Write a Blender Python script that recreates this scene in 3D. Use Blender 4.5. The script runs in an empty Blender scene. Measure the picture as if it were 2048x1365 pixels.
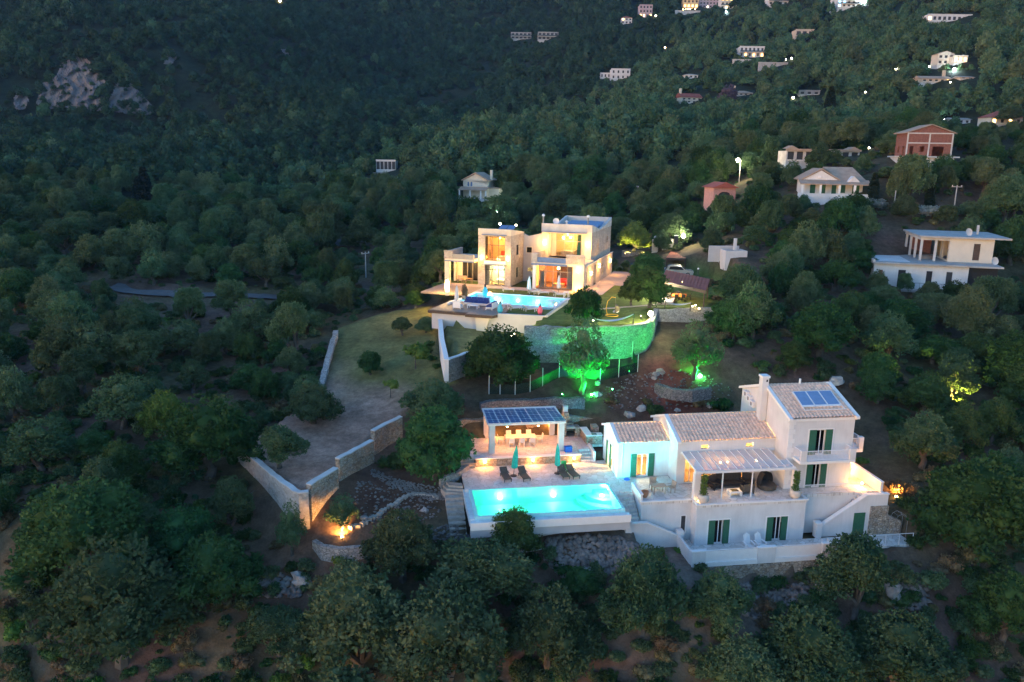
import bpy, math, random
import numpy as np
from mathutils import Matrix, Vector
random.seed(7); RNG = np.random.default_rng(7)
SC = bpy.context.scene; COL = SC.collection
rad = math.radians
# ------------------------------------------------------------------ camera
F_PX, PITCH, ROLL, CAM_Z = 1593.1, 0.227, 0.016, 27.9
cam = bpy.data.cameras.new('camera'); CAM = bpy.data.objects.new('camera', cam); COL.objects.link(CAM)
cam.sensor_width = 36.0; cam.lens = 36.0 * F_PX / 2048.0; cam.clip_start = 0.5; cam.clip_end = 6000.0
_r = Vector((1, 0, 0)); _b = Vector((0, -math.cos(PITCH), math.sin(PITCH))); _u = _b.cross(_r)
_r2 = _r * math.cos(ROLL) + _u * math.sin(ROLL); _u2 = _u * math.cos(ROLL) - _r * math.sin(ROLL)
CAM.matrix_world = Matrix(((_r2.x, _u2.x, _b.x, 0), (_r2.y, _u2.y, _b.y, 0), (_r2.z, _u2.z, _b.z, CAM_Z), (0, 0, 0, 1)))
SC.camera = CAM
# ------------------------------------------------------------------ dusk sky, low soft sun, exposure
SUN_EL, SUN_ROT = rad(3.0), rad(235.0)
W = bpy.data.worlds.new('World'); SC.world = W; W.use_nodes = True
_nt = W.node_tree; _sky = _nt.nodes.new('ShaderNodeTexSky'); _sky.sky_type = 'NISHITA'; _sky.sun_disc = False
_sky.sun_elevation = SUN_EL; _sky.sun_rotation = SUN_ROT; _sky.air_density = 1.0; _sky.dust_density = 0.5; _sky.ozone_density = 3.15
_bg = _nt.nodes['Background']; _bg.inputs[1].default_value = 0.12
_nt.links.new(_sky.outputs[0], _bg.inputs[0])
_sl = bpy.data.lights.new('sun', 'SUN'); _sl.energy = 0.03; _sl.angle = rad(45); _sl.color = (1.0, 0.78, 0.86)
_so = bpy.data.objects.new('sun', _sl); COL.objects.link(_so)
_sd = Vector((math.sin(SUN_ROT) * math.cos(rad(14)), math.cos(SUN_ROT) * math.cos(rad(14)), math.sin(rad(14))))
_so.rotation_euler = _sd.to_track_quat('Z', 'Y').to_euler(); _so['kind'] = 'helper'
SC.view_settings.view_transform = 'Standard'; SC.view_settings.look = 'None'; SC.view_settings.exposure = 3.02; SC.view_settings.gamma = 1.0
SC.render.engine = 'CYCLES'
SC.cycles.use_denoising = True; SC.cycles.adaptive_threshold = .015; SC.cycles.max_bounces = 5; SC.cycles.diffuse_bounces = 2; SC.cycles.glossy_bounces = 2
SC.cycles.transmission_bounces = 4; SC.cycles.transparent_max_bounces = 8; SC.cycles.volume_bounces = 0
SC.cycles.caustics_reflective = False; SC.cycles.caustics_refractive = False; SC.cycles.sample_clamp_indirect = 4.0
HAZE = 0.00010
LIGHT = 1.0      # overall strength of the lamps
# ------------------------------------------------------------------ rays of the photograph
def ray(px, py):
    a, b = px - 1024.0, py - 682.5; c, s = math.cos(ROLL), math.sin(ROLL)
    x = c * a + s * b; y = -s * a + c * b; X = x / F_PX; U = -y / F_PX; cp, sp = math.cos(PITCH), math.sin(PITCH)
    return X, cp + U * sp, -sp + U * cp
def atz(px, py, z):
    v = ray(px, py); t = (z - CAM_Z) / v[2]; return v[0] * t, v[1] * t
def atD(px, py, D):
    v = ray(px, py); return v[0] / v[1] * D, D, v[2] / v[1] * D + CAM_Z
def proj(X, Y, Z):
    cp, sp = math.cos(PITCH), math.sin(PITCH); dz = Z - CAM_Z; D = Y * cp - dz * sp; U = Y * sp + dz * cp
    x = F_PX * X / D; y = -F_PX * U / D; c, s = math.cos(ROLL), math.sin(ROLL)
    return 1024 + c * x - s * y, 682.5 + s * x + c * y
class Frame:
    def __init__(s, x, y, z, yaw): s.x, s.y, s.z, s.yaw = x, y, z, yaw; s.c, s.s = math.cos(yaw), math.sin(yaw)
    def w(s, u, v, z=0.0): return (s.x + s.c * u - s.s * v, s.y + s.s * u + s.c * v, s.z + z)
    def loc(s, X, Y): dx, dy = X - s.x, Y - s.y; return s.c * dx + s.s * dy, -s.s * dx + s.c * dy
V1 = Frame(15.0, 65.73, 0.0, 0.1562); V2 = Frame(-5.06, 114.52, 9.78, -0.31); ZB = 9.78
# ------------------------------------------------------------------ mesh helpers
class MB:
    def __init__(s): s.v = []; s.f = []
    def add(s, v, f):
        n = len(s.v); s.v += [tuple(p) for p in v]; s.f += [tuple(i + n for i in q) for q in f]; return s
    def box(s, x0, x1, y0, y1, z0, z1):
        return s.add([(x0, y0, z0), (x1, y0, z0), (x1, y1, z0), (x0, y1, z0), (x0, y0, z1), (x1, y0, z1), (x1, y1, z1), (x0, y1, z1)],
                     [(0, 3, 2, 1), (4, 5, 6, 7), (0, 1, 5, 4), (1, 2, 6, 5), (2, 3, 7, 6), (3, 0, 4, 7)])
    def extr(s, pts, vec):
        n = len(pts); q = [(p[0] + vec[0], p[1] + vec[1], p[2] + vec[2]) for p in pts]
        return s.add(list(pts) + q, [tuple(range(n - 1, -1, -1)), tuple(range(n, 2 * n))] + [(i, (i + 1) % n, n + (i + 1) % n, n + i) for i in range(n)])
    def prism(s, pts, z0, z1): return s.extr([(p[0], p[1], z0) for p in pts], (0, 0, z1 - z0))
    def poly(s, pts): return s.add(pts, [tuple(range(len(pts)))])
    def tube(s, path, radii, n=6, cap=True):
        path = [Vector(p) for p in path]; vs = []; m = len(path)
        if not hasattr(radii, '__len__'): radii = [radii] * m
        for i, p in enumerate(path):
            d = (path[min(i + 1, m - 1)] - path[max(i - 1, 0)]).normalized(); a = Vector((0, 0, 1)) if abs(d.z) < .9 else Vector((1, 0, 0))
            e1 = d.cross(a).normalized(); e2 = d.cross(e1)
            for k in range(n):
                t = 2 * math.pi * k / n; vs.append(p + (e1 * math.cos(t) + e2 * math.sin(t)) * radii[i])
        fs = [(i * n + k, i * n + (k + 1) % n, (i + 1) * n + (k + 1) % n, (i + 1) * n + k) for i in range(m - 1) for k in range(n)]
        if cap: fs += [tuple(range(n)), tuple(range((m - 1) * n, m * n))]
        return s.add(vs, fs)
    def lathe(s, prof, c=(0, 0, 0), n=12):
        vs = [(c[0] + r * math.cos(2 * math.pi * k / n), c[1] + r * math.sin(2 * math.pi * k / n), c[2] + z) for r, z in prof for k in range(n)]
        m = len(prof)
        fs = [(i * n + k, i * n + (k + 1) % n, (i + 1) * n + (k + 1) % n, (i + 1) * n + k) for i in range(m - 1) for k in range(n)]
        return s.add(vs, fs + [tuple(range(n - 1, -1, -1)), tuple(range((m - 1) * n, m * n))])
    def mesh(s, name): 
        me = bpy.data.meshes.new(name); me.from_pydata(s.v, [], s.f); me.update(); return me
    def build(s, name, m, parent=None, loc=None, rz=None, kind=None, smooth=False):
        me = s.mesh(name); me.materials.append(M[m] if isinstance(m, str) else m)
        if smooth: me.polygons.foreach_set('use_smooth', [True] * len(me.polygons))
        return link(name, me, parent, loc, rz, kind)
def link(name, me, parent=None, loc=None, rz=None, kind=None):
    o = bpy.data.objects.new(name, me); COL.objects.link(o)
    if parent is not None: o.parent = parent
    if loc is not None: o.location = loc
    if rz is not None: o.rotation_euler = (0, 0, rz)
    if kind: o['kind'] = kind
    return o
def tag(o, label=None, cat=None, group=None, kind=None):
    if label: o['label'] = label
    if cat: o['category'] = cat
    if group: o['group'] = group
    if kind: o['kind'] = kind
    return o
def thing(name, label, cat, loc=(0, 0, 0), rz=0.0, group=None, scale=1.0):
    o = bpy.data.objects.new(name, None); COL.objects.link(o); o.empty_display_size = .3
    o.location = loc; o.rotation_euler = (0, 0, rz); o.scale = (scale,) * 3 if not hasattr(scale, '__len__') else scale
    return tag(o, label, cat, group)
def copy_tree(o, parent=None, loc=None, rz=None, label=None, group=None, scale=None):
    c = o.copy(); COL.objects.link(c); c.parent = parent
    if loc is not None: c.location = loc
    if rz is not None: c.rotation_euler = (0, 0, rz)
    if scale is not None: c.scale = (scale,) * 3
    if label: c['label'] = label
    if group: c['group'] = group
    for ch in o.children: copy_tree(ch, c)
    return c
def lamp(parent, kind, loc, power, color, size=.08, spot=None, aim=None, name='lamp_light'):
    l = bpy.data.lights.new(name, kind); l.energy = power * LIGHT; l.color = color
    if kind in ('POINT', 'SPOT'): l.shadow_soft_size = size
    if kind == 'SPOT': l.spot_size = rad(spot); l.spot_blend = .6
    o = bpy.data.objects.new(name, l); COL.objects.link(o); o.parent = parent; o.location = loc
    if aim is not None: o.rotation_euler = (-Vector(aim)).to_track_quat('Z', 'Y').to_euler()
    return o
# ------------------------------------------------------------------ materials
M = {}
def _new(name):
    m = bpy.data.materials.new(name); m.use_nodes = True; M[name] = m; nt = m.node_tree; return m, nt, nt.nodes['Principled BSDF']
def _n(nt, t, **k):
    n = nt.nodes.new(t)
    for a, b in k.items():
        if a in n.inputs.keys() if hasattr(n.inputs, 'keys') else False: n.inputs[a].default_value = b
        else: setattr(n, a, b)
    return n
def _mul(c, k): return (c[0] * k, c[1] * k, c[2] * k, 1.0)
def pm(name, col, rough=.85, var=.15, scale=3.0, bump=0.0, bscale=20.0, metal=0.0, emit=None, spec=.3, rnd=0.0):
    m, nt, b = _new(name); L = nt.links
    b.inputs['Roughness'].default_value = rough; b.inputs['Metallic'].default_value = metal; b.inputs['Specular IOR Level'].default_value = spec
    tc = nt.nodes.new('ShaderNodeTexCoord')
    nz = _n(nt, 'ShaderNodeTexNoise'); nz.inputs['Scale'].default_value = scale; nz.inputs['Detail'].default_value = 5; L.new(tc.outputs['Object'], nz.inputs['Vector'])
    r = nt.nodes.new('ShaderNodeValToRGB'); r.color_ramp.elements[0].position = .3; r.color_ramp.elements[1].position = .7
    r.color_ramp.elements[0].color = _mul(col, 1 - var); r.color_ramp.elements[1].color = _mul(col, 1 + var); L.new(nz.outputs[0], r.inputs[0])
    out = r.outputs[0]
    if rnd:
        oi = nt.nodes.new('ShaderNodeObjectInfo'); h = nt.nodes.new('ShaderNodeHueSaturation'); mr = nt.nodes.new('ShaderNodeMapRange')
        mr.inputs[3].default_value = 1 - rnd; mr.inputs[4].default_value = 1 + rnd; L.new(oi.outputs['Random'], mr.inputs[0]); L.new(mr.outputs[0], h.inputs['Value'])
        L.new(out, h.inputs['Color']); out = h.outputs[0]
    L.new(out, b.inputs['Base Color'])
    if bump:
        n2 = _n(nt, 'ShaderNodeTexNoise'); n2.inputs['Scale'].default_value = bscale; n2.inputs['Detail'].default_value = 4; L.new(tc.outputs['Object'], n2.inputs['Vector'])
        bp = nt.nodes.new('ShaderNodeBump'); bp.inputs['Strength'].default_value = bump; bp.inputs['Distance'].default_value = .05; L.new(n2.outputs[0], bp.inputs['Height']); L.new(bp.outputs[0], b.inputs['Normal'])
    if emit: b.inputs['Emission Color'].default_value = (*emit[0], 1); b.inputs['Emission Strength'].default_value = emit[1]
    return m
def stone(name, cols, scale=3.0, mortar=(.25, .22, .19), width=.06, bump=.8, flat=False, rough=.9):
    m, nt, b = _new(name); L = nt.links; b.inputs['Roughness'].default_value = rough; b.inputs['Specular IOR Level'].default_value = .2
    tc = nt.nodes.new('ShaderNodeTexCoord'); mp = nt.nodes.new('ShaderNodeMapping'); L.new(tc.outputs['Object'], mp.inputs[0])
    mp.inputs['Scale'].default_value = (1, 1, .05) if flat else (1, 1, 1.5)
    nz = nt.nodes.new('ShaderNodeTexNoise'); nz.inputs['Scale'].default_value = 2.0; L.new(mp.outputs[0], nz.inputs[0])
    mx = nt.nodes.new('ShaderNodeMixRGB'); mx.blend_type = 'ADD'; mx.inputs[0].default_value = .25; L.new(mp.outputs[0], mx.inputs[1]); L.new(nz.outputs[1], mx.inputs[2])
    v = nt.nodes.new('ShaderNodeTexVoronoi'); v.inputs['Scale'].default_value = scale; L.new(mx.outputs[0], v.inputs['Vector'])
    e = nt.nodes.new('ShaderNodeTexVoronoi'); e.feature = 'DISTANCE_TO_EDGE'; e.inputs['Scale'].default_value = scale; L.new(mx.outputs[0], e.inputs['Vector'])
    sp = nt.nodes.new('ShaderNodeSeparateColor'); L.new(v.outputs['Color'], sp.inputs[0])
    r = nt.nodes.new('ShaderNodeValToRGB'); r.color_ramp.interpolation = 'LINEAR'
    el = r.color_ramp.elements
    while len(el) < len(cols): el.new(.5)
    for i, c in enumerate(cols): el[i].position = i / (len(cols) - 1); el[i].color = (*c, 1)
    L.new(sp.outputs[0], r.inputs[0])
    mr = nt.nodes.new('ShaderNodeMapRange'); mr.inputs[1].default_value = 0; mr.inputs[2].default_value = width; L.new(e.outputs[0], mr.inputs[0])
    m2 = nt.nodes.new('ShaderNodeMixRGB'); m2.inputs[1].default_value = (*mortar, 1); L.new(mr.outputs[0], m2.inputs[0]); L.new(r.outputs[0], m2.inputs[2])
    n3 = nt.nodes.new('ShaderNodeTexNoise'); n3.inputs['Scale'].default_value = .7; n3.inputs['Detail'].default_value = 6; L.new(tc.outputs['Object'], n3.inputs[0])
    m3 = nt.nodes.new('ShaderNodeMixRGB'); m3.blend_type = 'OVERLAY'; m3.inputs[0].default_value = .35; L.new(m2.outputs[0], m3.inputs[1]); L.new(n3.outputs[0], m3.inputs[2])
    L.new(m3.outputs[0], b.inputs['Base Color'])
    bp = nt.nodes.new('ShaderNodeBump'); bp.inputs['Strength'].default_value = bump; bp.inputs['Distance'].default_value = .06; L.new(mr.outputs[0], bp.inputs['Height']); L.new(bp.outputs[0], b.inputs['Normal'])
    return m
def leaf(name, c0, c1, trans=.25):
    m, nt, b = _new(name); L = nt.links; b.inputs['Roughness'].default_value = .8; b.inputs['Specular IOR Level'].default_value = .04
    oi = nt.nodes.new('ShaderNodeObjectInfo'); tc = nt.nodes.new('ShaderNodeTexCoord')
    nz = nt.nodes.new('ShaderNodeTexNoise'); nz.inputs['Scale'].default_value = 2.2; nz.inputs['Detail'].default_value = 3; L.new(tc.outputs['Object'], nz.inputs[0])
    mr = nt.nodes.new('ShaderNodeMapRange'); mr.inputs[1].default_value = .3; mr.inputs[2].default_value = .7; L.new(nz.outputs[0], mr.inputs[0])
    mx = nt.nodes.new('ShaderNodeMixRGB'); mx.inputs[1].default_value = (*c0, 1); mx.inputs[2].default_value = (*c1, 1); L.new(mr.outputs[0], mx.inputs[0])
    h = nt.nodes.new('ShaderNodeHueSaturation'); a = nt.nodes.new('ShaderNodeMapRange'); a.inputs[3].default_value = .72; a.inputs[4].default_value = 1.3; L.new(oi.outputs['Random'], a.inputs[0]); L.new(a.outputs[0], h.inputs['Value'])
    wn = nt.nodes.new('ShaderNodeTexWhiteNoise'); wn.noise_dimensions = '1D'; L.new(oi.outputs['Random'], wn.inputs['W'])
    a2 = nt.nodes.new('ShaderNodeMapRange'); a2.inputs[3].default_value = .455; a2.inputs[4].default_value = .535; L.new(wn.outputs[0], a2.inputs[0]); L.new(a2.outputs[0], h.inputs['Hue'])
    L.new(mx.outputs[0], h.inputs['Color']); L.new(h.outputs[0], b.inputs['Base Color'])
    if trans:
        t = nt.nodes.new('ShaderNodeBsdfTranslucent'); L.new(h.outputs[0], t.inputs[0]); ms = nt.nodes.new('ShaderNodeMixShader'); ms.inputs[0].default_value = trans
        o = nt.nodes['Material Output']; L.new(b.outputs[0], ms.inputs[1]); L.new(t.outputs[0], ms.inputs[2]); L.new(ms.outputs[0], o.inputs[0])
    return m
def glass(name, tint=(.05, .06, .07), clear=.6, rough=.05):
    m, nt, b = _new(name); L = nt.links
    tr = nt.nodes.new('ShaderNodeBsdfTransparent'); tr.inputs[0].default_value = (clear, clear, clear, 1) if not hasattr(clear, '__len__') else (*clear, 1)
    gl = nt.nodes.new('ShaderNodeBsdfGlossy'); gl.inputs['Roughness'].default_value = rough
    fr = nt.nodes.new('ShaderNodeFresnel'); fr.inputs[0].default_value = 1.45; ms = nt.nodes.new('ShaderNodeMixShader')
    L.new(fr.outputs[0], ms.inputs[0]); L.new(tr.outputs[0], ms.inputs[1]); L.new(gl.outputs[0], ms.inputs[2]); L.new(ms.outputs[0], nt.nodes['Material Output'].inputs[0])
    return m
def water(name, tint):
    m = glass(name, clear=tint, rough=.03); nt = m.node_tree
    nz = nt.nodes.new('ShaderNodeTexNoise'); nz.inputs['Scale'].default_value = 2.5; tc = nt.nodes.new('ShaderNodeTexCoord'); nt.links.new(tc.outputs['Object'], nz.inputs[0])
    bp = nt.nodes.new('ShaderNodeBump'); bp.inputs['Strength'].default_value = .15; nt.links.new(nz.outputs[0], bp.inputs['Height'])
    for n in nt.nodes:
        if n.type == 'BSDF_GLOSSY': nt.links.new(bp.outputs[0], n.inputs['Normal'])
    return m
def glow(name, col, strength): return pm(name, col, emit=(col, strength), var=0)
pm('white_wall', (.70, .69, .69), var=.09, scale=.7, bump=.15, bscale=30)
_wn = M['white_wall'].node_tree; _wb = _wn.nodes['Principled BSDF']; _wl = _wb.inputs['Base Color'].links[0].from_socket; _wm = _wn.nodes.new('ShaderNodeMapping'); _wm.inputs['Scale'].default_value = (3.5, 3.5, .35); _wt = _wn.nodes.new('ShaderNodeTexNoise'); _wt.inputs['Scale'].default_value = 1.6; _wt.inputs['Detail'].default_value = 6
_wc = [n for n in _wn.nodes if n.type == 'TEX_COORD'][0]; _wn.links.new(_wc.outputs['Object'], _wm.inputs[0]); _wn.links.new(_wm.outputs[0], _wt.inputs['Vector']); _wr = _wn.nodes.new('ShaderNodeMapRange'); _wr.inputs[1].default_value = .42; _wr.inputs[2].default_value = .68; _wr.inputs[3].default_value = 1.0; _wr.inputs[4].default_value = .955; _wn.links.new(_wt.outputs[0], _wr.inputs[0])
_wx = _wn.nodes.new('ShaderNodeMixRGB'); _wx.blend_type = 'MULTIPLY'; _wx.inputs[0].default_value = 1; _wn.links.new(_wl, _wx.inputs[1]); _wn.links.new(_wr.outputs[0], _wx.inputs[2]); _wn.links.new(_wx.outputs[0], _wb.inputs['Base Color'])
pm('white_trim', (.82, .81, .80), var=.03)
pm('cream_wall', (.66, .60, .50), var=.06, scale=1.0, bump=.1)
pm('grey_wall', (.52, .51, .52), var=.06, scale=.8, bump=.1)
pm('mid_grey', (.30, .30, .32), var=.1, scale=.8)
pm('metal_white', (.8, .8, .82), rough=.4, var=.02)
pm('green_shutter', (.035, .13, .075), rough=.5, var=.15, scale=8)
pm('dark_frame', (.05, .05, .055), rough=.5, var=.1)
pm('grey_frame', (.28, .28, .28), rough=.5, var=.05)
pm('blue_frame', (.12, .2, .36), rough=.5, var=.1)
pm('black', (.012, .012, .014), rough=.6, var=.2)
pm('charcoal', (.03, .03, .033), rough=.8, var=.25, scale=9)
pm('rattan', (.10, .085, .07), rough=.8, var=.3, scale=14)
pm('wood', (.28, .17, .1), rough=.6, var=.25, scale=6)
pm('deck_wood', (.30, .23, .19), rough=.7, var=.2, scale=4)
pm('dark_wood', (.09, .06, .045), rough=.7, var=.3, scale=6)
pm('bark', (.11, .095, .08), rough=.95, var=.4, scale=5, bump=.6, bscale=9)
pm('roof_tile', (.92, .62, .46), var=.22, scale=2.6, bump=.2, rnd=.06)
pm('roof_red', (.30, .09, .065), var=.2, scale=1.5)
pm('roof_maroon', (.42, .11, .075), var=.12, scale=1.0)
pm('roof_pale', (.42, .31, .23), var=.15, scale=1.0)
pm('brick', (.24, .105, .08), var=.2, scale=3.0, bump=.3)
pm('concrete', (.40, .39, .38), var=.2, scale=.9, bump=.3)
pm('pale_concrete', (.55, .54, .53), var=.15, scale=.8)
pm('pink_wall', (.62, .33, .28), var=.1); pm('yellow_wall', (.62, .5, .3), var=.1); pm('beige_wall', (.58, .48, .38), var=.1); pm('lilac_wall', (.5, .38, .42), var=.08)
pm('solar', (.10, .17, .34), rough=.3, var=.2, scale=5, spec=.8)
pm('solar_pale', (.16, .27, .46), rough=.25, var=.08, scale=2, spec=.8)
pm('teal_cloth', (.03, .38, .34), rough=.8, var=.2, scale=6)
pm('white_cloth', (.75, .74, .73), rough=.9, var=.06, scale=5)
pm('navy_cloth', (.03, .06, .22), rough=.9, var=.3, scale=5)
pm('blue_plastic', (.02, .12, .6), rough=.4, var=.1); pm('cyan_paint', (.05, .42, .6), rough=.4, var=.1); pm('pink_paint', (.7, .12, .2), rough=.4, var=.1)
pm('yellow_paint', (.65, .4, .04), rough=.4, var=.1); pm('orange_cloth', (.8, .25, .06), rough=.8, var=.1); pm('red_cloth', (.5, .03, .02), rough=.8, var=.2)
pm('green_plastic', (.05, .5, .12), rough=.4, var=.1); pm('beige_wicker', (.42, .33, .25), rough=.8, var=.2, scale=12)
pm('terracotta', (.55, .24, .13), rough=.8, var=.15); pm('ceramic', (.6, .54, .47), rough=.6, var=.12, scale=2)
pm('room_wall', (.72, .6, .42), var=.05); pm('room_orange', (.75, .42, .2), var=.1)
pm('car_silver', (.5, .52, .55), rough=.25, var=.02, metal=.5); pm('car_dark', (.03, .05, .1), rough=.2, var=.05)
pm('asphalt', (.10, .10, .105), var=.15, scale=1.0); pm('paving_pink', (.45, .38, .36), var=.1, scale=.8); pm('gravel', (.30, .30, .31), var=.35, scale=6, bump=.6, bscale=12)
pm('rock', (.36, .335, .31), var=.4, scale=1.6, bump=.8, bscale=4, rnd=.3)
pm('cliff_rock', (.15, .135, .138), var=.1, scale=.12, bump=.9, bscale=.6)
_cm = M['cliff_rock'].node_tree; _mp = _cm.nodes.new('ShaderNodeMapping'); _mp.inputs['Scale'].default_value = (1, 1, .22); _tcn = [n for n in _cm.nodes if n.type == 'TEX_COORD'][0]; _cm.links.new(_tcn.outputs['Object'], _mp.inputs[0])
for _q in _cm.nodes:
    if _q.type == 'TEX_NOISE': _cm.links.new(_mp.outputs[0], _q.inputs['Vector'])
for _q in _cm.nodes:
    if _q.type == 'VALTORGB': _e = _q.color_ramp.elements.new(.5); _e.color = (.15, .132, .13, 1); _e = _q.color_ramp.elements.new(.62); _e.color = (.19, .162, .14, 1)
pm('soil', (.13, .085, .065), var=.35, scale=1.2, bump=.7, bscale=6)
pm('lawn', (.085, .115, .035), var=.35, scale=.5, bump=.4, bscale=12)
pm('white_tile', (.7, .74, .76), rough=.35, var=.12, scale=2)
pm('pool_tile', (.42, .80, .80), rough=.4, var=.06, scale=4); pm('pool_tile2', (.36, .72, .84), rough=.4, var=.06, scale=4)
pm('step_stone', (.42, .37, .32), var=.2, scale=3)
stone('stone_warm', [(.30, .23, .17), (.46, .37, .28), (.36, .33, .30), (.52, .45, .36)], scale=3.4, mortar=(.16, .13, .10), width=.08)
stone('stone_grey', [(.30, .29, .28), (.44, .42, .39), (.36, .35, .35), (.52, .5, .46)], scale=3.2, mortar=(.17, .16, .15), width=.08)
stone('stone_dark', [(.14, .14, .15), (.24, .23, .23), (.19, .19, .2), (.29, .28, .27)], scale=4.2, mortar=(.05, .05, .05), width=.1)
stone('stone_clad', [(.36, .32, .28), (.48, .43, .38), (.42, .39, .37), (.54, .49, .44)], scale=3.0, mortar=(.33, .30, .27), width=.05, bump=.5)
stone('paving', [(.62, .58, .53), (.76, .73, .70), (.66, .61, .57), (.8, .78, .76)], scale=1.9, mortar=(.46, .42, .39), width=.05, bump=.3, flat=True, rough=.7)
leaf('leaf_olive', (.046, .098, .044), (.135, .20, .102)); leaf('leaf_dark', (.026, .072, .026), (.068, .13, .046)); leaf('leaf_bright', (.08, .16, .035), (.14, .22, .06))
leaf('leaf_far', (.032, .080, .040), (.080, .148, .072), trans=0); leaf('leaf_maquis', (.020, .050, .026), (.040, .078, .042), trans=0); leaf('leaf_cypress', (.014, .03, .018), (.03, .05, .028), trans=0); leaf('leaf_purple', (.07, .05, .075), (.1, .08, .1), trans=0); leaf('leaf_bloom', (.10, .15, .10), (.5, .5, .48)); leaf('leaf_dry', (.14, .12, .065), (.22, .19, .10))
_m, _nt3, _b3 = _new('mesh_net'); _b3.inputs['Base Color'].default_value = (.01, .03, .02, 1); _tr3 = _nt3.nodes.new('ShaderNodeBsdfTransparent'); _ms3 = _nt3.nodes.new('ShaderNodeMixShader'); _ms3.inputs[0].default_value = .7; _nt3.links.new(_tr3.outputs[0], _ms3.inputs[1]); _nt3.links.new(_b3.outputs[0], _ms3.inputs[2]); _nt3.links.new(_ms3.outputs[0], _nt3.nodes['Material Output'].inputs[0])
pm('rubble_rock', (.20, .175, .16), var=.45, scale=.9, bump=.5)
glass('window_glass', clear=.75); glass('dark_glass', clear=.25); _m, _nt2, _b2 = _new('roof_glass'); _b2.inputs['Base Color'].default_value = (.72, .74, .78, 1); _b2.inputs['Roughness'].default_value = .3; _tr = _nt2.nodes.new('ShaderNodeBsdfTransparent'); _ms = _nt2.nodes.new('ShaderNodeMixShader'); _ms.inputs[0].default_value = .45; _nt2.links.new(_tr.outputs[0], _ms.inputs[1]); _nt2.links.new(_b2.outputs[0], _ms.inputs[2]); _nt2.links.new(_ms.outputs[0], _nt2.nodes['Material Output'].inputs[0])
glass('frost_rail', clear=.55, rough=.2)
water('pool_water', (.80, .98, .95)); water('pool_water2', (.78, .95, .97))
WARM = (1.0, .46, .11); WARM2 = (1.0, .6, .22); AMBER = (1.0, .34, .06)
glow('bulb_warm', (1, .62, .22), 8); glow('bulb_white', (1, .88, .60), 8); glow('bulb_green', (.05, 1, .18), 40); glow('bulb_cool', (.75, .95, 1), 40); glow('win_warm', (1, .6, .2), 1.1); glow('win_orange', (1, .42, .12), 1.1); glow('win_blue', (.3, .65, 1), .8); glow('bulb_pool', (.6, 1, .95), 6)
# ------------------------------------------------------------------ terrain
def tps(ctrl, lam=.002):
    C = np.array(ctrl, float); P = np.c_[C[:, 0] / C[:, 1], np.log(C[:, 1])]; z = C[:, 2]; n = len(C)
    def U(r2): return np.where(r2 > 1e-12, .5 * r2 * np.log(np.maximum(r2, 1e-12)), 0)
    K = U(((P[:, None] - P[None]) ** 2).sum(-1)) + lam * np.eye(n); Q = np.c_[np.ones(n), P]
    A = np.zeros((n + 3, n + 3)); A[:n, :n] = K; A[:n, n:] = Q; A[n:, :n] = Q.T; s = np.linalg.solve(A, np.r_[z, 0, 0, 0])
    def ev(X, Y):
        X = np.asarray(X, float); Y = np.maximum(np.asarray(Y, float), 5.0); sh = X.shape; q = np.c_[(X / Y).ravel(), np.log(Y).ravel()]
        out = np.empty(len(q))
        for i in range(0, len(q), 20000):
            qq = q[i:i + 20000]; out[i:i + 20000] = U(((qq[:, None] - P[None]) ** 2).sum(-1)) @ s[:n] + s[n] + qq @ s[n + 1:]
        return out.reshape(sh)
    return ev
def PZ(px, py, z): x, y = atz(px, py, z); return (x, y, z)
PD = atD
_c = [V1.w(*p) for p in [(-12, -6, -3.2), (-6, -7, -3.4), (-19, -5, -3), (-21, -2, -2), (-21.5, 2, -1.0), (-21.5, 6, .0), (-21, 11, 1.6), (-12, 13.6, 2.9), (-5, 13.6, 2.9), (2, 12, 2.0), (10, 12, 2.2), (17, 10, 1.6), (20, 2, -.3), (20, -3, -1.6), (17.5, -8.5, -4.6), (10, -9, -5.2), (2, -9, -5.0), (-3, -8.5, -4.2), (5, 3, -3)]]
_c += [PZ(*p) for p in [(1024, 1365, -10), (300, 1365, -9), (1700, 1365, -10), (2040, 1365, -10), (2040, 1150, -5.5), (1500, 1230, -7.5), (1100, 1180, -5.5), (700, 1180, -5), (400, 1150, -4), (100, 1150, -3.5), (550, 1080, -3), (690, 1095, -3.0), (300, 1000, -1), (50, 950, 0), (420, 960, -.8), (500, 1010, -1.6), (800, 1000, -1.0), (850, 1060, -2.4), (790, 950, -.2),
  (600, 950, .9), (750, 850, 1.7), (650, 800, 2.4), (760, 740, 4.4), (700, 690, 4.8), (840, 680, 6.0), (800, 640, 6.4), (560, 800, 2.0), (450, 800, 1.6), (300, 800, 2.3), (100, 800, 2.3), (500, 700, 4.0), (250, 700, 4.4), (50, 700, 4.4), (600, 600, 6.0), (300, 590, 6.2), (100, 560, 6.8), (400, 480, 9.5), (100, 470, 10), (700, 560, 7.0), (700, 480, 10), (850, 560, 8.3), (830, 620, 7.6),
  (893, 742, 6.2), (950, 745, 5.4), (1000, 770, 4.6), (1050, 785, 4.2), (1240, 790, 4.1), (1200, 740, 5.7), (1260, 722, 6.2), (1320, 730, 6.2), (1400, 760, 5.0), (1350, 690, 7.4), (1420, 680, 7.6), (900, 800, 3.0), (1500, 700, 7.0), (1650, 720, 6.0), (1800, 760, 4.4), (2000, 760, 4.2), (1900, 900, 1.0), (2040, 950, -.5), (1800, 850, 1.6), (1800, 985, -.8)]]
_c += [V2.w(*p) for p in [(0, 0, 0), (15, 0, 0), (8, 15, .1), (15, 22, .4), (20, 10, 0), (25, 0, 0), (30, 0, 0), (-8, 0, -1.2), (-8, 15, .2)]]
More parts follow.
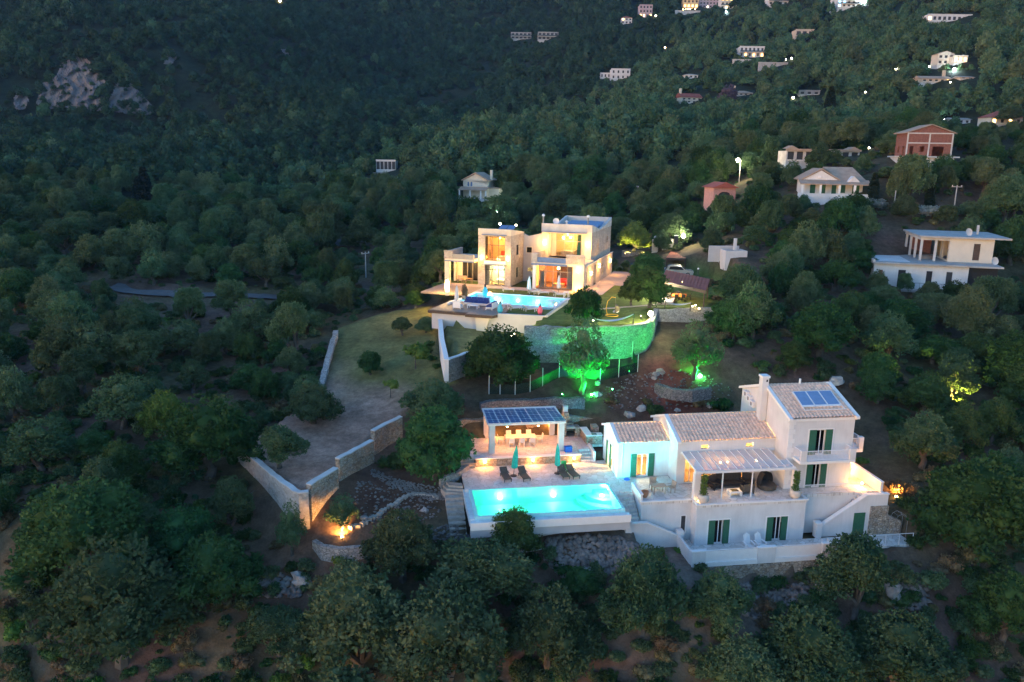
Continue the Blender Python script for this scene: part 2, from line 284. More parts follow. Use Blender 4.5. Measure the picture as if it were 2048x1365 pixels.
_c += [PD(*p) for p in [(1330, 470, 150), (1300, 430, 175), (1450, 520, 118), (1600, 560, 112), (1860, 590, 112), (2040, 600, 112), (1500, 420, 150), (1670, 405, 142), (1850, 340, 152), (2040, 420, 140), (1560, 330, 180), (1250, 400, 190), (1100, 380, 215), (960, 405, 205), (770, 350, 240), (900, 440, 175), (850, 400, 200),
  (600, 400, 235), (300, 400, 235), (100, 400, 225), (100, 300, 300), (400, 300, 320), (600, 300, 330), (850, 290, 400), (300, 230, 410), (60, 232, 405), (300, 120, 445), (60, 120, 445), (100, 0, 600), (350, 0, 620), (600, 100, 540), (600, 200, 440), (750, 200, 500), (600, 0, 690), (900, 0, 760), (900, 120, 640), (900, 210, 520), (1040, 85, 640), (1080, 160, 540), (1020, 250, 300), (1020, 300, 255),
  (1230, 160, 490), (1250, 230, 310), (1380, 208, 385), (1484, 195, 395), (1505, 120, 460), (1610, 85, 480), (1890, 48, 430), (1900, 130, 320), (1872, 168, 290), (2010, 252, 205), (1800, 240, 260), (1700, 200, 330), (1400, 22, 600), (1290, 38, 600), (1560, 14, 560), (1700, 20, 500), (2040, 0, 480), (2040, 120, 330), (1500, 280, 235), (1700, 300, 200), (1300, 310, 240), (-600, 0, 600), (2700, 0, 480), (-600, 300, 300), (2700, 300, 200), (-500, 700, 110), (2600, 700, 95), (-500, 1200, 60), (2600, 1200, 60)]]
_base = tps(_c)
LAWN_PX = [(672, 655, 5.9), (655, 720, 4.4), (638, 785, 2.75), (560, 840, 1.9), (478, 893, 1.25), (540, 944, 1.0), (598, 985, .85), (617, 984, .85), (632, 968, .95), (672, 940, 1.15), (692, 918, 1.3), (742, 884, 1.55), (752, 858, 1.9), (800, 838, 2.4), (850, 800, 3.4), (893, 742, 5.9), (880, 700, 6.2), (872, 655, 6.9), (860, 610, 7.6), (760, 628, 6.6)]
LAWN = [PZ(*p) for p in LAWN_PX]; _lawn = tps(LAWN, .02)
GARDEN = [PZ(*p) for p in [(884, 640, 8.1), (893, 722, 7.2), (950, 700, 7.35), (1040, 680, 7.5), (1062, 668, 7.7), (1092, 650, 8.0), (1000, 640, 8.1)]]; _gard = tps(GARDEN, .02)
WALL2 = [PZ(*p) for p in [(1049, 656, 9.75), (1120, 657, 9.75), (1200, 656, 9.75), (1252, 655.5, 9.75), (1290, 651, 9.75), (1305, 641, 9.75), (1309, 630, 9.75), (1312, 621, 9.75), (1380, 620, 9.75), (1430, 618, 9.75)]]
DECK2 = [V2.w(*p)[:2] for p in [(3.0, -20.3), (8.6, -19.6), (15.3, -18.9), (16.3, -13), (16.3, -6), (30, 0), (36, 14), (30, 26), (8, 26), (-7, 20), (-7, -2), (1.5, -8)]]
def inpoly(P, X, Y):
    X = np.asarray(X); Y = np.asarray(Y); r = np.zeros(X.shape, bool); n = len(P)
    for i in range(n):
        x0, y0 = P[i][0], P[i][1]; x1, y1 = P[(i + 1) % n][0], P[(i + 1) % n][1]
        if y0 == y1: continue
        r ^= ((y0 > Y) != (y1 > Y)) & (X < (x1 - x0) * (Y - y0) / (y1 - y0) + x0)
    return r
def rect(fr, u0, u1, v0, v1): return [fr.w(u, v)[:2] for u, v in ((u0, v0), (u1, v0), (u1, v1), (u0, v1))]
LAWN2 = [p[:2] for p in WALL2] + [V2.w(36, 10)[:2], V2.w(30, 16)[:2], V2.w(14, 8)[:2], V2.w(15, -14)[:2]]
def shrink(P, d):
    cx, cy = sum(p[0] for p in P) / len(P), sum(p[1] for p in P) / len(P)
    return [(p[0] - (p[0] - cx) / max(1e-6, math.hypot(p[0] - cx, p[1] - cy)) * d, p[1] - (p[1] - cy) / max(1e-6, math.hypot(p[0] - cx, p[1] - cy)) * d) for p in P]
LAWN2 = [(x, y + .75) for x, y in shrink(LAWN2, .5)]
PADS = [(LAWN, _lawn), ([(x, y + .5) for x, y in shrink(GARDEN, .4)], _gard), (DECK2, ZB - .06), (LAWN2, ZB - .03), (rect(V2, 2.6, 15.2, -14.2, -6.2), ZB - 2.4), (rect(V2, -4, 16, .5, 19.5), ZB - .3),
        (rect(V1, -18.6, -4, 6.9, 11.8), .4), (rect(V1, -18.8, -5.2, -2.9, 6.5), -3.2), (rect(V1, -5.2, 16.2, -7.2, 7.2), -3.9), (rect(V1, 16, 19, -6.5, -3.8), -3.9)]
_ph = RNG.uniform(0, 6.28, (14, 2)); _dr = RNG.uniform(0, 6.28, 14)
def ground(X, Y):
    X = np.asarray(X, float); Y = np.asarray(Y, float); z = _base(X, Y)
    D = np.hypot(X, Y); a = np.clip((D - 60) / 400, 0, 1)
    for i in range(14):
        wl = 6 * 1.45 ** i; k = 2 * math.pi / wl; amp = .018 * wl * np.where(wl < 25, np.clip(a * 3, .15, 1), a)
        z = z + np.minimum(amp, .5 + a * 3.5) * np.sin(k * (X * math.cos(_dr[i]) + Y * math.sin(_dr[i])) + _ph[i, 0]) * np.sin(k * .7 * (X * math.sin(_dr[i]) - Y * math.cos(_dr[i])) + _ph[i, 1])
    for P, lv in PADS:
        m = inpoly(P, X, Y)
        if m.any(): z = np.where(m, lv(X, Y) if callable(lv) else lv, z)
    return z
def gz(x, y): return float(ground(np.array([x]), np.array([y]))[0])
_rt = np.exp(np.arange(math.log(45), math.log(1500), .03))
def hit(px, py):
    "where the line of sight of a pixel meets the ground"
    v = ray(px, py); Y = np.exp(np.arange(math.log(40), math.log(1500), .006)); X = v[0] / v[1] * Y; Z = CAM_Z + v[2] / v[1] * Y
    g = ground(X, Y); b = np.nonzero(Z < g)[0]; i = b[0] if len(b) else len(Y) - 1
    return float(X[i]), float(Y[i]), float(g[i])
def build_ground():
    ys = np.exp(np.arange(math.log(24), math.log(1500), .0078)); ts = np.arange(-1.15, 1.151, .0082); ny, nx = len(ys), len(ts)
    Y = np.repeat(ys, nx); X = Y * np.tile(ts, ny); Z = ground(X, Y)
    idx = (np.arange(ny - 1)[:, None] * nx + np.arange(nx - 1)[None]).ravel(); fa = np.c_[idx, idx + 1, idx + nx + 1, idx + nx]
    me = bpy.data.meshes.new('ground'); me.vertices.add(len(X)); me.vertices.foreach_set('co', np.c_[X, Y, Z].ravel())
    me.loops.add(fa.size); me.loops.foreach_set('vertex_index', fa.ravel()); me.polygons.add(len(fa)); me.polygons.foreach_set('loop_start', np.arange(0, fa.size, 4)); me.polygons.foreach_set('use_smooth', np.ones(len(fa), bool)); me.update()
    # what grows or lies where: dry grass, green lawn, red soil, rock
    col = np.tile(np.array([.135, .11, .075]), (len(X), 1)); n1 = np.sin(X * .21 + 1) * np.sin(Y * .17 + 2) + .6 * np.sin(X * .53 + Y * .3) * np.sin(Y * .61 - X * .2)
    col += n1[:, None] * np.array([-.016, .004, -.01]); far = np.clip((np.hypot(X, Y) - 140) / 80, 0, 1)[:, None]; col = col * (1 - far) + far * np.array([.028, .045, .028])
    m = inpoly(LAWN, X, Y); u = np.clip((Z - 2.6) / 2.0 + .35 * n1, 0, 1)[:, None]; col = np.where(m[:, None], np.array([.44, .30, .24]) * (1 - u) + u * np.array([.17, .185, .075]), col)
    for P, c in ((GARDEN, (.22, .23, .10)), (DECK2, (.12, .19, .06)), (LAWN2, (.15, .22, .05))): col[inpoly(P, X, Y)] = c
    for (px, py, z, r, c) in [(1300, 775, 4.4, 5.5, (.17, .085, .068)), (1350, 770, 4.7, 4, (.24, .08, .06)), (1230, 775, 4.3, 4, (.12, .08, .06)), (760, 1000, -1, 4.2, (.11, .06, .045)), (820, 985, -.8, 3, (.12, .07, .05)), (640, 1130, -4, 5, (.17, .11, .08)), (250, 980, -.8, 4, (.16, .11, .08)), (270, 1060, -2, 4, (.15, .10, .075)), (560, 1180, -5, 4, (.16, .105, .075)), (1050, 775, 4.4, 4, (.12, .09, .065)), (620, 490, 9.8, 8, (.19, .12, .08)), (80, 530, 7.6, 6, (.13, .085, .07)), (1330, 1160, -5, 6, (.2, .17, .15)), (1750, 1200, -6, 5, (.17, .135, .115)), (1850, 1250, -7, 6, (.14, .095, .08)), (1520, 1200, -6.5, 4, (.2, .17, .15))]:
        x, y = atz(px, py, z); w = np.clip(1.3 - np.hypot(X - x, Y - y) / r + .15 * n1, 0, 1)[:, None]; w = np.where(m[:, None], 0, w); col = col * (1 - w) + w * np.array(c)
    col *= np.array([.84, .76, .70])
    ca = me.color_attributes.new('soil', 'FLOAT_COLOR', 'POINT'); ca.data.foreach_set('color', np.c_[np.clip(col, .01, 1), np.ones(len(X))].ravel())
    mt, nt, b = _new('ground_mat'); L = nt.links; b.inputs['Roughness'].default_value = .95; b.inputs['Specular IOR Level'].default_value = .15
    at = nt.nodes.new('ShaderNodeAttribute'); at.attribute_name = 'soil'; tc = nt.nodes.new('ShaderNodeTexCoord')
    o = at.outputs['Color']
    for sc, am in ((.35, .6), (1.6, .5), (6.0, .35)):
        nz = nt.nodes.new('ShaderNodeTexNoise'); nz.inputs['Scale'].default_value = sc; nz.inputs['Detail'].default_value = 6; L.new(tc.outputs['Object'], nz.inputs[0])
        mr = nt.nodes.new('ShaderNodeMapRange'); mr.inputs[1].default_value = .3; mr.inputs[2].default_value = .7; mr.inputs[3].default_value = 1 - am * .5; mr.inputs[4].default_value = 1 + am * .5; L.new(nz.outputs[0], mr.inputs[0])
        mx = nt.nodes.new('ShaderNodeMixRGB'); mx.blend_type = 'MULTIPLY'; mx.inputs[0].default_value = 1; L.new(o, mx.inputs[1]); L.new(mr.outputs[0], mx.inputs[2]); o = mx.outputs[0]
    L.new(o, b.inputs['Base Color']); bp = nt.nodes.new('ShaderNodeBump'); bp.inputs['Strength'].default_value = .4; bp.inputs['Distance'].default_value = .1; L.new(nz.outputs[0], bp.inputs['Height']); L.new(bp.outputs[0], b.inputs['Normal'])
    me.materials.append(mt); g = link('ground', me, kind='structure'); tag(g, 'dry grassy hillside rising to the dark mountain', None)
build_ground()
# ------------------------------------------------------------------ free-standing walls along a line
def wall_line(name, label, pts, th, m, cap=None, cat='wall', cap_h=.1, group=None, root=None):
    "pts: (x, y, top, bottom)"
    if m.startswith('stone'):
        rj = np.random.default_rng(len(pts) + int(abs(pts[0][0]) * 7)); q = []; amp = .07 if cap in (None, 'stone_grey', 'stone_warm') else .025
        for a, b in zip(pts[:-1], pts[1:]):
            k = max(1, int(math.hypot(b[0] - a[0], b[1] - a[1]) / .7))
            for i in range(k): s_ = i / k; q.append(tuple(a[c] + (b[c] - a[c]) * s_ + (rj.normal() * (amp if c == 2 else amp * .5 if c < 2 else 0)) for c in range(4)))
        pts = q + [pts[-1]]
    t = root or thing(name, label, cat, (pts[0][0], pts[0][1], pts[0][3]), 0, group); ox, oy, oz = (t.location if not root else (0, 0, 0))
    if root: ox, oy, oz = 0, 0, 0
    n = len(pts); L = []; R = []
    for i, p in enumerate(pts):
        a = pts[max(i - 1, 0)]; b = pts[min(i + 1, n - 1)]; dx, dy = b[0] - a[0], b[1] - a[1]; l = math.hypot(dx, dy) or 1; nx, ny = -dy / l * th / 2, dx / l * th / 2
        L.append((p[0] + nx - ox, p[1] + ny - oy)); R.append((p[0] - nx - ox, p[1] - ny - oy))
    def strip(nm, lo, hi, mat, grow=0.0):
        mb = MB(); vs = []
        for i in range(n):
            cx, cy = (L[i][0] + R[i][0]) / 2, (L[i][1] + R[i][1]) / 2; k = 1 + grow
            l = (cx + (L[i][0] - cx) * k, cy + (L[i][1] - cy) * k); r = (cx + (R[i][0] - cx) * k, cy + (R[i][1] - cy) * k)
            vs += [(*l, lo(i) - oz), (*r, lo(i) - oz), (*r, hi(i) - oz), (*l, hi(i) - oz)]
        fs = [(0, 1, 2, 3), (4 * n - 4, 4 * n - 1, 4 * n - 2, 4 * n - 3)]
        for i in range(n - 1):
            a, b = 4 * i, 4 * i + 4; fs += [(a + k, a + (k + 1) % 4, b + (k + 1) % 4, b + k) for k in range(4)]
        return mb.add(vs, fs).build(nm, mat, t)
    strip('masonry', lambda i: pts[i][3], lambda i: pts[i][2], m)
    if cap: strip('coping', lambda i: pts[i][2] + .003, lambda i: pts[i][2] + cap_h, cap, .12)
    return t
# ------------------------------------------------------------------ where the far houses and lamps stand
FH = [
 (1042, 83, 600, 38, 12, 'left of two grey unfinished houses below the ridge', dict(wall='concrete', floors=2, cols=5, win=(.7, .6), balcony=True)), (1096, 83, 600, 38, 14, 'right of two grey unfinished houses below the ridge', dict(wall='concrete', floors=2, cols=5, win=(.7, .6), balcony=True)),
 (1253, 50, 570, 20, 15, 'small pale house with a lit lamp left of the hilltop row', dict(wall='white_wall', roof='hip', floors=2, cols=3, lit=(3,), depth=.9)), (1291, 38, 580, 24, 22, 'brown three-storey house with lit ground floor on the hilltop', dict(wall='lilac_wall', floors=3, cols=4, lit=(0, 1, 3), litm='win_warm', depth=.8)),
 (1381, 20, 590, 28, 15, 'yellow hilltop house with a long lit orange terrace', dict(wall='yellow_wall', floors=2, cols=4, lit=(0, 1, 2, 3), litm='win_orange')), (1418, 17, 590, 36, 17, 'pink house in the middle of the hilltop row', dict(wall='lilac_wall', floors=3, cols=6)),
 (1457, 21, 585, 30, 20, 'white house glowing blue at the right of the hilltop row', dict(wall='white_wall', floors=3, cols=4, lit=(8, 9, 10, 1), litm='win_warm', balcony=True)), (1556, 13, 555, 36, 15, 'white house at the top edge right of the hilltop row', dict(floors=2, cols=4, balcony=True)),
 (1702, 17, 495, 52, 18, 'large white house with blue-lit balconies at the top edge', dict(floors=3, cols=6, lit=(0, 6, 7), litm='win_blue', balcony=True)), (1898, 47, 428, 82, 12, 'long low white building high on the right slope', dict(floors=1, cols=9, lit=(0,), win=(.6, .5))),
 (1608, 85, 478, 34, 20, 'beige house with dark openings on the right slope', dict(wall='beige_wall', floors=2, cols=3, win=(.65, .5), balcony=True)), (1503, 118, 455, 46, 19, 'white house with lit ground floor above a retaining wall', dict(floors=2, cols=6, lit=(1, 3, 5), litm='win_orange', balcony=True)),
 (1214, 160, 485, 26, 9, 'lower left wing of the isolated white house', dict(floors=1, cols=4, win=(.4, .55))), (1241, 160, 487, 36, 19, 'isolated white two-storey house with dark windows in the wood', dict(floors=2, cols=4, win=(.35, .5))),
 (1382, 159, 425, 26, 9, 'small white house with a bright lamp in the wood', dict(roof='hip', roofm='pale_concrete', floors=1, cols=3, depth=.8)), (1383, 209, 380, 42, 19, 'house with a red roof and white chimney in the wood', dict(wall='cream_wall', roof='gable', roofm='roof_red', floors=2, cols=4, rz=.25, chimney=-.42, gable_h=.45)),
 (1487, 193, 392, 36, 10, 'low house with an orange hipped roof and chimney', dict(wall='beige_wall', roof='hip', roofm='roof_pale', floors=1, cols=4, chimney=-.42, gable_h=.5)), (1618, 195, 385, 40, 8, 'grey flat-roofed shed in the wood above the cypress', dict(wall='mid_grey', floors=1, cols=3)),
 (1890, 133, 318, 30, 25, 'pale gabled house with arches on the right slope', dict(wall='cream_wall', roof='front_gable', roofm='roof_pale', floors=2, cols=3, win=(.55, .5), gable_h=.22)), (1920, 130, 318, 26, 13, 'low wing with three orange-lit arches beside the pale gabled house', dict(wall='cream_wall', floors=1, cols=3, lit='all', litm='win_orange', win=(.6, .6))),
 (1872, 170, 288, 56, 13, 'beige low house with a pale tiled roof on the right slope', dict(wall='beige_wall', roof='gable', roofm='roof_pale', floors=1, cols=5, gable_h=.5, lit=(4,), chimney=.4)), (1934, 160, 292, 26, 6, 'small pale roof right of the beige low house', dict(wall='beige_wall', roof='gable', roofm='concrete', floors=1, cols=2, gable_h=.5)),
 (2012, 250, 203, 62, 26, 'house with a red roof and lit windows at the right edge', dict(wall='cream_wall', roof='hip', roofm='roof_red', floors=1, cols=4, lit=(0, 2), gable_h=.48, win=(.4, .5))), (1922, 250, 208, 34, 12, 'white low house left of the red-roofed one at the right edge', dict(roof='gable', roofm='concrete', floors=1, cols=3, gable_h=.3))]
FARLAMPS = [(1792, 138, 330, 'large bright lamp in the wood left of the pale gabled house', 36.0, (1, 0.9, 0.65), 'bulb_white', 0.56), (1908, 141, 312, 'bright white lamp below the orange-lit arches', 24.0, (0.8, 0.9, 1), 'bulb_cool', 0.5), (1586, 197, 372, 'greenish lamp beside the grey shed', 18.0, (0.6, 1, 0.3), 'bulb_white', 0.43), (1730, 185, 330, 'warm lamp in the wood right of the cypress', 15.0, (1, 0.85, 0.4), 'bulb_white', 0.37), (1976, 238, 200, 'orange lamp beside the red-roofed house at the right edge', 33.0, (1, 0.5, 0.12), 'bulb_warm', 0.43), (1888, 242, 205, 'small white lamp near the right edge houses', 3.6, (0.8, 1, 0.9), 'bulb_cool', 0.19), (560, 3, 690, 'orange fire-like light at the top edge above the left mountain', 150.0, (1, 0.5, 0.1), 'bulb_warm', 0.99), (1330, 96, 520, 'warm light on the earth bank in the middle distance', 18.0, (1, 0.6, 0.2), 'bulb_warm', 0.43), (1383, 154, 422, 'bright lamp on the small white house in the wood', 6.0, (1, 1, 1), 'bulb_cool', 0.37), (1583, 118, 445, 'yellow light at the right end of the slope wall', 7.5, (1, 0.8, 0.3), 'bulb_white', 0.37), (1571, 120, 445, 'small yellow light on the slope wall', 4.5, (1, 0.8, 0.3), 'bulb_white', 0.31), (1311, 33, 570, 'white lamp right of the brown hilltop house', 6.0, (1, 0.9, 0.6), 'bulb_white', 0.43), (1452, 27, 575, 'blue white light under the blue-glowing house', 18.0, (0.3, 0.65, 1), 'bulb_cool', 0.5), (1415, 16, 580, 'white lamp in front of the pink hilltop house', 4.5, (1, 0.9, 0.8), 'bulb_white', 0.37), (1691, 9, 488, 'cold lamp on the balconies at the top edge', 18.0, (0.6, 0.8, 1), 'bulb_cool', 0.5), (1729, 7, 488, 'pale lamp right of the balconies at the top edge', 9.0, (0.8, 1, 0.8), 'bulb_cool', 0.5), (1252, 43, 562, 'warm lamp on the small pale hilltop house', 7.5, (1, 0.75, 0.3), 'bulb_warm', 0.5), (1900, 168, 284, 'lamp at the right end of the beige low house', 3.0, (1, 0.85, 0.4), 'bulb_white', 0.19), (1858, 134, 310, 'small lamp left of the pale gabled house', 1.8, (1, 1, 0.7), 'bulb_white', 0.22), (1738, 297, 165, 'white light behind the tree right of the long unfinished house', 6.0, (1, 0.95, 0.8), 'bulb_white', 0.19)]
# ------------------------------------------------------------------ trees
def _ico(sub=1):
    t = (1 + 5 ** .5) / 2; v = [(-1, t, 0), (1, t, 0), (-1, -t, 0), (1, -t, 0), (0, -1, t), (0, 1, t), (0, -1, -t), (0, 1, -t), (t, 0, -1), (t, 0, 1), (-t, 0, -1), (-t, 0, 1)]
    f = [(0, 11, 5), (0, 5, 1), (0, 1, 7), (0, 7, 10), (0, 10, 11), (1, 5, 9), (5, 11, 4), (11, 10, 2), (10, 7, 6), (7, 1, 8), (3, 9, 4), (3, 4, 2), (3, 2, 6), (3, 6, 8), (3, 8, 9), (4, 9, 5), (2, 4, 11), (6, 2, 10), (8, 6, 7), (9, 8, 1)]
    v = [np.array(p) / np.linalg.norm(p) for p in v]
    for _ in range(sub):
        c = {}; g = []
        def mid(a, b):
            k = (min(a, b), max(a, b))
            if k not in c: p = v[a] + v[b]; v.append(p / np.linalg.norm(p)); c[k] = len(v) - 1
            return c[k]
        for a, b, d in f: x, y, z = mid(a, b), mid(b, d), mid(d, a); g += [(a, x, z), (b, y, x), (d, z, y), (x, y, z)]
        f = g
    return np.array(v), f
ICO = _ico(1)
def leaf_cloud(rng, pos, nrm, size, per=3, droop=0.0):
    "sprigs of narrow leaves at the given points"
    n = len(pos); P = np.repeat(pos, per, 0); N = np.repeat(nrm, per, 0)
    d = rng.normal(size=(n * per, 3)); d = d * .8 + N * .75; d[:, 2] += .15 - droop; d /= np.linalg.norm(d, axis=1)[:, None]
    s = np.cross(d, rng.normal(size=(n * per, 3))); s /= np.linalg.norm(s, axis=1)[:, None] + 1e-9
    l = (size * rng.uniform(.7, 1.5, n * per))[:, None]; w = l * .3
    v = np.stack([P, P + d * l * .5 + s * w, P + d * l, P + d * l * .5 - s * w], 1).reshape(-1, 3)
    return v, np.arange(len(v)).reshape(-1, 4)
def np_mesh(name, parts, m):
    "parts: list of (verts, faces array) with equal corner counts each"
    me = bpy.data.meshes.new(name); V = np.concatenate([p[0] for p in parts]); off = 0; lv = []; ls = []; c = 0
    for v, f in parts:
        f = np.asarray(f); k = f.shape[1]; lv.append((f + off).ravel()); ls.append(c + np.arange(len(f)) * k); c += f.size; off += len(v)
    lv = np.concatenate(lv); ls = np.concatenate(ls)
    me.vertices.add(len(V)); me.vertices.foreach_set('co', V.astype(np.float32).ravel()); me.loops.add(len(lv)); me.loops.foreach_set('vertex_index', lv.astype(np.int32)); me.polygons.add(len(ls)); me.polygons.foreach_set('loop_start', ls.astype(np.int32)); me.update(); me.validate()
    me.materials.append(M[m]); return me
def lobes_dome(rng, n, low=.62, flat=.8):
    L = [(np.array([0, 0, low + .62]), .55)]
    for i in range(n):
        a = 2 * math.pi * (i + rng.uniform(-.3, .3)) / n * (2 if i % 2 else 1); h = rng.uniform(0, 1); r = rng.uniform(.42, .72) * (1 - .45 * h)
        L.append((np.array([r * math.cos(a), r * math.sin(a), low + h * .72 * flat]), rng.uniform(.22, .46)))
    for i in range(n + 3):
        a = rng.uniform(0, 6.283); h = rng.uniform(-.1, 1.15); r = rng.uniform(.62, .98) * math.sqrt(max(.1, 1 - .75 * max(h, 0) ** 2)); L.append((np.array([r * math.cos(a), r * math.sin(a), low + h * .78 * flat]), rng.uniform(.10, .22)))
    return L
def crown_mesh(name, rng, lobes, n, size, m, per=3, core=.74, squash=.9):
    parts = []; w = np.array([r * r for c, r in lobes]); cnt = np.maximum(1, (n * w / w.sum())).astype(int)
    for (c, r), k in zip(lobes, cnt):
        d = rng.normal(size=(k, 3)); d /= np.linalg.norm(d, axis=1)[:, None]; q = r * rng.uniform(.68, 1.06, k) ** .8
        bump = 1 + .16 * np.sin(d[:, 0] * 7 + c[0] * 9) * np.sin(d[:, 1] * 6 + c[1] * 7) + .1 * np.sin(d[:, 2] * 9 + c[2] * 5)
        p = c + d * (q * bump)[:, None] * np.array([1, 1, squash]); keep = np.ones(k, bool)
        for c2, r2 in lobes:
            if c2 is not c: keep &= np.linalg.norm(p - c2, axis=1) > r2 * .62
        keep &= (d[:, 2] > -.75) | (rng.uniform(size=k) < .3)
        if keep.any(): parts.append(leaf_cloud(rng, p[keep], d[keep], size, per))
    if core:
        for c, r in lobes:
            v = ICO[0] * r * core * (1 + .18 * rng.normal(size=(len(ICO[0]), 1))) * np.array([1, 1, squash * .95]) + c; parts.append((v, ICO[1]))
    return np_mesh(name, parts, m)
def trunk_mesh(name, rng, lobes, r0=.085, fork=.42, gnarl=.05, n=7):
    mb = MB(); p = [(0, 0, -.25), (rng.normal() * .02, rng.normal() * .02, .05), (rng.normal() * gnarl, rng.normal() * gnarl, .25), (rng.normal() * gnarl, rng.normal() * gnarl, fork)]
    mb.tube(p, [r0 * 1.5, r0 * 1.15, r0, r0 * .85], n)
    f = Vector(p[3])
    for c, r in lobes[:6]:
        e = Vector(c) ; m1 = f.lerp(e, .5) + Vector((rng.normal() * .05, rng.normal() * .05, -.05)); mb.tube([f - Vector((0, 0, .04)), m1, f.lerp(e, .95)], [r0 * .6, r0 * .4, r0 * .18], 5)
    me = mb.mesh(name); me.materials.append(M['bark']); return me
def make_kind(name, seed, n_lobes, n, size, m, low=.62, flat=.8, **kw):
    rng = np.random.default_rng(seed); L = lobes_dome(rng, n_lobes, low, flat); return crown_mesh(name + '_crown', rng, L, n, size, m, **kw), trunk_mesh(name + '_trunk', rng, L)
OLIVE = [make_kind('olive', 10 + i, 7 + i % 5, 6500, .058, 'leaf_olive', low=.55 + .12 * (i % 3), flat=.62 + .2 * (i % 3), core=.58) for i in range(6)]
LOOSE = [make_kind('loose_olive', 40 + i, 9, 3000, .06, 'leaf_olive', low=.75, flat=.5, core=.45) for i in range(2)]
DARK = [make_kind('oak', 60 + i, 12, 6500, .058, 'leaf_dark', low=.55, flat=.9) for i in range(3)]
BRIGHT = [make_kind('bright', 70 + i, 10, 5000, .058, 'leaf_bright', low=.6) for i in range(2)]
FAR = [make_kind('far', 80 + i, 6 + i % 3, 420, .19, 'leaf_far' if i < 5 else 'leaf_olive', low=.5, per=2, core=.84) for i in range(7)] + [make_kind('maquis', 90 + i, 7 + i % 2, 420, .19, 'leaf_maquis', low=.5, per=2, core=.86) for i in range(4)]
def shrub_mesh(name, seed, n, size, m, nl=6, h=.45):
    rng = np.random.default_rng(seed); L = [(np.array([rng.uniform(-.5, .5), rng.uniform(-.5, .5), rng.uniform(.12, h)]), rng.uniform(.35, .55)) for _ in range(nl)]
    return crown_mesh(name, rng, L, n, size, m, core=.8)
SHRUB = [shrub_mesh('shrub', 100 + i, 500, .14, ['leaf_olive', 'leaf_dark', 'leaf_bright', 'leaf_dry'][i % 4]) for i in range(4)]
def cypress_mesh(name, seed):
    rng = np.random.default_rng(seed); parts = []; k = 1500; z = rng.uniform(.03, 1, k); r = .125 * np.sin(np.pi * np.clip(z, 0, 1) ** .55) ** .8 + .012; a = rng.uniform(0, 6.283, k)
    d = np.c_[np.cos(a), np.sin(a), .9 + 0 * a]; p = np.c_[r * np.cos(a), r * np.sin(a), z] * 1.0; parts.append(leaf_cloud(rng, p, d / 1.3, .05, 3)); mb = MB(); mb.lathe([(.03, 0), (.09, .1), (.11, .35), (.08, .7), (.01, .98)], n=8)
    f4 = np.array([q for q in mb.f if len(q) == 4]); parts.append((np.array(mb.v), f4)); return np_mesh(name, parts, 'leaf_cypress')
OLE = shrub_mesh('oleander', 131, 700, .12, 'leaf_bloom'); PUR = make_kind('purple', 140, 8, 700, .14, 'leaf_purple')
CYP = [cypress_mesh('cypress', 5), cypress_mesh('cypress', 6)]
_tn = [0]
def place_tree(kinds, x, y, z, R, label, group=None, name='olive_tree', rz=None, sz=1.0):
    i = _tn[0]; _tn[0] += 1; c, tr = kinds[i % len(kinds)]
    t = thing(name, label, 'tree', (x, y, z - .05), rz if rz is not None else (i * 2.399) % 6.283, group, (R * (.86 + .28 * ((i * .61) % 1)), R * (.84 + .3 * ((i * .37) % 1)), R * sz))
    link('crown', c, t); link('trunk', tr, t); return t
PROT = []     # (x0, y0, x1, y1, distance) picture rectangles that nearer trees must leave free
def free(x, y, z, R, hgt):
    px, py = proj(x, y, z); top = proj(x, y, z + hgt)[1]; w = F_PX / y * R
    for x0, y0, x1, y1, D in PROT:
        if y < D - 1 and px + w > x0 and px - w < x1 and top < y1 and py > y0: return False
    return True
for p in [(1205, 755, 1790, 1110, 64), (925, 815, 1215, 1075, 66), (893, 435, 1230, 655, 100), (1180, 545, 1400, 655, 96), (1425, 368, 1475, 406, 140), (1468, 315, 1484, 365, 150), (920, 355, 1000, 396, 204), (750, 322, 795, 344, 238), (1455, 475, 1490, 520, 120),
          (235, 580, 330, 598, 150), (440, 582, 540, 600, 150), (1310, 455, 1395, 575, 138), (1225, 455, 1300, 510, 150), (640, 655, 890, 960, 60), (480, 893, 640, 1035, 60), (680, 475, 740, 500, 160), (728, 500, 736, 560, 150), (990, 440, 1040, 458, 145), (1040, 395, 1060, 408, 190), (1110, 640, 1440, 792, 76), (1850, 725, 1940, 806, 76), (1765, 950, 1825, 1008, 60), (930, 690, 1320, 800, 74),
          (640, 980, 930, 1075, 58), (40, 125, 290, 206, 390), (1885, 235, 1990, 250, 200)]: PROT.append(p)
for (px, py, D, w, h, lb, kw) in FH: PROT.append((px - w / 2 - 2, py - h - 2, px + w / 2 + 2, py - h * .3, hit(px, py)[1] - 2))
for (px, py, D, lb, p, c, m, r) in FARLAMPS: PROT.append((px - 3, py - 3, px + 3, py + 3, hit(px, py + 3)[1] - 1))
for (x0, y0, x1, y1) in ((1465, 108, 1575, 134), (1350, 15, 1400, 27), (750, 322, 795, 344), (920, 355, 1000, 397), (1600, 340, 1740, 384), (1790, 258, 1912, 318), (1428, 368, 1472, 406), (1728, 458, 1996, 548), (1572, 297, 1600, 318), (1690, 297, 1712, 312), (1458, 478, 1488, 508), (1466, 316, 1488, 362), (270, 345, 302, 398), (1652, 184, 1664, 220)): PROT.append((x0, y0, x1, y1, hit((x0 + x1) / 2, y1 + 1)[1] - 2))
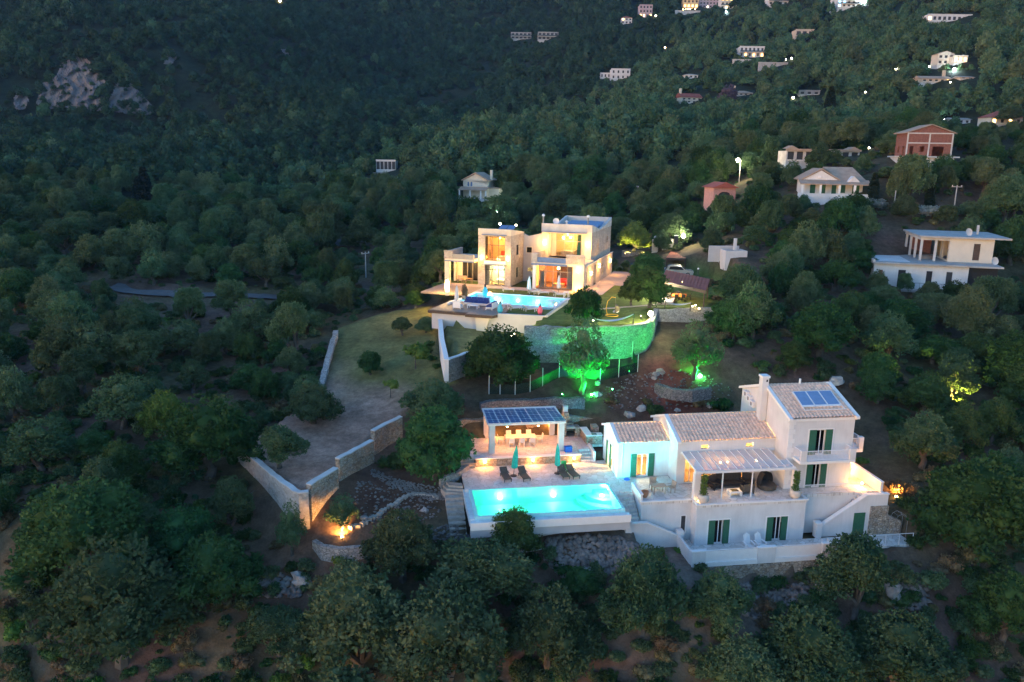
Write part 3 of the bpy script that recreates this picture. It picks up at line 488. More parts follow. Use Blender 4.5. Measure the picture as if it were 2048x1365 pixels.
NOTREE = [[(672, 652), (760, 624), (850, 606), (960, 430), (1235, 430), (1310, 480), (1400, 560), (1440, 640), (1330, 720), (1480, 690), (1500, 760), (1700, 770), (1790, 880), (1840, 950), (1830, 1115), (1380, 1160), (1240, 1120), (1000, 1100), (600, 1125), (500, 1040), (470, 900), (640, 790), (655, 690), (670, 660)],
          [(225, 572), (560, 580), (560, 606), (225, 600)], [(85, 215), (105, 165), (140, 130), (160, 120), (200, 165), (200, 225)], [(230, 215), (250, 180), (290, 220)], [(35, 215), (45, 195), (55, 215)]]
def in_px(x, y, z):
    px, py = proj(x, y, z)
    for i, P in enumerate(NOTREE):
        if i == 0 and (y > 130 or (y > 112 and px < 890)): continue
        if inpoly(P, np.array([px]), np.array([py]))[0]: return True
    return False
HAND = [  # base px, base py, crown width px, kind, height factor, label
 (1030, 1118, 132, DARK, .85, 'round bushy tree standing in front of the lit swimming pool edge'), (805, 1165, 168, OLIVE, .9, 'olive tree just below the rock garden, left of the pool corner'),
 (965, 1232, 225, OLIVE, .62, 'wide olive tree below the pool, in front of the rubble slope'), (1285, 1262, 190, OLIVE, 1.0, 'olive tree in front of the left stair wall of the shuttered villa'),
 (1432, 1265, 130, OLIVE, 1.0, 'small olive tree in front of the lower terrace railing with two chairs'), (1705, 1240, 185, OLIVE, .85, 'olive tree below the stone wall under the stair of the shuttered villa'),
 (700, 1225, 140, OLIVE, .8, 'low olive tree beside the rubble bank in the lower left clearing'), (720, 1370, 270, OLIVE, .9, 'big olive tree at the bottom edge, left of centre'), (890, 1400, 230, OLIVE, .95, 'olive tree cut by the bottom edge below the pool'),
 (1098, 1350, 195, OLIVE, 1.05, 'tall olive tree at the bottom edge below the rubble slope'), (245, 1330, 265, OLIVE, 1.0, 'big pale olive tree in the lower left corner area'), (432, 1225, 200, DARK, .85, 'dark tree leaning over the rubble bank in the lower left'),
 (365, 1130, 145, DARK, .9, 'dark bushy tree behind the leaning one near the bare branches'), (165, 1165, 240, DARK, .95, 'large dark tree on the left, beside the bare brown slope'), (560, 1320, 150, OLIVE, .6, 'low olive bush above the dark hollow at the bottom left'),
 (870, 958, 165, DARK, 1.05, 'big dark tree between the lawn and the solar pergola'), (866, 850, 125, OLIVE, .8, 'olive crown behind the big tree beside the solar pergola'), (560, 938, 118, OLIVE, .75, 'olive tree on the lawn just inside the corner of the stone wall'),
 (628, 850, 122, OLIVE, .75, 'olive tree on the lawn beside the end of the narrow stone wall'), (742, 752, 62, DARK, .9, 'round clipped bush in the middle of the lawn'), (805, 672, 52, OLIVE, .75, 'left one of two small trees at the upper end of the lawn'), (852, 668, 46, OLIVE, .85, 'right one of two small trees at the upper end of the lawn'),
 (335, 885, 125, BRIGHT, .95, 'bright green tree left of the lawn'), (420, 960, 215, DARK, .9, 'wide dark tree left of the lawn, below the bright green one'), (1000, 785, 155, DARK, 1.0, 'large dark tree below the white garden wall'),
 (1170, 668, 84, DARK, 1.1, 'dark tree beside the garden steps of the flat-roofed villa'), (1165, 792, 112, LOOSE, 1.45, 'olive tree lit green from below under the curved retaining wall'), (1388, 760, 100, LOOSE, 1.25, 'tree lit green from below beside the dry stone ring'),
 (1297, 616, 96, DARK, 1.0, 'olive tree with a thick trunk on the lit lawn'), (1262, 614, 50, DARK, 1.5, 'slender tree on the lit lawn beside the thick-trunked olive'), (1292, 562, 80, DARK, .85, 'dark tree in front of the paved drive by the maroon roof'), (1268, 508, 76, BRIGHT, .95, 'yellow green olive lit by lamps in the round stone planter'),
 (1902, 812, 100, LOOSE, 1.1, 'tree lit yellow from below on the dark slope right of the tiled villa'), (1842, 940, 150, OLIVE, .9, 'brownish olive tree right of the tiled villa balcony'), (1950, 1120, 240, DARK, 1.0, 'large dark tree right of the villa stair and its flame-lit rocks'), (1640, 720, 150, DARK, .9, 'dark tree directly behind the roof with three solar collectors'),
 (686, 1062, 84, LOOSE, .9, 'bush lit yellow by a spotlight in the rock garden corner'), (585, 1120, 62, LOOSE, 1.9, 'thin tree with a bare trunk below the stone wall corner'), (830, 618, 52, BRIGHT, .8, 'bush lit yellow by the lamps left of the flat-roofed villa'),
 (1610, 1385, 210, OLIVE, .9, 'olive tree cut by the bottom edge below the tiled villa'), (1790, 1385, 200, OLIVE, .85, 'olive tree at the bottom edge, right of the bare hollow'), (2000, 1290, 170, DARK, 1.0, 'dark tree at the right edge near the bottom'), (1480, 1400, 180, OLIVE, .75, 'low olive tree at the bottom edge right of centre'),
 (500, 692, 100, LOOSE, 1.0, 'spreading olive with a forked trunk in the left grove'), (465, 640, 90, OLIVE, .9, 'olive standing just below the grey road in the left grove')]
_fixed = []
TREES = {}
for (px, py, w, k, sz, lb) in HAND:
    x, y, z = hit(px, py); R = w / 2 * math.hypot(y, CAM_Z - z) / F_PX
    TREES[lb] = place_tree(k, x, y, z, R, lb, sz=sz, name='olive_tree' if k in (OLIVE, LOOSE) else 'broadleaf_tree'); _fixed.append((x, y, R))
# the rest of the wood: a jittered grid over the slopes; the 300 that show largest stand as single trees
cand = []
_cell = 5.0
for iy in range(int(40 / _cell), int(800 / _cell)):
    y0 = iy * _cell; sp = _cell if y0 < 330 else _cell * 1.12
    n = int(.86 * y0 / sp)
    for ix in range(-n, n + 1): cand.append((ix * sp, y0))
cand = np.array(cand); cand += RNG.uniform(-2.3, 2.3, cand.shape); cz = ground(cand[:, 0], cand[:, 1])
picks = []
FOOT = [(hit(1812, 578), a_, b_, 4.2) for a_, b_ in ((0, 3), (2, 8), (4, 13), (6, 2), (8, 7), (10, 12), (12, 5))] + [ (hit(1660, 398), 1.5, 2.5, 8), (hit(1826, 334), 3, 3, 7), (hit(1447, 416), 0, 2, 4.5), (hit(958, 399), 0, 3, 6.5), (hit(1644, 327), -5, 2, 5), (hit(1644, 327), 4, 2, 6), (hit(772, 345), 0, 2, 4.5), (hit(1474, 516), -.5, 1.5, 4.5)]
FOOT = [(h[0] + a, h[1] + b, r) for h, a, b, r in FOOT]
for (px, py, D, w, h, lb, kw) in FH: q = hit(px, py); r = w * q[1] / F_PX; FOOT += [(q[0] + r * k, q[1] + 3, max(3.5, r * .3)) for k in (-.33, 0, .33)]
FOOT = np.array(FOOT)
FX = np.array([f[:2] for f in _fixed]); FR = np.array([f[2] for f in _fixed])
for (x, y), z in zip(cand, cz):
    px, py = proj(x, y, z)
    if px < -260 or px > 2310 or py < -60 or py > 1520: continue
    q = RNG.uniform(); R = (2.2 + 1.7 * q) if y > 180 else (1.85 + 1.6 * q * q + .3 * q); kind = 0
    grove = px < 660 and 600 < py < 900
    if grove and (x * 7.31 + y * 3.77) % 1 < .12: continue
    if grove: R *= .95
    if py < 300 or y > 220:
        nn = math.sin(x * .071 + 2 * math.sin(y * .031)) * math.sin(y * .057 + 1.3 * math.sin(x * .043)); R *= 1.12 + .28 * nn
        if nn < -.45 and q < .5: continue
        if nn < -.2 and q > .85: R *= .55
    if px > 1380 and 280 < py < 850: R *= 1.14
    if py > 1080 and px > 380:
        if (x * 5.13 + y * 2.71) % 1 < .5: continue
        R *= .85
    if in_px(x, y, z): continue
    for k_ in (1, .74, .52, .36):
        if free(x, y, z, R * k_, R * k_ * 1.8): R *= k_; break
    else: continue
    if (np.hypot(FOOT[:, 0] - x, FOOT[:, 1] - y) < FOOT[:, 2] + R * .45).any(): continue
    if (np.hypot(FX[:, 0] - x, FX[:, 1] - y) < FR * .75 + R * .6).any(): continue
    picks.append((F_PX * R / math.hypot(y, CAM_Z - z), x, y, z, R, px, py))
picks.sort(reverse=True)
LAND = [(1860, 520, 'half-finished house on the right'), (1670, 375, 'white bungalow'), (1850, 300, 'red brick house'), (1640, 312, 'long low unfinished house'), (1448, 395, 'small pink house'), (1475, 330, 'tall street lamp'), (1475, 500, 'small roofless building'), (960, 378, 'cream house behind the villa'), (770, 335, 'white pavilion'), (1100, 500, 'flat-roofed stone villa'), (1340, 480, 'entrance gate'),
 (390, 592, 'grey road in the left grove'), (732, 530, 'utility pole in the left grove'), (640, 720, 'narrow stone wall of the lawn'), (330, 840, 'bright green tree'), (540, 950, 'corner of the lawn wall'), (285, 380, 'two cypresses'), (60, 430, 'lone small cypress at the left edge'), (100, 540, 'dirt track at the left edge'), (500, 660, 'forked olive in the left grove'), (170, 1080, 'large dark tree by the bare slope'), (430, 1150, 'tree leaning over the rubble bank'), (250, 1250, 'big pale olive at lower left'), (580, 1200, 'rubble bank at lower left'), (965, 1170, 'wide olive below the pool'), (1290, 1180, 'left stair wall of the tiled villa'), (1700, 1180, 'olive under the stair wall'), (1950, 1040, 'large dark tree right of the stair'), (1900, 770, 'yellow-lit tree on the right slope'), (1650, 690, 'tree behind the solar collectors'), (1850, 1240, 'bare hollow at lower right'), (1400, 720, 'green-lit tree by the stone ring'), (720, 1290, 'big olive at the bottom edge'), (300, 480, 'thick grove above the road'), (150, 800, 'open grove left of the bright green tree')]
def zone(px, py, dark, R):
    b = min(LAND, key=lambda l: (l[0] - px) ** 2 + 1.6 * (l[1] - py) ** 2); dx, dy = px - b[0], py - b[1]
    d = ('right of' if dx > 0 else 'left of') if abs(dx) > abs(dy) * 1.2 else ('below' if dy > 0 else 'above')
    n = ('' if dx * dx + dy * dy < 5200 else 'well ')
    return ('%s%s tree %s%s the %s' % ('big ' if R > 3.35 else 'small ' if R < 2.7 else '', 'evergreen' if dark else 'olive', n if d != 'x' else '', d, b[2]), 'trees near the ' + b[2])
NI = 300 - len(HAND)
for i, (s, x, y, z, R, px, py) in enumerate(picks[:NI]):
    h = (x * 13.7 + y * 7.9) % 1; k = DARK if (h < .25 or (px > 1400 and h < .5)) else (LOOSE if (px < 660 and h > .62 and 560 < py < 950) else OLIVE)
    a, g = zone(px, py, k is DARK, R)
    place_tree(k, x, y, z, R, a, g, sz=.72 + .5 * ((h * 5) % 1), name='olive_tree' if k is not DARK else 'broadleaf_tree')
# ---- instanced masses (wood on the far slopes, undergrowth)
def scatter(name, label, protos, P, S, idx, R3, kind='stuff'):
    c = bpy.data.collections.new(name + '_models')
    for i, me in enumerate(protos): o = bpy.data.objects.new('%s_model_%02d' % (name, i), me); c.objects.link(o)
    me = bpy.data.meshes.new(name); me.vertices.add(len(P)); me.vertices.foreach_set('co', np.asarray(P, np.float32).ravel())
    for nm, tp, v in (('s', 'FLOAT_VECTOR', S), ('k', 'INT', idx), ('r', 'FLOAT_VECTOR', R3)):
        a = me.attributes.new(nm, tp, 'POINT'); a.data.foreach_set('vector' if tp == 'FLOAT_VECTOR' else 'value', np.asarray(v, np.float32 if tp != 'INT' else np.int32).ravel())
    o = link(name, me, kind=kind); tag(o, label)
    g = bpy.data.node_groups.new(name, 'GeometryNodeTree'); g.interface.new_socket('Geometry', in_out='INPUT', socket_type='NodeSocketGeometry'); g.interface.new_socket('Geometry', in_out='OUTPUT', socket_type='NodeSocketGeometry')
    N = g.nodes; L = g.links; gi = N.new('NodeGroupInput'); go = N.new('NodeGroupOutput'); ip = N.new('GeometryNodeInstanceOnPoints'); ci = N.new('GeometryNodeCollectionInfo'); ci.inputs[0].default_value = c; ci.inputs[1].default_value = True; ci.inputs[2].default_value = True
    def at(nm, tp): n = N.new('GeometryNodeInputNamedAttribute'); n.data_type = tp; n.inputs[0].default_value = nm; return n.outputs[0]
    ip.inputs['Pick Instance'].default_value = True; L.new(gi.outputs[0], ip.inputs['Points']); L.new(ci.outputs[0], ip.inputs['Instance']); L.new(at('k', 'INT'), ip.inputs['Instance Index'])
    e = N.new('FunctionNodeEulerToRotation'); L.new(at('r', 'FLOAT_VECTOR'), e.inputs[0]); L.new(e.outputs[0], ip.inputs['Rotation']); L.new(at('s', 'FLOAT_VECTOR'), ip.inputs['Scale']); L.new(ip.outputs[0], go.inputs[0])
    md = o.modifiers.new('scatter', 'NODES'); md.node_group = g; return o
rest = np.array([p[1:] for p in picks[NI:]]); nr = len(rest); _yy = rest[:, 1]
_pp = rest[:, 4:6]; _far = _pp[:, 1] < np.interp(_pp[:, 0], [0, 400, 700, 800, 1000, 1100, 1250, 1400, 2048], [425, 415, 350, 312, 252, 225, 165, 40, -40]) + 14 * np.sin(_pp[:, 0] * .05); _k = np.where(_yy < 240, RNG.integers(11, 11 + 9, nr), np.where(_far & (RNG.uniform(size=nr) < .95), RNG.integers(7, 11, nr), RNG.integers(0, 7, nr))); _s = rest[:, 3:4] * np.c_[np.ones(nr), RNG.uniform(.75, 1.2, nr), RNG.uniform(.7, 1.35, nr)]
scatter('hillside_woodland', 'dense evergreen wood covering the far slopes', [f[0] for f in FAR] + [f[0] for f in OLIVE] + [f[0] for f in DARK], rest[:, :3], _s, _k, np.c_[np.zeros(nr), np.zeros(nr), RNG.uniform(0, 6.28, nr)])
ug = []
while len(ug) < 8000:
    y = 44 * math.exp(RNG.uniform(0, 1.5)); x = RNG.uniform(-.8, .8) * y; ug.append((x, y))
ug = np.array(ug); uz = ground(ug[:, 0], ug[:, 1]); keep = np.array([not in_px(x, y, z) and not (np.hypot(FOOT[:, 0] - x, FOOT[:, 1] - y) < FOOT[:, 2]).any() and free(x, y, z, .8, .9) for (x, y), z in zip(ug, uz)])
ug = ug[keep]; uz = uz[keep]; n = len(ug); s = RNG.uniform(.2, 1.15, n)[:, None] * np.c_[np.ones(n), np.ones(n), RNG.uniform(.7, 1.2, n)]
scatter('undergrowth', 'low shrubs and dry tufts between the olive trees', SHRUB, np.c_[ug, uz - .05], s, RNG.choice(4, n, p=[.5, .26, .03, .21]), np.c_[np.zeros(n), np.zeros(n), RNG.uniform(0, 6.28, n)])
for (px, top, base, D, lb) in [(292, 342, 415, 232, 'taller of the two dark cypresses on the left slope'), (279, 362, 415, 232, 'shorter of the two dark cypresses on the left slope'), (1658, 182, 231, 330, 'dark cypress on the right slope below the grey roof'), (1020, 214, 246, 310, 'dark cypress on the ridge above the flat-roofed villa'), (1858, 372, 418, 150, 'dark cypress right of the white bungalow'), (58, 425, 445, 200, 'small dark cypress at the left edge'), (1745, 350, 400, 146, 'dark cypress beside the right end of the white bungalow'), (968, 222, 250, 320, 'small cypress left of the ridge')]:
    x, y, z = hit(px, base); D = y; h = (base - top) * D / F_PX * 1.05; t = thing('cypress', lb, 'tree', (x, y, z - .2), px * .1, 'cypresses', (h * 1.15, h * 1.15, h)); link('foliage', CYP[px % 2], t); MB().tube([(0, 0, -.05), (0, 0, .1)], .02, 6).build('trunk', 'bark', t)
# cliff of bare limestone on the left mountain
def cliff(label, poly, D0, slope, name='cliff'):
    xs = [p[0] for p in poly]; ys = [p[1] for p in poly]; st = max(2.2, (max(xs) - min(xs)) / 70); gx = np.arange(min(xs), max(xs), st); gy = np.arange(min(ys), max(ys), st); rng = np.random.default_rng(int(xs[0]))
    mb = MB(); idx = {}; qs = [(a, b) for a in np.linspace(min(xs), max(xs), 6) for b in np.linspace(min(ys), max(ys), 6)]; A6 = lambda a, b: np.stack([np.ones_like(a), a, b, a * b, a * a, b * b], -1); _a = np.array(qs); cf = np.linalg.lstsq(A6(_a[:, 0] / 100, _a[:, 1] / 100), np.array([hit(*q)[1] for q in qs]), rcond=None)[0]
    for j, py in enumerate(gy):
        for i, px in enumerate(gx):
            if not inpoly(poly, np.array([px]), np.array([py]))[0]: continue
            D = float(A6(np.array(px / 100), np.array(py / 100)) @ cf) - 5 + 1.3 * math.sin(px * .22 + math.sin(py * .13) * 2) * math.sin(px * .09 + 1) + .5 * math.sin(py * .35 + px * .17) + rng.normal() * .22
            idx[i, j] = len(mb.v); mb.v.append(atD(px + rng.normal() * .5, py + rng.normal() * .5, D))
    for (i, j), a in idx.items():
        q = [idx.get(k) for k in ((i + 1, j), (i + 1, j + 1), (i, j + 1))]
        if None not in q: mb.f.append((a, q[0], q[1], q[2]))
    return tag(mb.build(name, 'cliff_rock'), label, 'cliff')
cliff('large pale rock face with ochre streaks on the left mountain', [(70, 208), (85, 165), (112, 150), (128, 112), (150, 106), (172, 112), (198, 145), (216, 165), (212, 224), (185, 222), (170, 232), (140, 216), (100, 220)], 398, .30)
cliff('small rock face right of the large one on the left mountain', [(214, 206), (236, 158), (250, 155), (270, 172), (306, 212), (302, 232), (250, 228), (218, 224)], 398, .30)
cliff('low rock face at the far left of the mountain', [(25, 205), (30, 180), (52, 185), (60, 200), (50, 222), (30, 220)], 398, .30)
_cl = [o for o in COL.objects if o.name.startswith('cliff')]; _cv = np.array([tuple(v.co) for o in _cl for v in o.data.vertices]); _cv = _cv[RNG.uniform(size=len(_cv)) < .02]; _n = len(_cv)
scatter('cliff_scrub', 'scrub clinging to the rock faces of the left mountain', [FAR[7][0], FAR[8][0], SHRUB[0]], _cv, np.repeat(RNG.uniform(.6, 2.0, (_n, 1)), 3, 1), RNG.integers(0, 3, _n), np.c_[np.zeros(_n), np.zeros(_n), RNG.uniform(0, 6.28, _n)])
cliff('small grey outcrop high on the left mountain', [(325, 130), (335, 105), (348, 98), (356, 115), (345, 130)], 430, .30)
cliff('pale outcrop above the middle of the left slope', [(560, 98), (575, 98), (581, 112), (578, 122), (568, 110)], 520, .35)
# ------------------------------------------------------------------ building helpers
def wallh(mb, p0, p1, z0, z1, th, holes=()):
    "upright wall from p0 to p1 (its face on that line, body to the left) with rectangular openings (s0, s1, h0, h1)"
    d = Vector((p1[0] - p0[0], p1[1] - p0[1], 0)); l = d.length; d.normalize(); n = Vector((-d.y, d.x, 0))
    S = sorted({0.0, l, *[min(max(h[i], 0), l) for h in holes for i in (0, 1)]}); Hh = sorted({z0, z1, *[min(max(h[i], z0), z1) for h in holes for i in (2, 3)]})
    for i in range(len(S) - 1):
        run = None; segs = []
        for j in range(len(Hh) - 1):
            sm, hm = (S[i] + S[i + 1]) / 2, (Hh[j] + Hh[j + 1]) / 2
            if any(h[0] < sm < h[1] and h[2] < hm < h[3] for h in holes): run = None
            elif run is None: run = [Hh[j], Hh[j + 1]]; segs.append(run)
            else: run[1] = Hh[j + 1]
        for a, b in segs:
            q = [Vector((p0[0], p0[1], 0)) + d * S[i], Vector((p0[0], p0[1], 0)) + d * S[i + 1]]; q += [q[1] + n * th, q[0] + n * th]
            mb.prism([(p.x, p.y) for p in q], a, b)
    return mb
def room_shell(u0, u1, v0, v1, z0, z1, th=.3, front=(), left=(), right=(), back=()):
    mb = MB(); wallh(mb, (u0, v0), (u1, v0), z0, z1, th, front); wallh(mb, (u1, v1), (u0, v1), z0, z1, th, back)
    wallh(mb, (u1, v0 + th), (u1, v1 - th), z0, z1, th, right); wallh(mb, (u0, v1 - th), (u0, v0 + th), z0, z1, th, left); return mb
def tile_sheet(u0, u1, va, za, vb, zb, pitch=.34, row=.46, amp=.11):
    "a slope of barrel tiles from the eave (va, za) to the ridge (vb, zb)"
    L = math.hypot(vb - va, zb - za); dv, dz = (vb - va) / L, (zb - za) / L; nv, nz = -dz, dv
    if nz < 0: nv, nz = -nv, -nz
    nc = max(1, round((u1 - u0) / pitch)); p = (u1 - u0) / nc; nr = max(1, round(L / row)); r = L / nr; prof = [(0, 0), (.12, .0), (.28, .8), (.5, 1), (.72, .8), (.88, 0)]
    us = [(u0 + (c + a) * p, h * amp) for c in range(nc) for a, h in prof] + [(u1, 0)]; mb = MB(); W = len(us)
    for k in range(nr):
        for s, lift in ((k * r, .055), ((k + 1) * r, 0.0)):
            for u, h in us: q = h + lift + .02; mb.v.append((u, va + dv * s + nv * q, za + dz * s + nz * q))
    for k in range(2 * nr - 1):
        for i in range(W - 1): a = k * W + i; mb.f.append((a, a + 1, a + W + 1, a + W))
    return mb
def pane_window(t, u0, u1, z0, z1, v, frame='white_trim', gl='dark_glass', nx=2, nz=1, fw=.06, axis='u', name='window'):
    "a framed window lying in the plane v (axis u) or in the plane u (axis v)"
    def bx(mb, a0, a1, b0, b1, c0, c1): return mb.box(a0, a1, b0, b1, c0, c1) if axis == 'u' else mb.box(b0, b1, a0, a1, c0, c1)
    mb = MB(); bx(mb, u0, u1, v, v + .08, z0, z0 + fw); bx(mb, u0, u1, v, v + .08, z1 - fw, z1)
    for i in range(nx + 1): c = u0 + (u1 - u0) * i / nx; bx(mb, min(max(c - fw / 2, u0), u1 - fw), min(max(c + fw / 2, u0 + fw), u1), v + .002, v + .078, z0 + fw, z1 - fw)
    for j in range(1, nz): c = z0 + (z1 - z0) * j / nz; bx(mb, u0 + fw, u1 - fw, v + .01, v + .07, c - fw / 2, c + fw / 2)
    f = mb.build(name, frame, t)
    for i in range(nx): 
        a, b = u0 + (u1 - u0) * i / nx, u0 + (u1 - u0) * (i + 1) / nx; bx(MB(), a + .01, b - .01, v + .035, v + .045, z0 + .01, z1 - .01).build('pane', gl, f)
    return f
def shutter(t, u0, u1, z0, z1, v):
    mb = MB(); mb.box(u0, u1, v - .05, v - .012, z0, z1); 
    o = mb.build('shutter', 'green_shutter', t); sl = MB(); n = int((z1 - z0 - .2) / .11)
    for k in range(n): z = z0 + .1 + k * .11; sl.extr([(u0 + .06, v - .052, z), (u0 + .06, v - .075, z), (u0 + .06, v - .052, z + .07)], (u1 - u0 - .12, 0, 0))
    sl.build('louvre_slats', 'green_shutter', o, kind='stuff'); return o
def shuttered(t, u0, u1, z0, z1, v, gl='dark_glass', k=.3, left=True, right=True):
    w = u1 - u0; pane_window(t, u0 + w * k * left, u1 - w * k * right, z0 + .02, z1, v + .12, gl=gl, fw=.07)
    if left: shutter(t, u0, u0 + w * k, z0, z1 + .02, v)
    if right: shutter(t, u1 - w * k, u1, z0, z1 + .02, v)
    mb = MB(); e = .13; mb.box(u0 - e, u0 - .003, v - .02, v + .004, z0, z1 + e); mb.box(u1 + .003, u1 + e, v - .02, v + .004, z0, z1 + e); mb.box(u0, u1, v - .021, v + .004, z1 + .024, z1 + e + .004); mb.build('window_surround', 'white_trim', t)
def baluster_rail(t, p0, p1, z, h=.95, step=.12, m='metal_white'):
    mb = MB(); d = Vector((p1[0] - p0[0], p1[1] - p0[1], 0)); l = d.length; d.normalize(); n = max(2, int(l / step))
    mb.tube([(p0[0], p0[1], z + h), (p1[0], p1[1], z + h)], .035, 5); mb.tube([(p0[0], p0[1], z + .1), (p1[0], p1[1], z + .1)], .025, 4)
    for i in range(n + 1): q = Vector((p0[0], p0[1], 0)) + d * (l * i / n); mb.tube([(q.x, q.y, z + .1), (q.x, q.y, z + h)], .016, 4, False)
    return mb.build('railing', m, t)
def bulb(t, p, r=.07, m='bulb_warm', name='bulb'): return MB().lathe([(.01, -r), (r * .8, -r * .6), (r, 0), (r * .8, r * .6), (.01, r)], p, 8).build(name, m, t, smooth=True)
def wall_light(fr, u, v, z, label, power=12, color=WARM, m='bulb_warm', out=(0, -1), group=None, up=True, r=.07):
    "small lamp on a wall; out = direction it faces in the frame"
    X, Y, Z = fr.w(u, v, z); t = thing('wall_lamp', label, 'lamp', (X, Y, Z), fr.yaw, group); ox, oy = out
    MB().box(-.06 + min(ox, 0) * .04, .06 + max(ox, 0) * .04, -.06 + min(oy, 0) * .04, .06 + max(oy, 0) * .04, -.1, .0).build('bracket', 'dark_frame', t)
    bulb(t, (ox * .14, oy * .14, .06), r, m); lamp(t, 'POINT', (ox * .3, oy * .3, .08), power, color, .1); return t
def ground_spot(x, y, label, power, color, m, aim, spot=110, z=None, cat='spotlight', r=.12, group=None):
    z = gz(x, y) if z is None else z; t = thing('garden_spotlight', label, cat, (x, y, z), 0, group)
    MB().tube([(0, 0, -.1), (0, 0, .2)], .03, 5).build('spike', 'dark_frame', t); a = Vector(aim).normalized(); MB().tube([Vector((0, 0, .25)) - a * .12, Vector((0, 0, .25)) + a * .08], [.07, .1], 8).build('housing', 'dark_frame', t); bulb(t, tuple(Vector((0, 0, .25)) + a * .1), r, m)
    lamp(t, 'SPOT', tuple(Vector((0, 0, .25)) + a * .3), power, color, .12, spot, a); return t
# ------------------------------------------------------------------ the tiled villa with green shutters
H1 = thing('tiled_villa', 'white villa with pale tiled roofs, green shutters and a two-storey right wing', 'villa', V1.w(0, 0, 0), V1.yaw)
# lower storey
_mb = room_shell(-.13, 9.61, -4.43, 0, -3.62, -.25, front=[(1.32, 2.5, -3.56, -1.45), (6.75, 7.82, -3.56, -1.45)]); _mb.box(-4.54, -.135, -3.29, 1.98, -3.62, -.25); _mb.build('lower_wall', 'white_wall', H1)
for q in ((1.02, 2.85), (6.2, 8.05)): shuttered(H1, q[0], q[1], -3.6, -1.45, -4.43)
MB().box(-1.05, -.5, -3.32, -3.295, -3.0, -1.35).build('window_surround', 'white_trim', H1); MB().box(-.98, -.62, -3.345, -3.325, -2.92, -1.42).build('pane', 'dark_frame', H1)
MB().box(9.615, 9.64, -4.2, -3.75, -3.6, -1.5).build('side_door', 'mid_grey', H1)
MB().box(9.62, 15.2, -3.4, -2.2, -3.62, -.2).build('lower_wall', 'white_wall', H1)
# left wing
_w = room_shell(-5.14, -.4, 1.98, 6.9, .02, 3.3, front=[(1.75, 2.82, .05, 2.2)], left=[(1.2, 2.9, .05, 2.25)]); _w.extr([(-5.14, 2.0, 3.3), (-5.14, 6.88, 3.3), (-5.14, 4.44, 4.16)], (.25, 0, 0)); _w.build('wall', 'white_wall', H1)
for a, b in ((1.82, 4.44), (7.06, 4.44)): tile_sheet(-5.0, -.42, a, 3.32 if a < 4 else 3.32, b, 4.2).build('roof_tiles', 'roof_tile', H1, kind='stuff')
MB().extr([(-5.32, 1.7, 3.2), (-5.32, 4.44, 4.14), (-5.32, 7.2, 3.2), (-5.32, 7.2, 3.4), (-5.32, 4.44, 4.36), (-5.32, 1.7, 3.4)], (.34, 0, 0)).build('roof_verge', 'white_trim', H1)
pane_window(H1, -3.39, -2.32, .05, 2.2, 2.1, gl='window_glass', fw=.08); shutter(H1, -3.95, -3.41, .06, 2.22, 1.98); shutter(H1, -2.30, -1.76, .06, 2.22, 1.98)
MB().box(-5.16, -5.13, 2.0, 2.5, 0, 3.0).build('corner_quoins', 'white_trim', H1)
for i, v in enumerate((4.0, 5.15)): MB().box(-5.22, -5.16, v, v + .5, .06, 2.3).build('shutter', 'green_shutter', H1)
MB().tube([(-4.75, 1.93, 3.2), (-4.75, 1.93, .1)], .035, 5).build('drainpipe', 'metal_white', H1)
MB().box(-4.8, -.75, 2.4, 6.5, .025, .05).build('room_floor', 'wood', H1)
bulb(H1, (-2.8, 4.2, 2.6), .12, 'bulb_warm', 'ceiling_lamp'); lamp(H1, 'POINT', (-2.8, 4.0, 2.3), 190, (1, .66, .22), .15)
# middle house
_w = room_shell(-.38, 8.64, 0, 6.74, .02, 3.95, front=[(.75, 1.75, .05, 2.3), (2.3, 6.3, .05, 2.4), (2.15, 2.85, 3.22, 3.58), (6.3, 7.0, 3.22, 3.58)])
_w.extr([(-.38, .02, 3.95), (-.38, 6.72, 3.95), (-.38, 3.37, 5.15)], (.28, 0, 0)); _w.build('wall', 'white_wall', H1)
for a in (-.2, 6.94): tile_sheet(-.2, 8.6, a, 3.98, 3.37, 5.22).build('roof_tiles', 'roof_tile', H1, kind='stuff')
MB().extr([(-.56, -.3, 3.85), (-.56, 3.37, 5.17), (-.56, 7.05, 3.85), (-.56, 7.05, 4.06), (-.56, 3.37, 5.40), (-.56, -.3, 4.06)], (.36, 0, 0)).build('roof_verge', 'white_trim', H1)
pane_window(H1, .37, 1.37, .05, 2.3, .1, gl='window_glass'); pane_window(H1, 1.92, 5.92, .05, 2.4, .1, gl='window_glass', nx=4)
for u in (1.77, 5.92): MB().box(u, u + .7, .12, .13, 3.22, 3.58).build('pane', 'window_glass', H1); MB().box(u - .08, u + .78, -.05, -.004, 3.10, 3.20).build('window_sill', 'white_trim', H1)
MB().box(0, 8.3, .4, 6.4, .025, .05).build('room_floor', 'wood', H1); MB().box(0, 8.3, 3.2, 3.3, .05, 3.9).build('room_partition', 'room_wall', H1)
for u in (1.8, 5.8): bulb(H1, (u, 1.8, 3.3), .14, 'bulb_warm', 'ceiling_lamp'); lamp(H1, 'POINT', (u, 1.6, 3.0), 140, (1, .62, .2), .2)
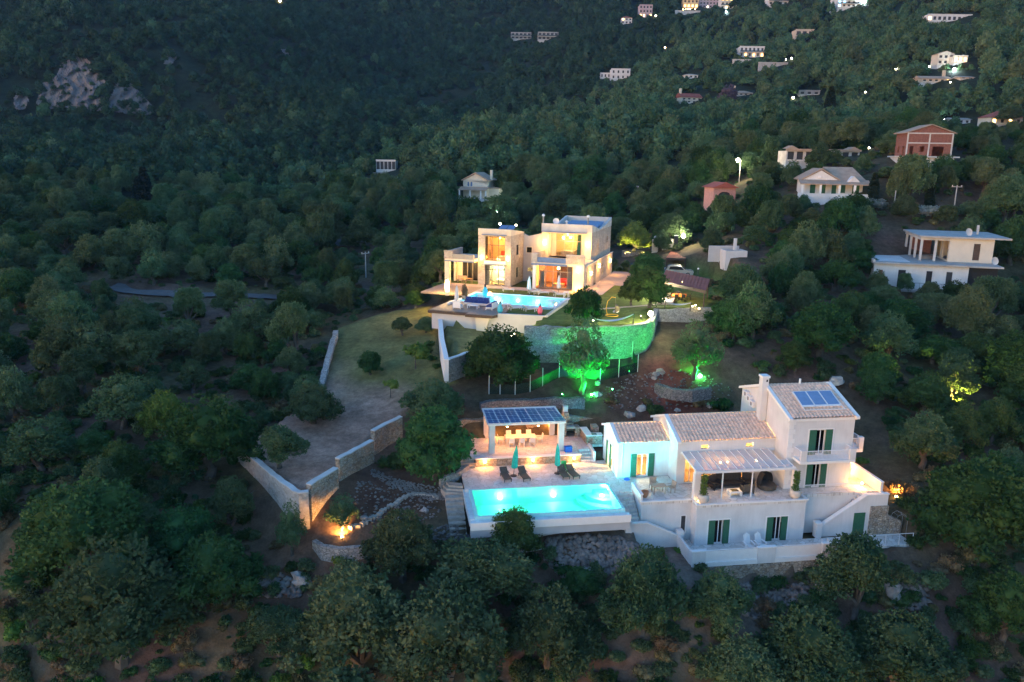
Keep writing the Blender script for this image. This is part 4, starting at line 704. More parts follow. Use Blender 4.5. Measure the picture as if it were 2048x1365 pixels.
# right wing, two storeys
_w = room_shell(8.66, 14.73, -2.14, 7.31, .02, 6.45, front=[(2.55, 3.35, .05, 2.2), (2.55, 3.5, 3.15, 5.35)])
for u in (8.66, 14.45): _w.extr([(u, -2.12, 6.45), (u, 7.29, 6.45), (u, 2.585, 7.95)], (.28, 0, 0))
_w.build('wall', 'white_wall', H1)
for a in (-2.34, 7.51): tile_sheet(8.85, 14.6, a, 6.48, 2.585, 8.05).build('roof_tiles', 'roof_tile', H1, kind='stuff')
for u in (8.46, 14.62): MB().extr([(u, -2.5, 6.32), (u, 2.585, 7.98), (u, 7.7, 6.32), (u, 7.7, 6.55), (u, 2.585, 8.25), (u, -2.5, 6.55)], (.32, 0, 0)).build('roof_verge', 'white_trim', H1)
MB().box(8.5, 14.9, -2.22, -2.143, 6.2, 6.44).build('cornice', 'white_trim', H1)
shuttered(H1, 10.67, 12.55, .03, 2.2, -2.14); shuttered(H1, 10.6, 12.75, 3.1, 5.35, -2.14)
for z0, u in ((0.03, 8.66),):
    for k in range(15): MB().box(u - .012, u + (.42 if k % 2 else .6), -2.165, -2.141, z0 + k * .42, z0 + k * .42 + .39).build('quoin', 'white_trim', H1)
# balconies
_b = MB(); _b.box(9.25, 14.3, -3.5, -2.145, 2.78, 3.02); _b.build('balcony_slab', 'white_trim', H1)
for u in (9.25, 13.75): MB().box(u, u + .55, -3.5, -3.3, 3.03, 4.0).build('balcony_pier', 'white_wall', H1)
baluster_rail(H1, (9.8, -3.4), (13.75, -3.4), 3.02, .9); baluster_rail(H1, (9.32, -3.3), (9.32, -2.2), 3.02, .9); baluster_rail(H1, (14.2, -3.3), (14.2, -2.2), 3.02, .9)
_b = MB(); _b.box(14.74, 16.5, -1.1, 2.4, 2.72, 3.0); _b.build('side_balcony_slab', 'white_trim', H1); MB().box(16.1, 16.5, -1.1, -.7, 3.01, 4.1).build('balcony_pier', 'white_wall', H1); baluster_rail(H1, (14.8, -1.0), (16.1, -1.0), 3.0, 1.0); baluster_rail(H1, (16.4, -.7), (16.4, 2.3), 3.0, 1.0)
# chimney, air conditioners, solar collectors
_b = MB(); _b.box(8.02, 8.6, 2.05, 2.75, 4.3, 8.9); ch = _b.build('chimney', 'white_wall', H1); MB().box(7.95, 8.68, 1.98, 2.82, 8.905, 9.1).build('chimney_cap', 'white_trim', ch); MB().box(8.35, 8.5, 2.035, 2.049, 8.55, 8.75).build('flue_opening', 'black', ch)
for k, (v, z) in enumerate(((5.6, 6.0), (4.9, 5.75), (4.2, 5.45))):
    a = MB().box(8.3, 8.62, v, v + .75, z, z + .55).build('air_conditioner', 'metal_white', H1); MB().lathe([(.02, 0), (.2, 0), (.2, .02), (.02, .02)], (0, 0, 0), 10).build('fan_grille', 'mid_grey', a, loc=(8.285, v + .35, z + .28)).rotation_euler = (0, rad(90), 0)
sv, sz = -2.34, 6.48; dl = math.hypot(4.925, 1.57); dv, dz = 4.925 / dl, 1.57 / dl
def onroof(s, h): return (sv + dv * s - dz * h, sz + dz * s + dv * h)
for k in range(3):
    u0 = 10.35 + k * 1.22; a, b, c, e = onroof(1.45, .16), onroof(3.55, .32), onroof(3.55, .40), onroof(1.45, .24); o = MB().extr([(u0, *a), (u0, *b), (u0, *c), (u0, *e)], (1.18, 0, 0)).build('solar_collector', 'metal_white', H1)
    p = [onroof(1.52, .245), onroof(3.48, .40)]; MB().poly([(u0 + .05, *p[0]), (u0 + 1.13, *p[0]), (u0 + 1.13, *p[1]), (u0 + .05, *p[1])]).build('collector_glass', 'solar_pale', o)
MB().tube([(10.3, *onroof(.95, .2)), (14.2, *onroof(.95, .2))], .04, 5).build('collector_rail', 'metal_white', H1)
for k in range(2): MB().tube([(10.32 + k * 3.75, *onroof(.95, .2)), (10.32 + k * 3.75, *onroof(3.6, .3))], .035, 5).build('collector_rail', 'metal_white', H1)
MB().tube([(11.9, 2.585, 8.1), (11.9, 2.585, 8.6)], .1, 8).build('vent_pipe', 'white_trim', H1)
# glass veranda roof
_v = thing('veranda', 'white veranda with a sloping glass roof on the terrace of the tiled villa', 'veranda', V1.w(0, 0, 0), V1.yaw)
def vz(v): return 2.62 + (v + 3.45) * (.36 / 3.4)
MB().box(-.1, 8.85, -3.58, -3.40, 2.40, 2.62).build('front_beam', 'metal_white', _v); MB().box(-.1, 8.6, -.14, -.03, 2.85, 3.02).build('rear_beam', 'metal_white', _v)
for k in range(13):
    u = -.06 + k * (8.7 / 12); w = .07 if k in (0, 12) else .045
    vend = -.14 if u < 8.55 else -2.2
    MB().extr([(u - w / 2, -3.55, vz(-3.55)), (u - w / 2, vend, vz(vend)), (u - w / 2, vend, vz(vend) + .12), (u - w / 2, -3.55, vz(-3.55) + .12)], (w, 0, 0)).build('rafter', 'metal_white', _v)
    if k < 12:
        u1 = u + 8.7 / 12; ve = -.14 if u1 < 8.6 else -2.2
        MB().extr([(u + .03, -3.52, vz(-3.52) + .06), (u1 - .03, -3.52, vz(-3.52) + .06), (u1 - .03, ve, vz(ve) + .06), (u + .03, ve, vz(ve) + .06)], (0, 0, .012)).build('glass_panel', 'roof_glass', _v)
MB().box(-.1, .42, -3.56, -3.06, .02, 2.39).build('pillar', 'white_wall', _v); MB().box(8.72, 9.02, -3.56, -3.2, .02, 2.39).build('pillar', 'white_wall', _v)
for u, v in ((2.35, -3.48), (5.0, -3.48)): MB().box(u, u + .09, v, v + .09, .02, 2.39).build('post', 'metal_white', _v)
for k, u in enumerate((2.9, 3.55, 6.2)): bulb(_v, (u, -1.6, 2.55), .07, 'bulb_warm', 'pendant_bulb'); lamp(_v, 'POINT', (u, -1.6, 2.4), 2.2, WARM, .1)
# terraces
def pave(name, label, u0, u1, v0, v1, z, m='paving', th=.22, fr=V1):
    o = MB().box(u0, u1, v0, v1, -th, 0).build(name, m, None, fr.w(0, 0, z), fr.yaw, 'structure'); return o
pave('pool_terrace', '', -18.9, -5.145, .98, 6.28, .0); pave('pool_terrace', '', -5.14, -.4, .98, 1.975, .0); pave('pool_terrace', '', -6.2, -.14, -1.0, .975, .0); pave('pool_terrace', '', -4.6, -.14, -3.35, -1.003, .0)
pave('veranda_terrace', '', -.135, 9.66, -4.5, -.005, .0); pave('side_terrace', '', 9.665, 16.9, -3.5, -2.145, .0); pave('side_terrace', '', 14.74, 16.9, -2.14, 3.2, .0)
_e = thing('terrace_edging', 'white coping round the front edge of the veranda terrace', 'edging', V1.w(0, 0, 0), V1.yaw)
for b in ((-.2, 9.75, -4.58, -4.32), (-.2, .06, -4.315, -3.36), (9.5, 9.75, -4.315, -3.52), (-4.62, -.22, -3.42, -3.2)): MB().box(*b, .004, .09).build('coping', 'white_trim', _e)
_t = thing('parapet', 'low white parapet beside the steps left of the wicker table', 'parapet', V1.w(0, 0, 0), V1.yaw); MB().box(-4.62, -4.42, -3.19, -.7, .004, .62).build('masonry', 'white_wall', _t); MB().box(-4.66, -4.38, -3.23, -.66, .623, .7).build('coping', 'white_trim', _t)
_t = thing('terrace_railing', 'white railing along the edge of the narrow terrace below the balcony', 'railing', V1.w(0, 0, 0), V1.yaw); baluster_rail(_t, (9.75, -3.42), (15.0, -3.42), 0, .85)
_t = thing('parapet', 'high white parapet wall at the right end of the side terrace', 'parapet', V1.w(0, 0, 0), V1.yaw); wallh(MB(), (16.95, -3.9), (16.95, 2.2), .004, .95, .22).build('masonry', 'white_wall', _t); MB().box(16.7, 17.0, -3.9, 2.2, .955, 1.03).build('coping', 'white_trim', _t); MB().box(15.75, 16.05, -.4, -.1, .0, 1.35).build('pier', 'white_wall', _t)
# outer stair wall on the right with steps behind
_t = thing('stair_wall', 'white outer stair wall with sloping top, green door and stone corner', 'wall', V1.w(0, 0, 0), V1.yaw)
MB().extr([(10.95, -4.3, -3.62), (17.3, -4.3, -3.62), (17.3, -4.3, .0), (15.3, -4.3, .0), (11.35, -4.3, -2.62), (10.95, -4.3, -2.62)], (0, .28, 0)).build('masonry', 'white_wall', _t)
MB().extr([(11.33, -4.36, -2.60), (15.28, -4.36, .02), (17.36, -4.36, .02), (17.36, -4.36, .1), (15.25, -4.36, .1), (11.33, -4.36, -2.50)], (0, .4, 0)).build('coping', 'white_trim', _t)
MB().box(10.8, 11.32, -4.45, -3.9, -3.62, -2.35).build('end_post', 'white_wall', _t); MB().box(10.76, 11.36, -4.49, -3.86, -2.345, -2.26).build('post_cap', 'white_trim', _t)
MB().box(14.25, 15.3, -4.34, -4.304, -3.6, -1.55).build('green_door', 'green_shutter', _t)
MB().prism([(15.7, -4.42), (17.38, -4.42), (17.38, -2.6), (17.31, -2.6), (17.31, -4.31), (15.7, -4.31)], -3.62, -1.0).build('stone_cladding', 'stone_warm', _t); MB().box(17.02, 17.3, -4.0, 2.2, -3.62, -.05).build('side_masonry', 'white_wall', _t)
for k in range(16): z = -3.62 + (k + 1) * .226; u = 11.4 + k * .25; MB().box(u, u + .252 + (4.0 - k * .25 if k == 15 else 0), -4.0, -3.45, -3.62, z - .01).build('step', 'paving', _t)
# stair wall on the left
_t = thing('stair_wall', 'white stair wall with sloping top below the pool steps', 'wall', V1.w(0, 0, 0), V1.yaw)
MB().extr([(-6.0, -3.95, -4.6), (-1.25, -3.95, -4.6), (-1.25, -3.95, -2.85), (-1.6, -3.95, -2.85), (-4.2, -3.95, -1.62), (-6.0, -3.95, -1.62)], (0, .25, 0)).build('masonry', 'white_wall', _t)
MB().extr([(-5.6, -4.0, -1.61), (-4.2, -4.0, -1.61), (-1.6, -4.0, -2.84), (-1.25, -4.0, -2.84), (-1.25, -4.0, -2.76), (-1.58, -4.0, -2.76), (-4.18, -4.0, -1.53), (-5.6, -4.0, -1.53)], (0, .35, 0)).build('coping', 'white_trim', _t)
MB().box(-6.05, -5.5, -4.05, -3.6, -4.6, -1.35).build('end_post', 'white_wall', _t); MB().box(-1.5, -.95, -4.05, -3.5, -3.62, -2.45).build('end_post', 'white_wall', _t)
for k in range(8): MB().box(-6.15, -4.62, -1.0 - (k + 1) * .3, -1.0 - k * .3, -3.4, -.12 - k * .21).build('step', 'paving', _t)
MB().box(-6.2, -4.62, -3.68, -3.42, -3.4, -1.85).build('landing', 'paving', _t)
for k in range(8): MB().box(-4.6 + k * .42, -4.18 + k * .42 + .002, -3.69, -3.31, -3.6, -1.95 - k * .2).build('step', 'paving', _t)
# lower terrace with its parapet
pave('lower_terrace', '', -1.4, 10.9, -7.3, -4.44, -3.62); pave('lower_terrace', '', 10.905, 18.6, -6.5, -4.45, -3.62); pave('lower_terrace', '', -1.4, -.14, -4.435, -3.3, -3.62)
_t = thing('terrace_parapet', 'white parapet with pale panels round the lower terrace of the tiled villa', 'parapet', V1.w(0, 0, -3.62), V1.yaw)
for a, b in ((-1.5, -.35), (4.1, 5.6), (9.75, 10.95)): MB().box(a, b, -7.42, -7.15, -.35, 1.0).build('pier', 'white_wall', _t); MB().box(a - .05, b + .05, -7.47, -7.1, 1.005, 1.08).build('pier_cap', 'white_trim', _t)
for a, b in ((-.34, 4.09), (5.61, 9.74)): MB().box(a, b, -7.3, -7.26, .02, .95).build('rail_panel', 'white_trim', _t); MB().tube([(a, -7.28, 1.02), (b, -7.28, 1.02)], .035, 5).build('handrail', 'metal_white', _t); MB().box(a, b, -7.42, -7.15, -.35, .01).build('kerb', 'white_trim', _t)
MB().box(-1.5, -1.32, -7.14, -4.06, -.3, .85).build('side_panel', 'white_wall', _t); MB().box(10.75, 10.93, -7.14, -6.2, -.3, .95).build('side_panel', 'white_wall', _t); MB().box(10.6, 10.95, -6.2, -5.6, -.01, .55).build('low_pier', 'white_wall', _t)
wall_line('', '', [(*V1.w(-1.5, -7.2)[:2], -3.99, -6.2), (*V1.w(10.9, -7.2)[:2], -3.99, -6.6)], .35, 'stone_warm', root=thing('retaining_wall', 'stone wall under the lower terrace of the tiled villa', 'wall'))
_t = thing('metal_fence', 'thin white rail along the path in front of the green door', 'railing', V1.w(0, 0, -3.62), V1.yaw)
for k in range(7): MB().tube([(10.95 + k * 1.26, -6.45, 0), (10.95 + k * 1.26, -6.45, 1.0)], .03, 5).build('post', 'metal_white', _t)
MB().tube([(10.95, -6.45, 1.0), (18.55, -6.45, 1.0)], .03, 5).build('rail', 'metal_white', _t)
wall_line('', '', [(*V1.w(10.95, -6.55)[:2], -3.84, -6.2), (*V1.w(18.7, -6.55)[:2], -3.84, -5.6)], .3, 'stone_warm', root=thing('retaining_wall', 'rough stone wall under the path in front of the green door', 'wall'))
wall_line('', '', [(*V1.w(17.4, -4.3)[:2], -1.9, -3.7), (*V1.w(18.6, -4.5)[:2], -2.4, -3.7)], .3, 'stone_warm', root=thing('garden_wall', 'short stone wall beside the clad corner of the stair wall', 'wall'))
wall_line('', '', [(*V1.w(16.3, 6.5)[:2], 1.95, .2), (*V1.w(18.6, 4.4)[:2], 1.5, -.6)], .35, 'stone_warm', 'stone_warm', root=thing('garden_wall', 'low stone wall lit orange behind the side balcony', 'wall'))
_t = thing('plant_arch', 'white metal garden arch at the end of the path', 'arch', V1.w(18.0, -5.4, -3.6), V1.yaw)
for dy in (0, .7): MB().tube([(-.6, dy, 0), (-.6, dy, 1.6), (-.4, dy, 2.05), (0, dy, 2.25), (.4, dy, 2.05), (.6, dy, 1.6), (.6, dy, 0)], .016, 5).build('hoop', 'grey_frame', _t)
for k in range(5): a = math.pi * (k + .5) / 5; MB().tube([(.58 * math.cos(a), 0, 1.65 + .58 * math.sin(a)), (.58 * math.cos(a), .7, 1.65 + .58 * math.sin(a))], .01, 4).build('cross_bar', 'grey_frame', _t)
# ------------------------------------------------------------------ swimming pool of the tiled villa
P1 = thing('swimming_pool', 'glowing turquoise infinity pool in front of the tiled villa', 'pool', V1.w(0, 0, 0), V1.yaw)
_p = MB(); _p.box(-18.6, -6.25, -4.3, .97, -1.7, -1.4); _p.box(-18.6, -18.33, -4.3, .97, -1.4, .0); _p.box(-6.5, -6.25, -4.3, .97, -1.4, .0); _p.box(-18.33, -6.5, .72, .97, -1.4, .0); _p.box(-18.33, -6.5, -4.3, -4.04, -1.4, -.06); _p.build('basin', 'pool_tile', P1)
MB().poly([(-18.33, -4.04, -.05), (-6.5, -4.04, -.05), (-6.5, .72, -.05), (-18.33, .72, -.05)]).build('water', 'pool_water', P1)
for r, z in ((2.6, -1.05), (1.9, -.7), (1.2, -.38)):
    MB().prism([(-6.51, .71)] + [(-6.51 - r * math.sin(a), .71 - r * math.cos(a)) for a in [i * math.pi / 2 / 8 for i in range(9)]][::-1], -1.4, z).build('corner_step', 'pool_tile', P1)
MB().box(-19.0, -5.95, -4.95, -4.31, -.62, -.34).build('overflow_channel', 'white_tile', P1); MB().box(-19.05, -5.95, -5.08, -4.96, -.85, -.22).build('channel_lip', 'white_trim', P1); MB().box(-19.05, -18.61, -4.30, 1.6, -.85, -.22).build('side_ledge', 'white_tile', P1); MB().box(-18.6, -6.2, -3.6, -3.3, -3.2, -1.71).build('undercroft_wall', 'grey_wall', P1); MB().box(-19.0, -6.0, -4.94, -4.32, -1.55, -.86).build('fascia', 'grey_wall', P1); MB().box(-18.6, -6.2, -4.31, -3.3, -1.85, -1.71).build('soffit', 'grey_wall', P1)
MB().box(-18.9, -6.2, -4.6, -3.0, -3.25, -3.0).build('undercroft_floor', 'pale_concrete', P1)
for k, u in enumerate((-15.9, -11.2)):
    l = MB().lathe([(.01, 0), (.16, 0), (.16, .05), (.01, .05)], (0, 0, 0), 12).build('pool_light', 'bulb_pool', P1, loc=(u, .715, -.75)); l.rotation_euler = (rad(90), 0, 0)
    lamp(P1, 'POINT', (u, .35, -.55), 34, (.08, 1.0, .50), .15)
lamp(P1, 'SPOT', (-7.0, -.2, -.12), 900, (.05, .75, 1.0), .2, 95, (1.9, 2.6, 1.9))
for (u, v, w_) in ((-7.3, -.9, 120), (-8.4, -2.8, 14), (-13.5, -2.0, 18), (-17.0, -2.2, 14)): MB().lathe([(.01, 0), (.16, 0), (.16, .05), (.01, .05)], (u, v, -.32 if u > -8 else -1.39), 12).build('pool_light', 'bulb_pool', P1); lamp(P1, 'POINT', (u, v, -.16 if u > -8 else -.6), w_, (.08, 1.0, .54) if u < -9 else (.10, .85, .9), .2)  # mid-pool lamps and their discs are added to brighten the water
for k in range(2):
    t = thing('garden_chair', 'left one of two stacked chairs under the pool edge' if k == 0 else 'right one of two stacked chairs under the pool edge', 'chair', V1.w(-8.1 + k * 1.15, -4.0, -3.0), V1.yaw, 'chairs under the pool'); MB().box(-.4, .4, -.35, .35, .35, .5).build('seat', 'rattan', t); MB().box(-.4, .4, .25, .35, .5, 1.0).build('backrest', 'rattan', t)
    for a in (-.36, .28):
        for b in (-.32, .24): MB().box(a, a + .07, b, b + .07, 0, .35).build('leg', 'rattan', t)
t = thing('equipment_cabinet', 'black equipment cabinet under the left pool corner', 'cabinet', V1.w(-19.4, -4.6, -3.1), V1.yaw); MB().box(-.5, .3, -.3, .6, 0, 1.35).build('body', 'black', t); MB().box(-.55, .35, -.35, .65, 1.355, 1.42).build('top', 'dark_frame', t); MB().box(-.4, .2, -.32, -.302, .15, 1.2).build('door', 'dark_frame', t)
# stone steps left of the pool
_t = thing('garden_steps', 'stone steps going down along the left side of the pool', 'steps', V1.w(0, 0, 0), V1.yaw)
for k in range(10): MB().box(-20.6 + .02 * k, -19.1, 1.2 - (k + 1) * .5, 1.2 - k * .5 + .06, -3.4, -.55 - k * .24).build('step', 'step_stone', _t)
for k in range(3): MB().prism([(-20.4 - .25 * k, 3.2 - k * .35), (-19.0, 2.6 - k * .4), (-19.0, 1.9 - k * .3), (-20.2 - .2 * k, 2.3 - k * .35)], -1.4, -.08 - k * .17).build('curved_step', 'step_stone', _t)
# ------------------------------------------------------------------ pergola terrace of the tiled villa
pave('pergola_terrace', '', -18.0, -7.5, 6.35, 12.0, .8); pave('pergola_terrace', '', -7.495, -4.2, 8.4, 12.0, .8)
_t = thing('retaining_wall', 'low stone wall with three lamps in front of the pergola terrace', 'wall', V1.w(0, 0, 0), V1.yaw); MB().box(-17.45, -7.5, 6.02, 6.34, -.1, .72).build('masonry', 'stone_warm', _t); MB().box(-17.5, -7.45, 5.96, 6.38, .724, .82).build('coping', 'white_trim', _t)
for k, (u, lb) in enumerate(((-16.6, 'leftmost lamp glowing on the low wall behind the sun loungers'), (-12.1, 'middle lamp glowing on the low wall behind the sun loungers'), (-8.2, 'rightmost lamp glowing on the low wall behind the sun loungers'))): wall_light(V1, u, 6.0, .45, lb, 16, AMBER, group='lamps on the pergola wall', r=.12)
_t = thing('garden_steps', 'steps at the right end of the pergola terrace', 'steps', V1.w(0, 0, 0), V1.yaw)
for k in range(4): MB().box(-7.44, -6.3, 6.1 + k * .4, 6.5 + k * .4 + (.7 if k == 3 else .02), -.1, .2 * (k + 1) - .01).build('step', 'paving', _t)
MB().box(-6.28, -6.08, 6.0, 8.3, -.1, 1.0).build('side_wall', 'white_wall', _t)
_t = thing('garden_steps', 'steps at the left end of the pergola terrace beside the big tree', 'steps', V1.w(0, 0, 0), V1.yaw)
for k in range(4): MB().box(-18.8, -17.52, 5.7 + k * .35, 6.05 + k * .35, -.1, .2 * (k + 1) - .01).build('step', 'step_stone', _t)
wall_line('', '', [(*V1.w(-20, 12.3)[:2], 2.5, .3), (*V1.w(-7.8, 12.3)[:2], 2.55, .3), (*V1.w(-4.0, 12.2)[:2], 2.2, .3)], .5, 'stone_warm', root=thing('retaining_wall', 'stone wall behind the pergola dining table', 'wall'))
for k, (u, z, lb) in enumerate(((-15.3, 1.35, 'left lamp on the stone wall under the pergola'), (-9.6, 1.9, 'small right lamp on the stone wall under the pergola'))): wall_light(V1, u, 12.0, z, lb, 20 if k == 0 else 6, AMBER, group='lamps on the pergola back wall', r=.1 if k == 0 else .06)
G1 = thing('pergola', 'pergola with white posts and a roof of blue solar panels', 'pergola', V1.w(0, 0, .8), V1.yaw)
for u in (-16.05, -9.45):
    for v in (7.2, 11.5): MB().box(u, u + .55, v, v + .55, 0, 2.72).build('post', 'white_wall', G1)
for v in (7.12, 11.95): MB().box(-16.2, -8.8, v, v + .14, 2.73, 2.88).build('beam', 'white_trim', G1)
for u in (-16.2, -8.95): MB().box(u, u + .14, 7.27, 11.94, 2.735, 2.875).build('beam', 'white_trim', G1)
def gzr(v): return 2.93 - (v - 7.1) * .045
for i in range(7):
    for j in range(4):
        u0, v0 = -16.16 + i * 1.055, 7.14 + j * 1.25; z = gzr(v0); z1 = gzr(v0 + 1.21)
        o = MB().extr([(u0, v0, z), (u0 + 1.035, v0, z), (u0 + 1.035, v0 + 1.22, z1), (u0, v0 + 1.22, z1)], (0, 0, .045)).build('solar_panel', 'metal_white', G1)
        for a in range(2):
            for b in range(2):
                x0, y0 = u0 + .035 + a * .49, v0 + .03 + b * .59; za, zb = gzr(y0) + .049, gzr(y0 + .57) + .049; c = .09
                MB().poly([(x0 + c, y0, za), (x0 + .475 - c, y0, za), (x0 + .475, y0 + c, za), (x0 + .475, y0 + .57 - c, zb), (x0 + .475 - c, y0 + .57, zb), (x0 + c, y0 + .57, zb), (x0, y0 + .57 - c, zb), (x0, y0 + c, za)]).build('solar_cell', 'solar', o)
for k, (u, v) in enumerate(((-14.2, 8.3), (-11.2, 8.3), (-12.6, 10.2))):
    x, y, z = V1.w(u, v, 3.1); t = thing('pendant_lamp', ['left front pendant lamp glowing under the solar pergola', 'right front pendant lamp glowing under the solar pergola', 'rear pendant lamp glowing under the solar pergola'][k], 'lamp', (x, y, z), 0, 'pergola pendant lamps'); MB().tube([(0, 0, .1), (0, 0, .5)], .012, 4).build('cord', 'dark_frame', t); MB().lathe([(.05, .1), (.2, -.02), (.19, -.03), (.04, .08)], n=12).build('shade', 'dark_frame', t); bulb(t, (0, 0, -.08), .1); lamp(t, 'POINT', (0, 0, -.25), 20, AMBER, .1)
# dining table and chairs
t = thing('dining_table', 'long white dining table under the solar pergola', 'table', V1.w(-12.7, 9.6, .8), V1.yaw); MB().box(-1.5, 1.5, -.5, .5, .70, .76).build('tabletop', 'white_trim', t)
for a in (-1.42, 1.32):
    for b in (-.45, .35): MB().box(a, a + .1, b, b + .1, 0, .70).build('leg', 'white_trim', t)
def chair_parts(t, m='white_trim', w=.5, arms=True):
    MB().box(-w / 2, w / 2, -.24, .24, .42, .47).build('seat', m, t); MB().extr([(-w / 2, .2, .47), (-w / 2, .25, .47), (-w / 2, .36, .95), (-w / 2, .31, .95)], (w, 0, 0)).build('backrest', m, t)
    for a in (-w / 2, w / 2 - .05):
        for b in (-.24, .19): MB().box(a, a + .05, b, b + .05, 0, .42).build('leg', m, t)
        if arms: MB().box(a, a + .05, -.22, .26, .62, .66).build('armrest', m, t)
    return t
CH0 = chair_parts(thing('dining_chair', 'front left white chair at the pergola dining table', 'chair', V1.w(-13.7, 8.75, .8), V1.yaw + math.pi, 'white dining chairs'))
for u, v, r, lb in ((-12.7, 8.75, math.pi, 'front middle white chair at the pergola dining table'), (-11.7, 8.75, math.pi, 'front right white chair at the pergola dining table'), (-13.7, 10.45, 0, 'rear left white chair at the pergola dining table'), (-12.7, 10.45, 0, 'rear middle white chair at the pergola dining table'), (-11.7, 10.45, 0, 'rear right white chair at the pergola dining table'), (-10.8, 9.6, -math.pi / 2, 'white chair at the right end of the pergola dining table'), (-14.6, 9.6, math.pi / 2, 'white chair at the left end of the pergola dining table')): copy_tree(CH0, None, V1.w(u, v, .8), V1.yaw + r, lb)
# barbecue and outdoor kitchen
t = thing('barbecue', 'stone barbecue with chimney beside the solar pergola', 'barbecue', V1.w(-7.4, 11.2, .8), V1.yaw)
b = MB(); b.box(-.9, -.45, -.4, .6, 0, 1.7); b.box(.45, .9, -.4, .6, 0, .95); b.box(-.44, .44, .4, .6, 0, 1.2); b.build('masonry', 'stone_warm', t); MB().box(-.44, .95, -.4, .39, .86, .94).build('worktop', 'pale_concrete', t); MB().extr([(-.9, -.4, 1.705), (-.1, -.4, 1.705), (-.3, -.4, 2.5), (-.75, -.4, 2.5)], (0, .9, 0)).build('hood', 'stone_warm', t); MB().box(-.75, -.3, -.1, .3, 2.505, 3.1).build('chimney', 'grey_wall', t); MB().box(-.44, .44, -.35, .35, .3, .36).build('grate', 'dark_frame', t)
t = thing('outdoor_kitchen', 'stone kitchen counter with white worktop beside the left wing', 'counter', V1.w(-5.5, 9.4, .8), V1.yaw); b = MB(); b.box(-.9, .7, -.9, -.2, 0, .86); b.box(-.9, -.3, -.195, 1.6, 0, .86); b.build('masonry', 'stone_warm', t); b = MB(); b.box(-.95, .75, -.95, -.15, .865, .93); b.box(-.95, -.25, -.148, 1.65, .866, .929); b.build('worktop', 'white_trim', t); MB().box(-.3, .2, -.75, -.35, .932, .945).build('sink', 'dark_frame', t); MB().box(.1, .7, .5, 1.6, 0, 1.25).build('rear_block', 'stone_warm', t)
t = thing('storage_box', 'bright blue box beside the right pergola post', 'box', V1.w(-8.55, 6.9, .8), V1.yaw); MB().box(-.35, .35, -.25, .25, 0, .42).build('body', 'blue_plastic', t); MB().box(-.37, .37, -.27, .27, .424, .5).build('lid', 'blue_plastic', t)
# sun loungers, parasols
def lounger(loc, rz, label, m='rattan', fm='dark_frame', back=35, group='dark sun loungers'):
    t = thing('sun_lounger', label, 'sun lounger', loc, rz, group); MB().box(-.33, .33, -.95, .3, .28, .34).build('bed', m, t); c, s = math.cos(rad(back)), math.sin(rad(back))
    MB().extr([(-.33, .3, .29), (-.33, .3 + .75 * c, .29 + .75 * s), (-.33, .3 + .75 * c, .35 + .75 * s), (-.33, .3, .35)], (.66, 0, 0)).build('backrest', m, t)
    for a in (-.33, .28):
        for b in (-.85, .6): MB().box(a, a + .05, b, b + .05, 0, .28).build('leg', fm, t)
        MB().box(a, a + .05, -.95, .7, .235, .278).build('side_rail', fm, t); MB().box(a, a + .05, -.05, .45, .5, .54).build('armrest', fm, t)
    return t
for u, v, dr, lb in ((-15.1, 3.0, .12, 'dark sun lounger left of the first closed teal parasol'), (-13.45, 2.95, .16, 'dark sun lounger right of the first closed teal parasol'), (-9.85, 2.95, .1, 'left lounger of the pair beside the second closed teal parasol'), (-9.0, 2.95, .2, 'right lounger of the pair beside the second closed teal parasol')): lounger(V1.w(u, v, 0), V1.yaw + dr, lb)
def parasol(loc, label, m='teal_cloth', h=2.9, tilt=0.0, group=None, cloth0=.75, r=.2):
    t = thing('closed_parasol', label, 'parasol', loc, 0, group); MB().lathe([(.01, 0), (.3, 0), (.3, .06), (.05, .1), (.01, .1)], n=10).build('base', 'dark_frame', t); MB().tube([(0, 0, .08), (tilt * h, 0, h)], .03, 6).build('pole', 'dark_frame', t)
    b = MB(); n = 12; zs = [cloth0, cloth0 + .15, h * .55, h * .8, h * .98]; rs = [r * .55, r, r * .85, r * .6, .04]
    for z, q in zip(zs, rs):
        for k in range(n): a = 2 * math.pi * k / n; w = q * (1 + .22 * (k % 2 * 2 - 1)); b.v.append((tilt * z + w * math.cos(a), w * math.sin(a), z))
    for i in range(4):
        for k in range(n): b.f.append((i * n + k, i * n + (k + 1) % n, (i + 1) * n + (k + 1) % n, (i + 1) * n + k))
    b.build('folded_canopy', m, t); return t
parasol(V1.w(-14.3, 3.5, 0), 'closed teal parasol leaning between the two left sun loungers', tilt=.08, group='teal parasols', r=.27); parasol(V1.w(-10.25, 3.6, 0), 'closed teal parasol beside the right pair of sun loungers', tilt=-.02, group='teal parasols', r=.24)
t = thing('plastic_chair', 'small green chair behind the right pair of sun loungers', 'chair', V1.w(-9.55, 3.9, 0), V1.yaw); chair_parts(t, 'green_plastic')
MB().lathe([(.01, 0), (.3, 0), (.26, .06), (.02, .07)], n=12).build('washing_tub', 'blue_plastic', None, V1.w(-4.35, 1.55, .01)); tag(bpy.data.objects['washing_tub'], 'flat blue tub on the ground beside the left wing drainpipe', 'tub')
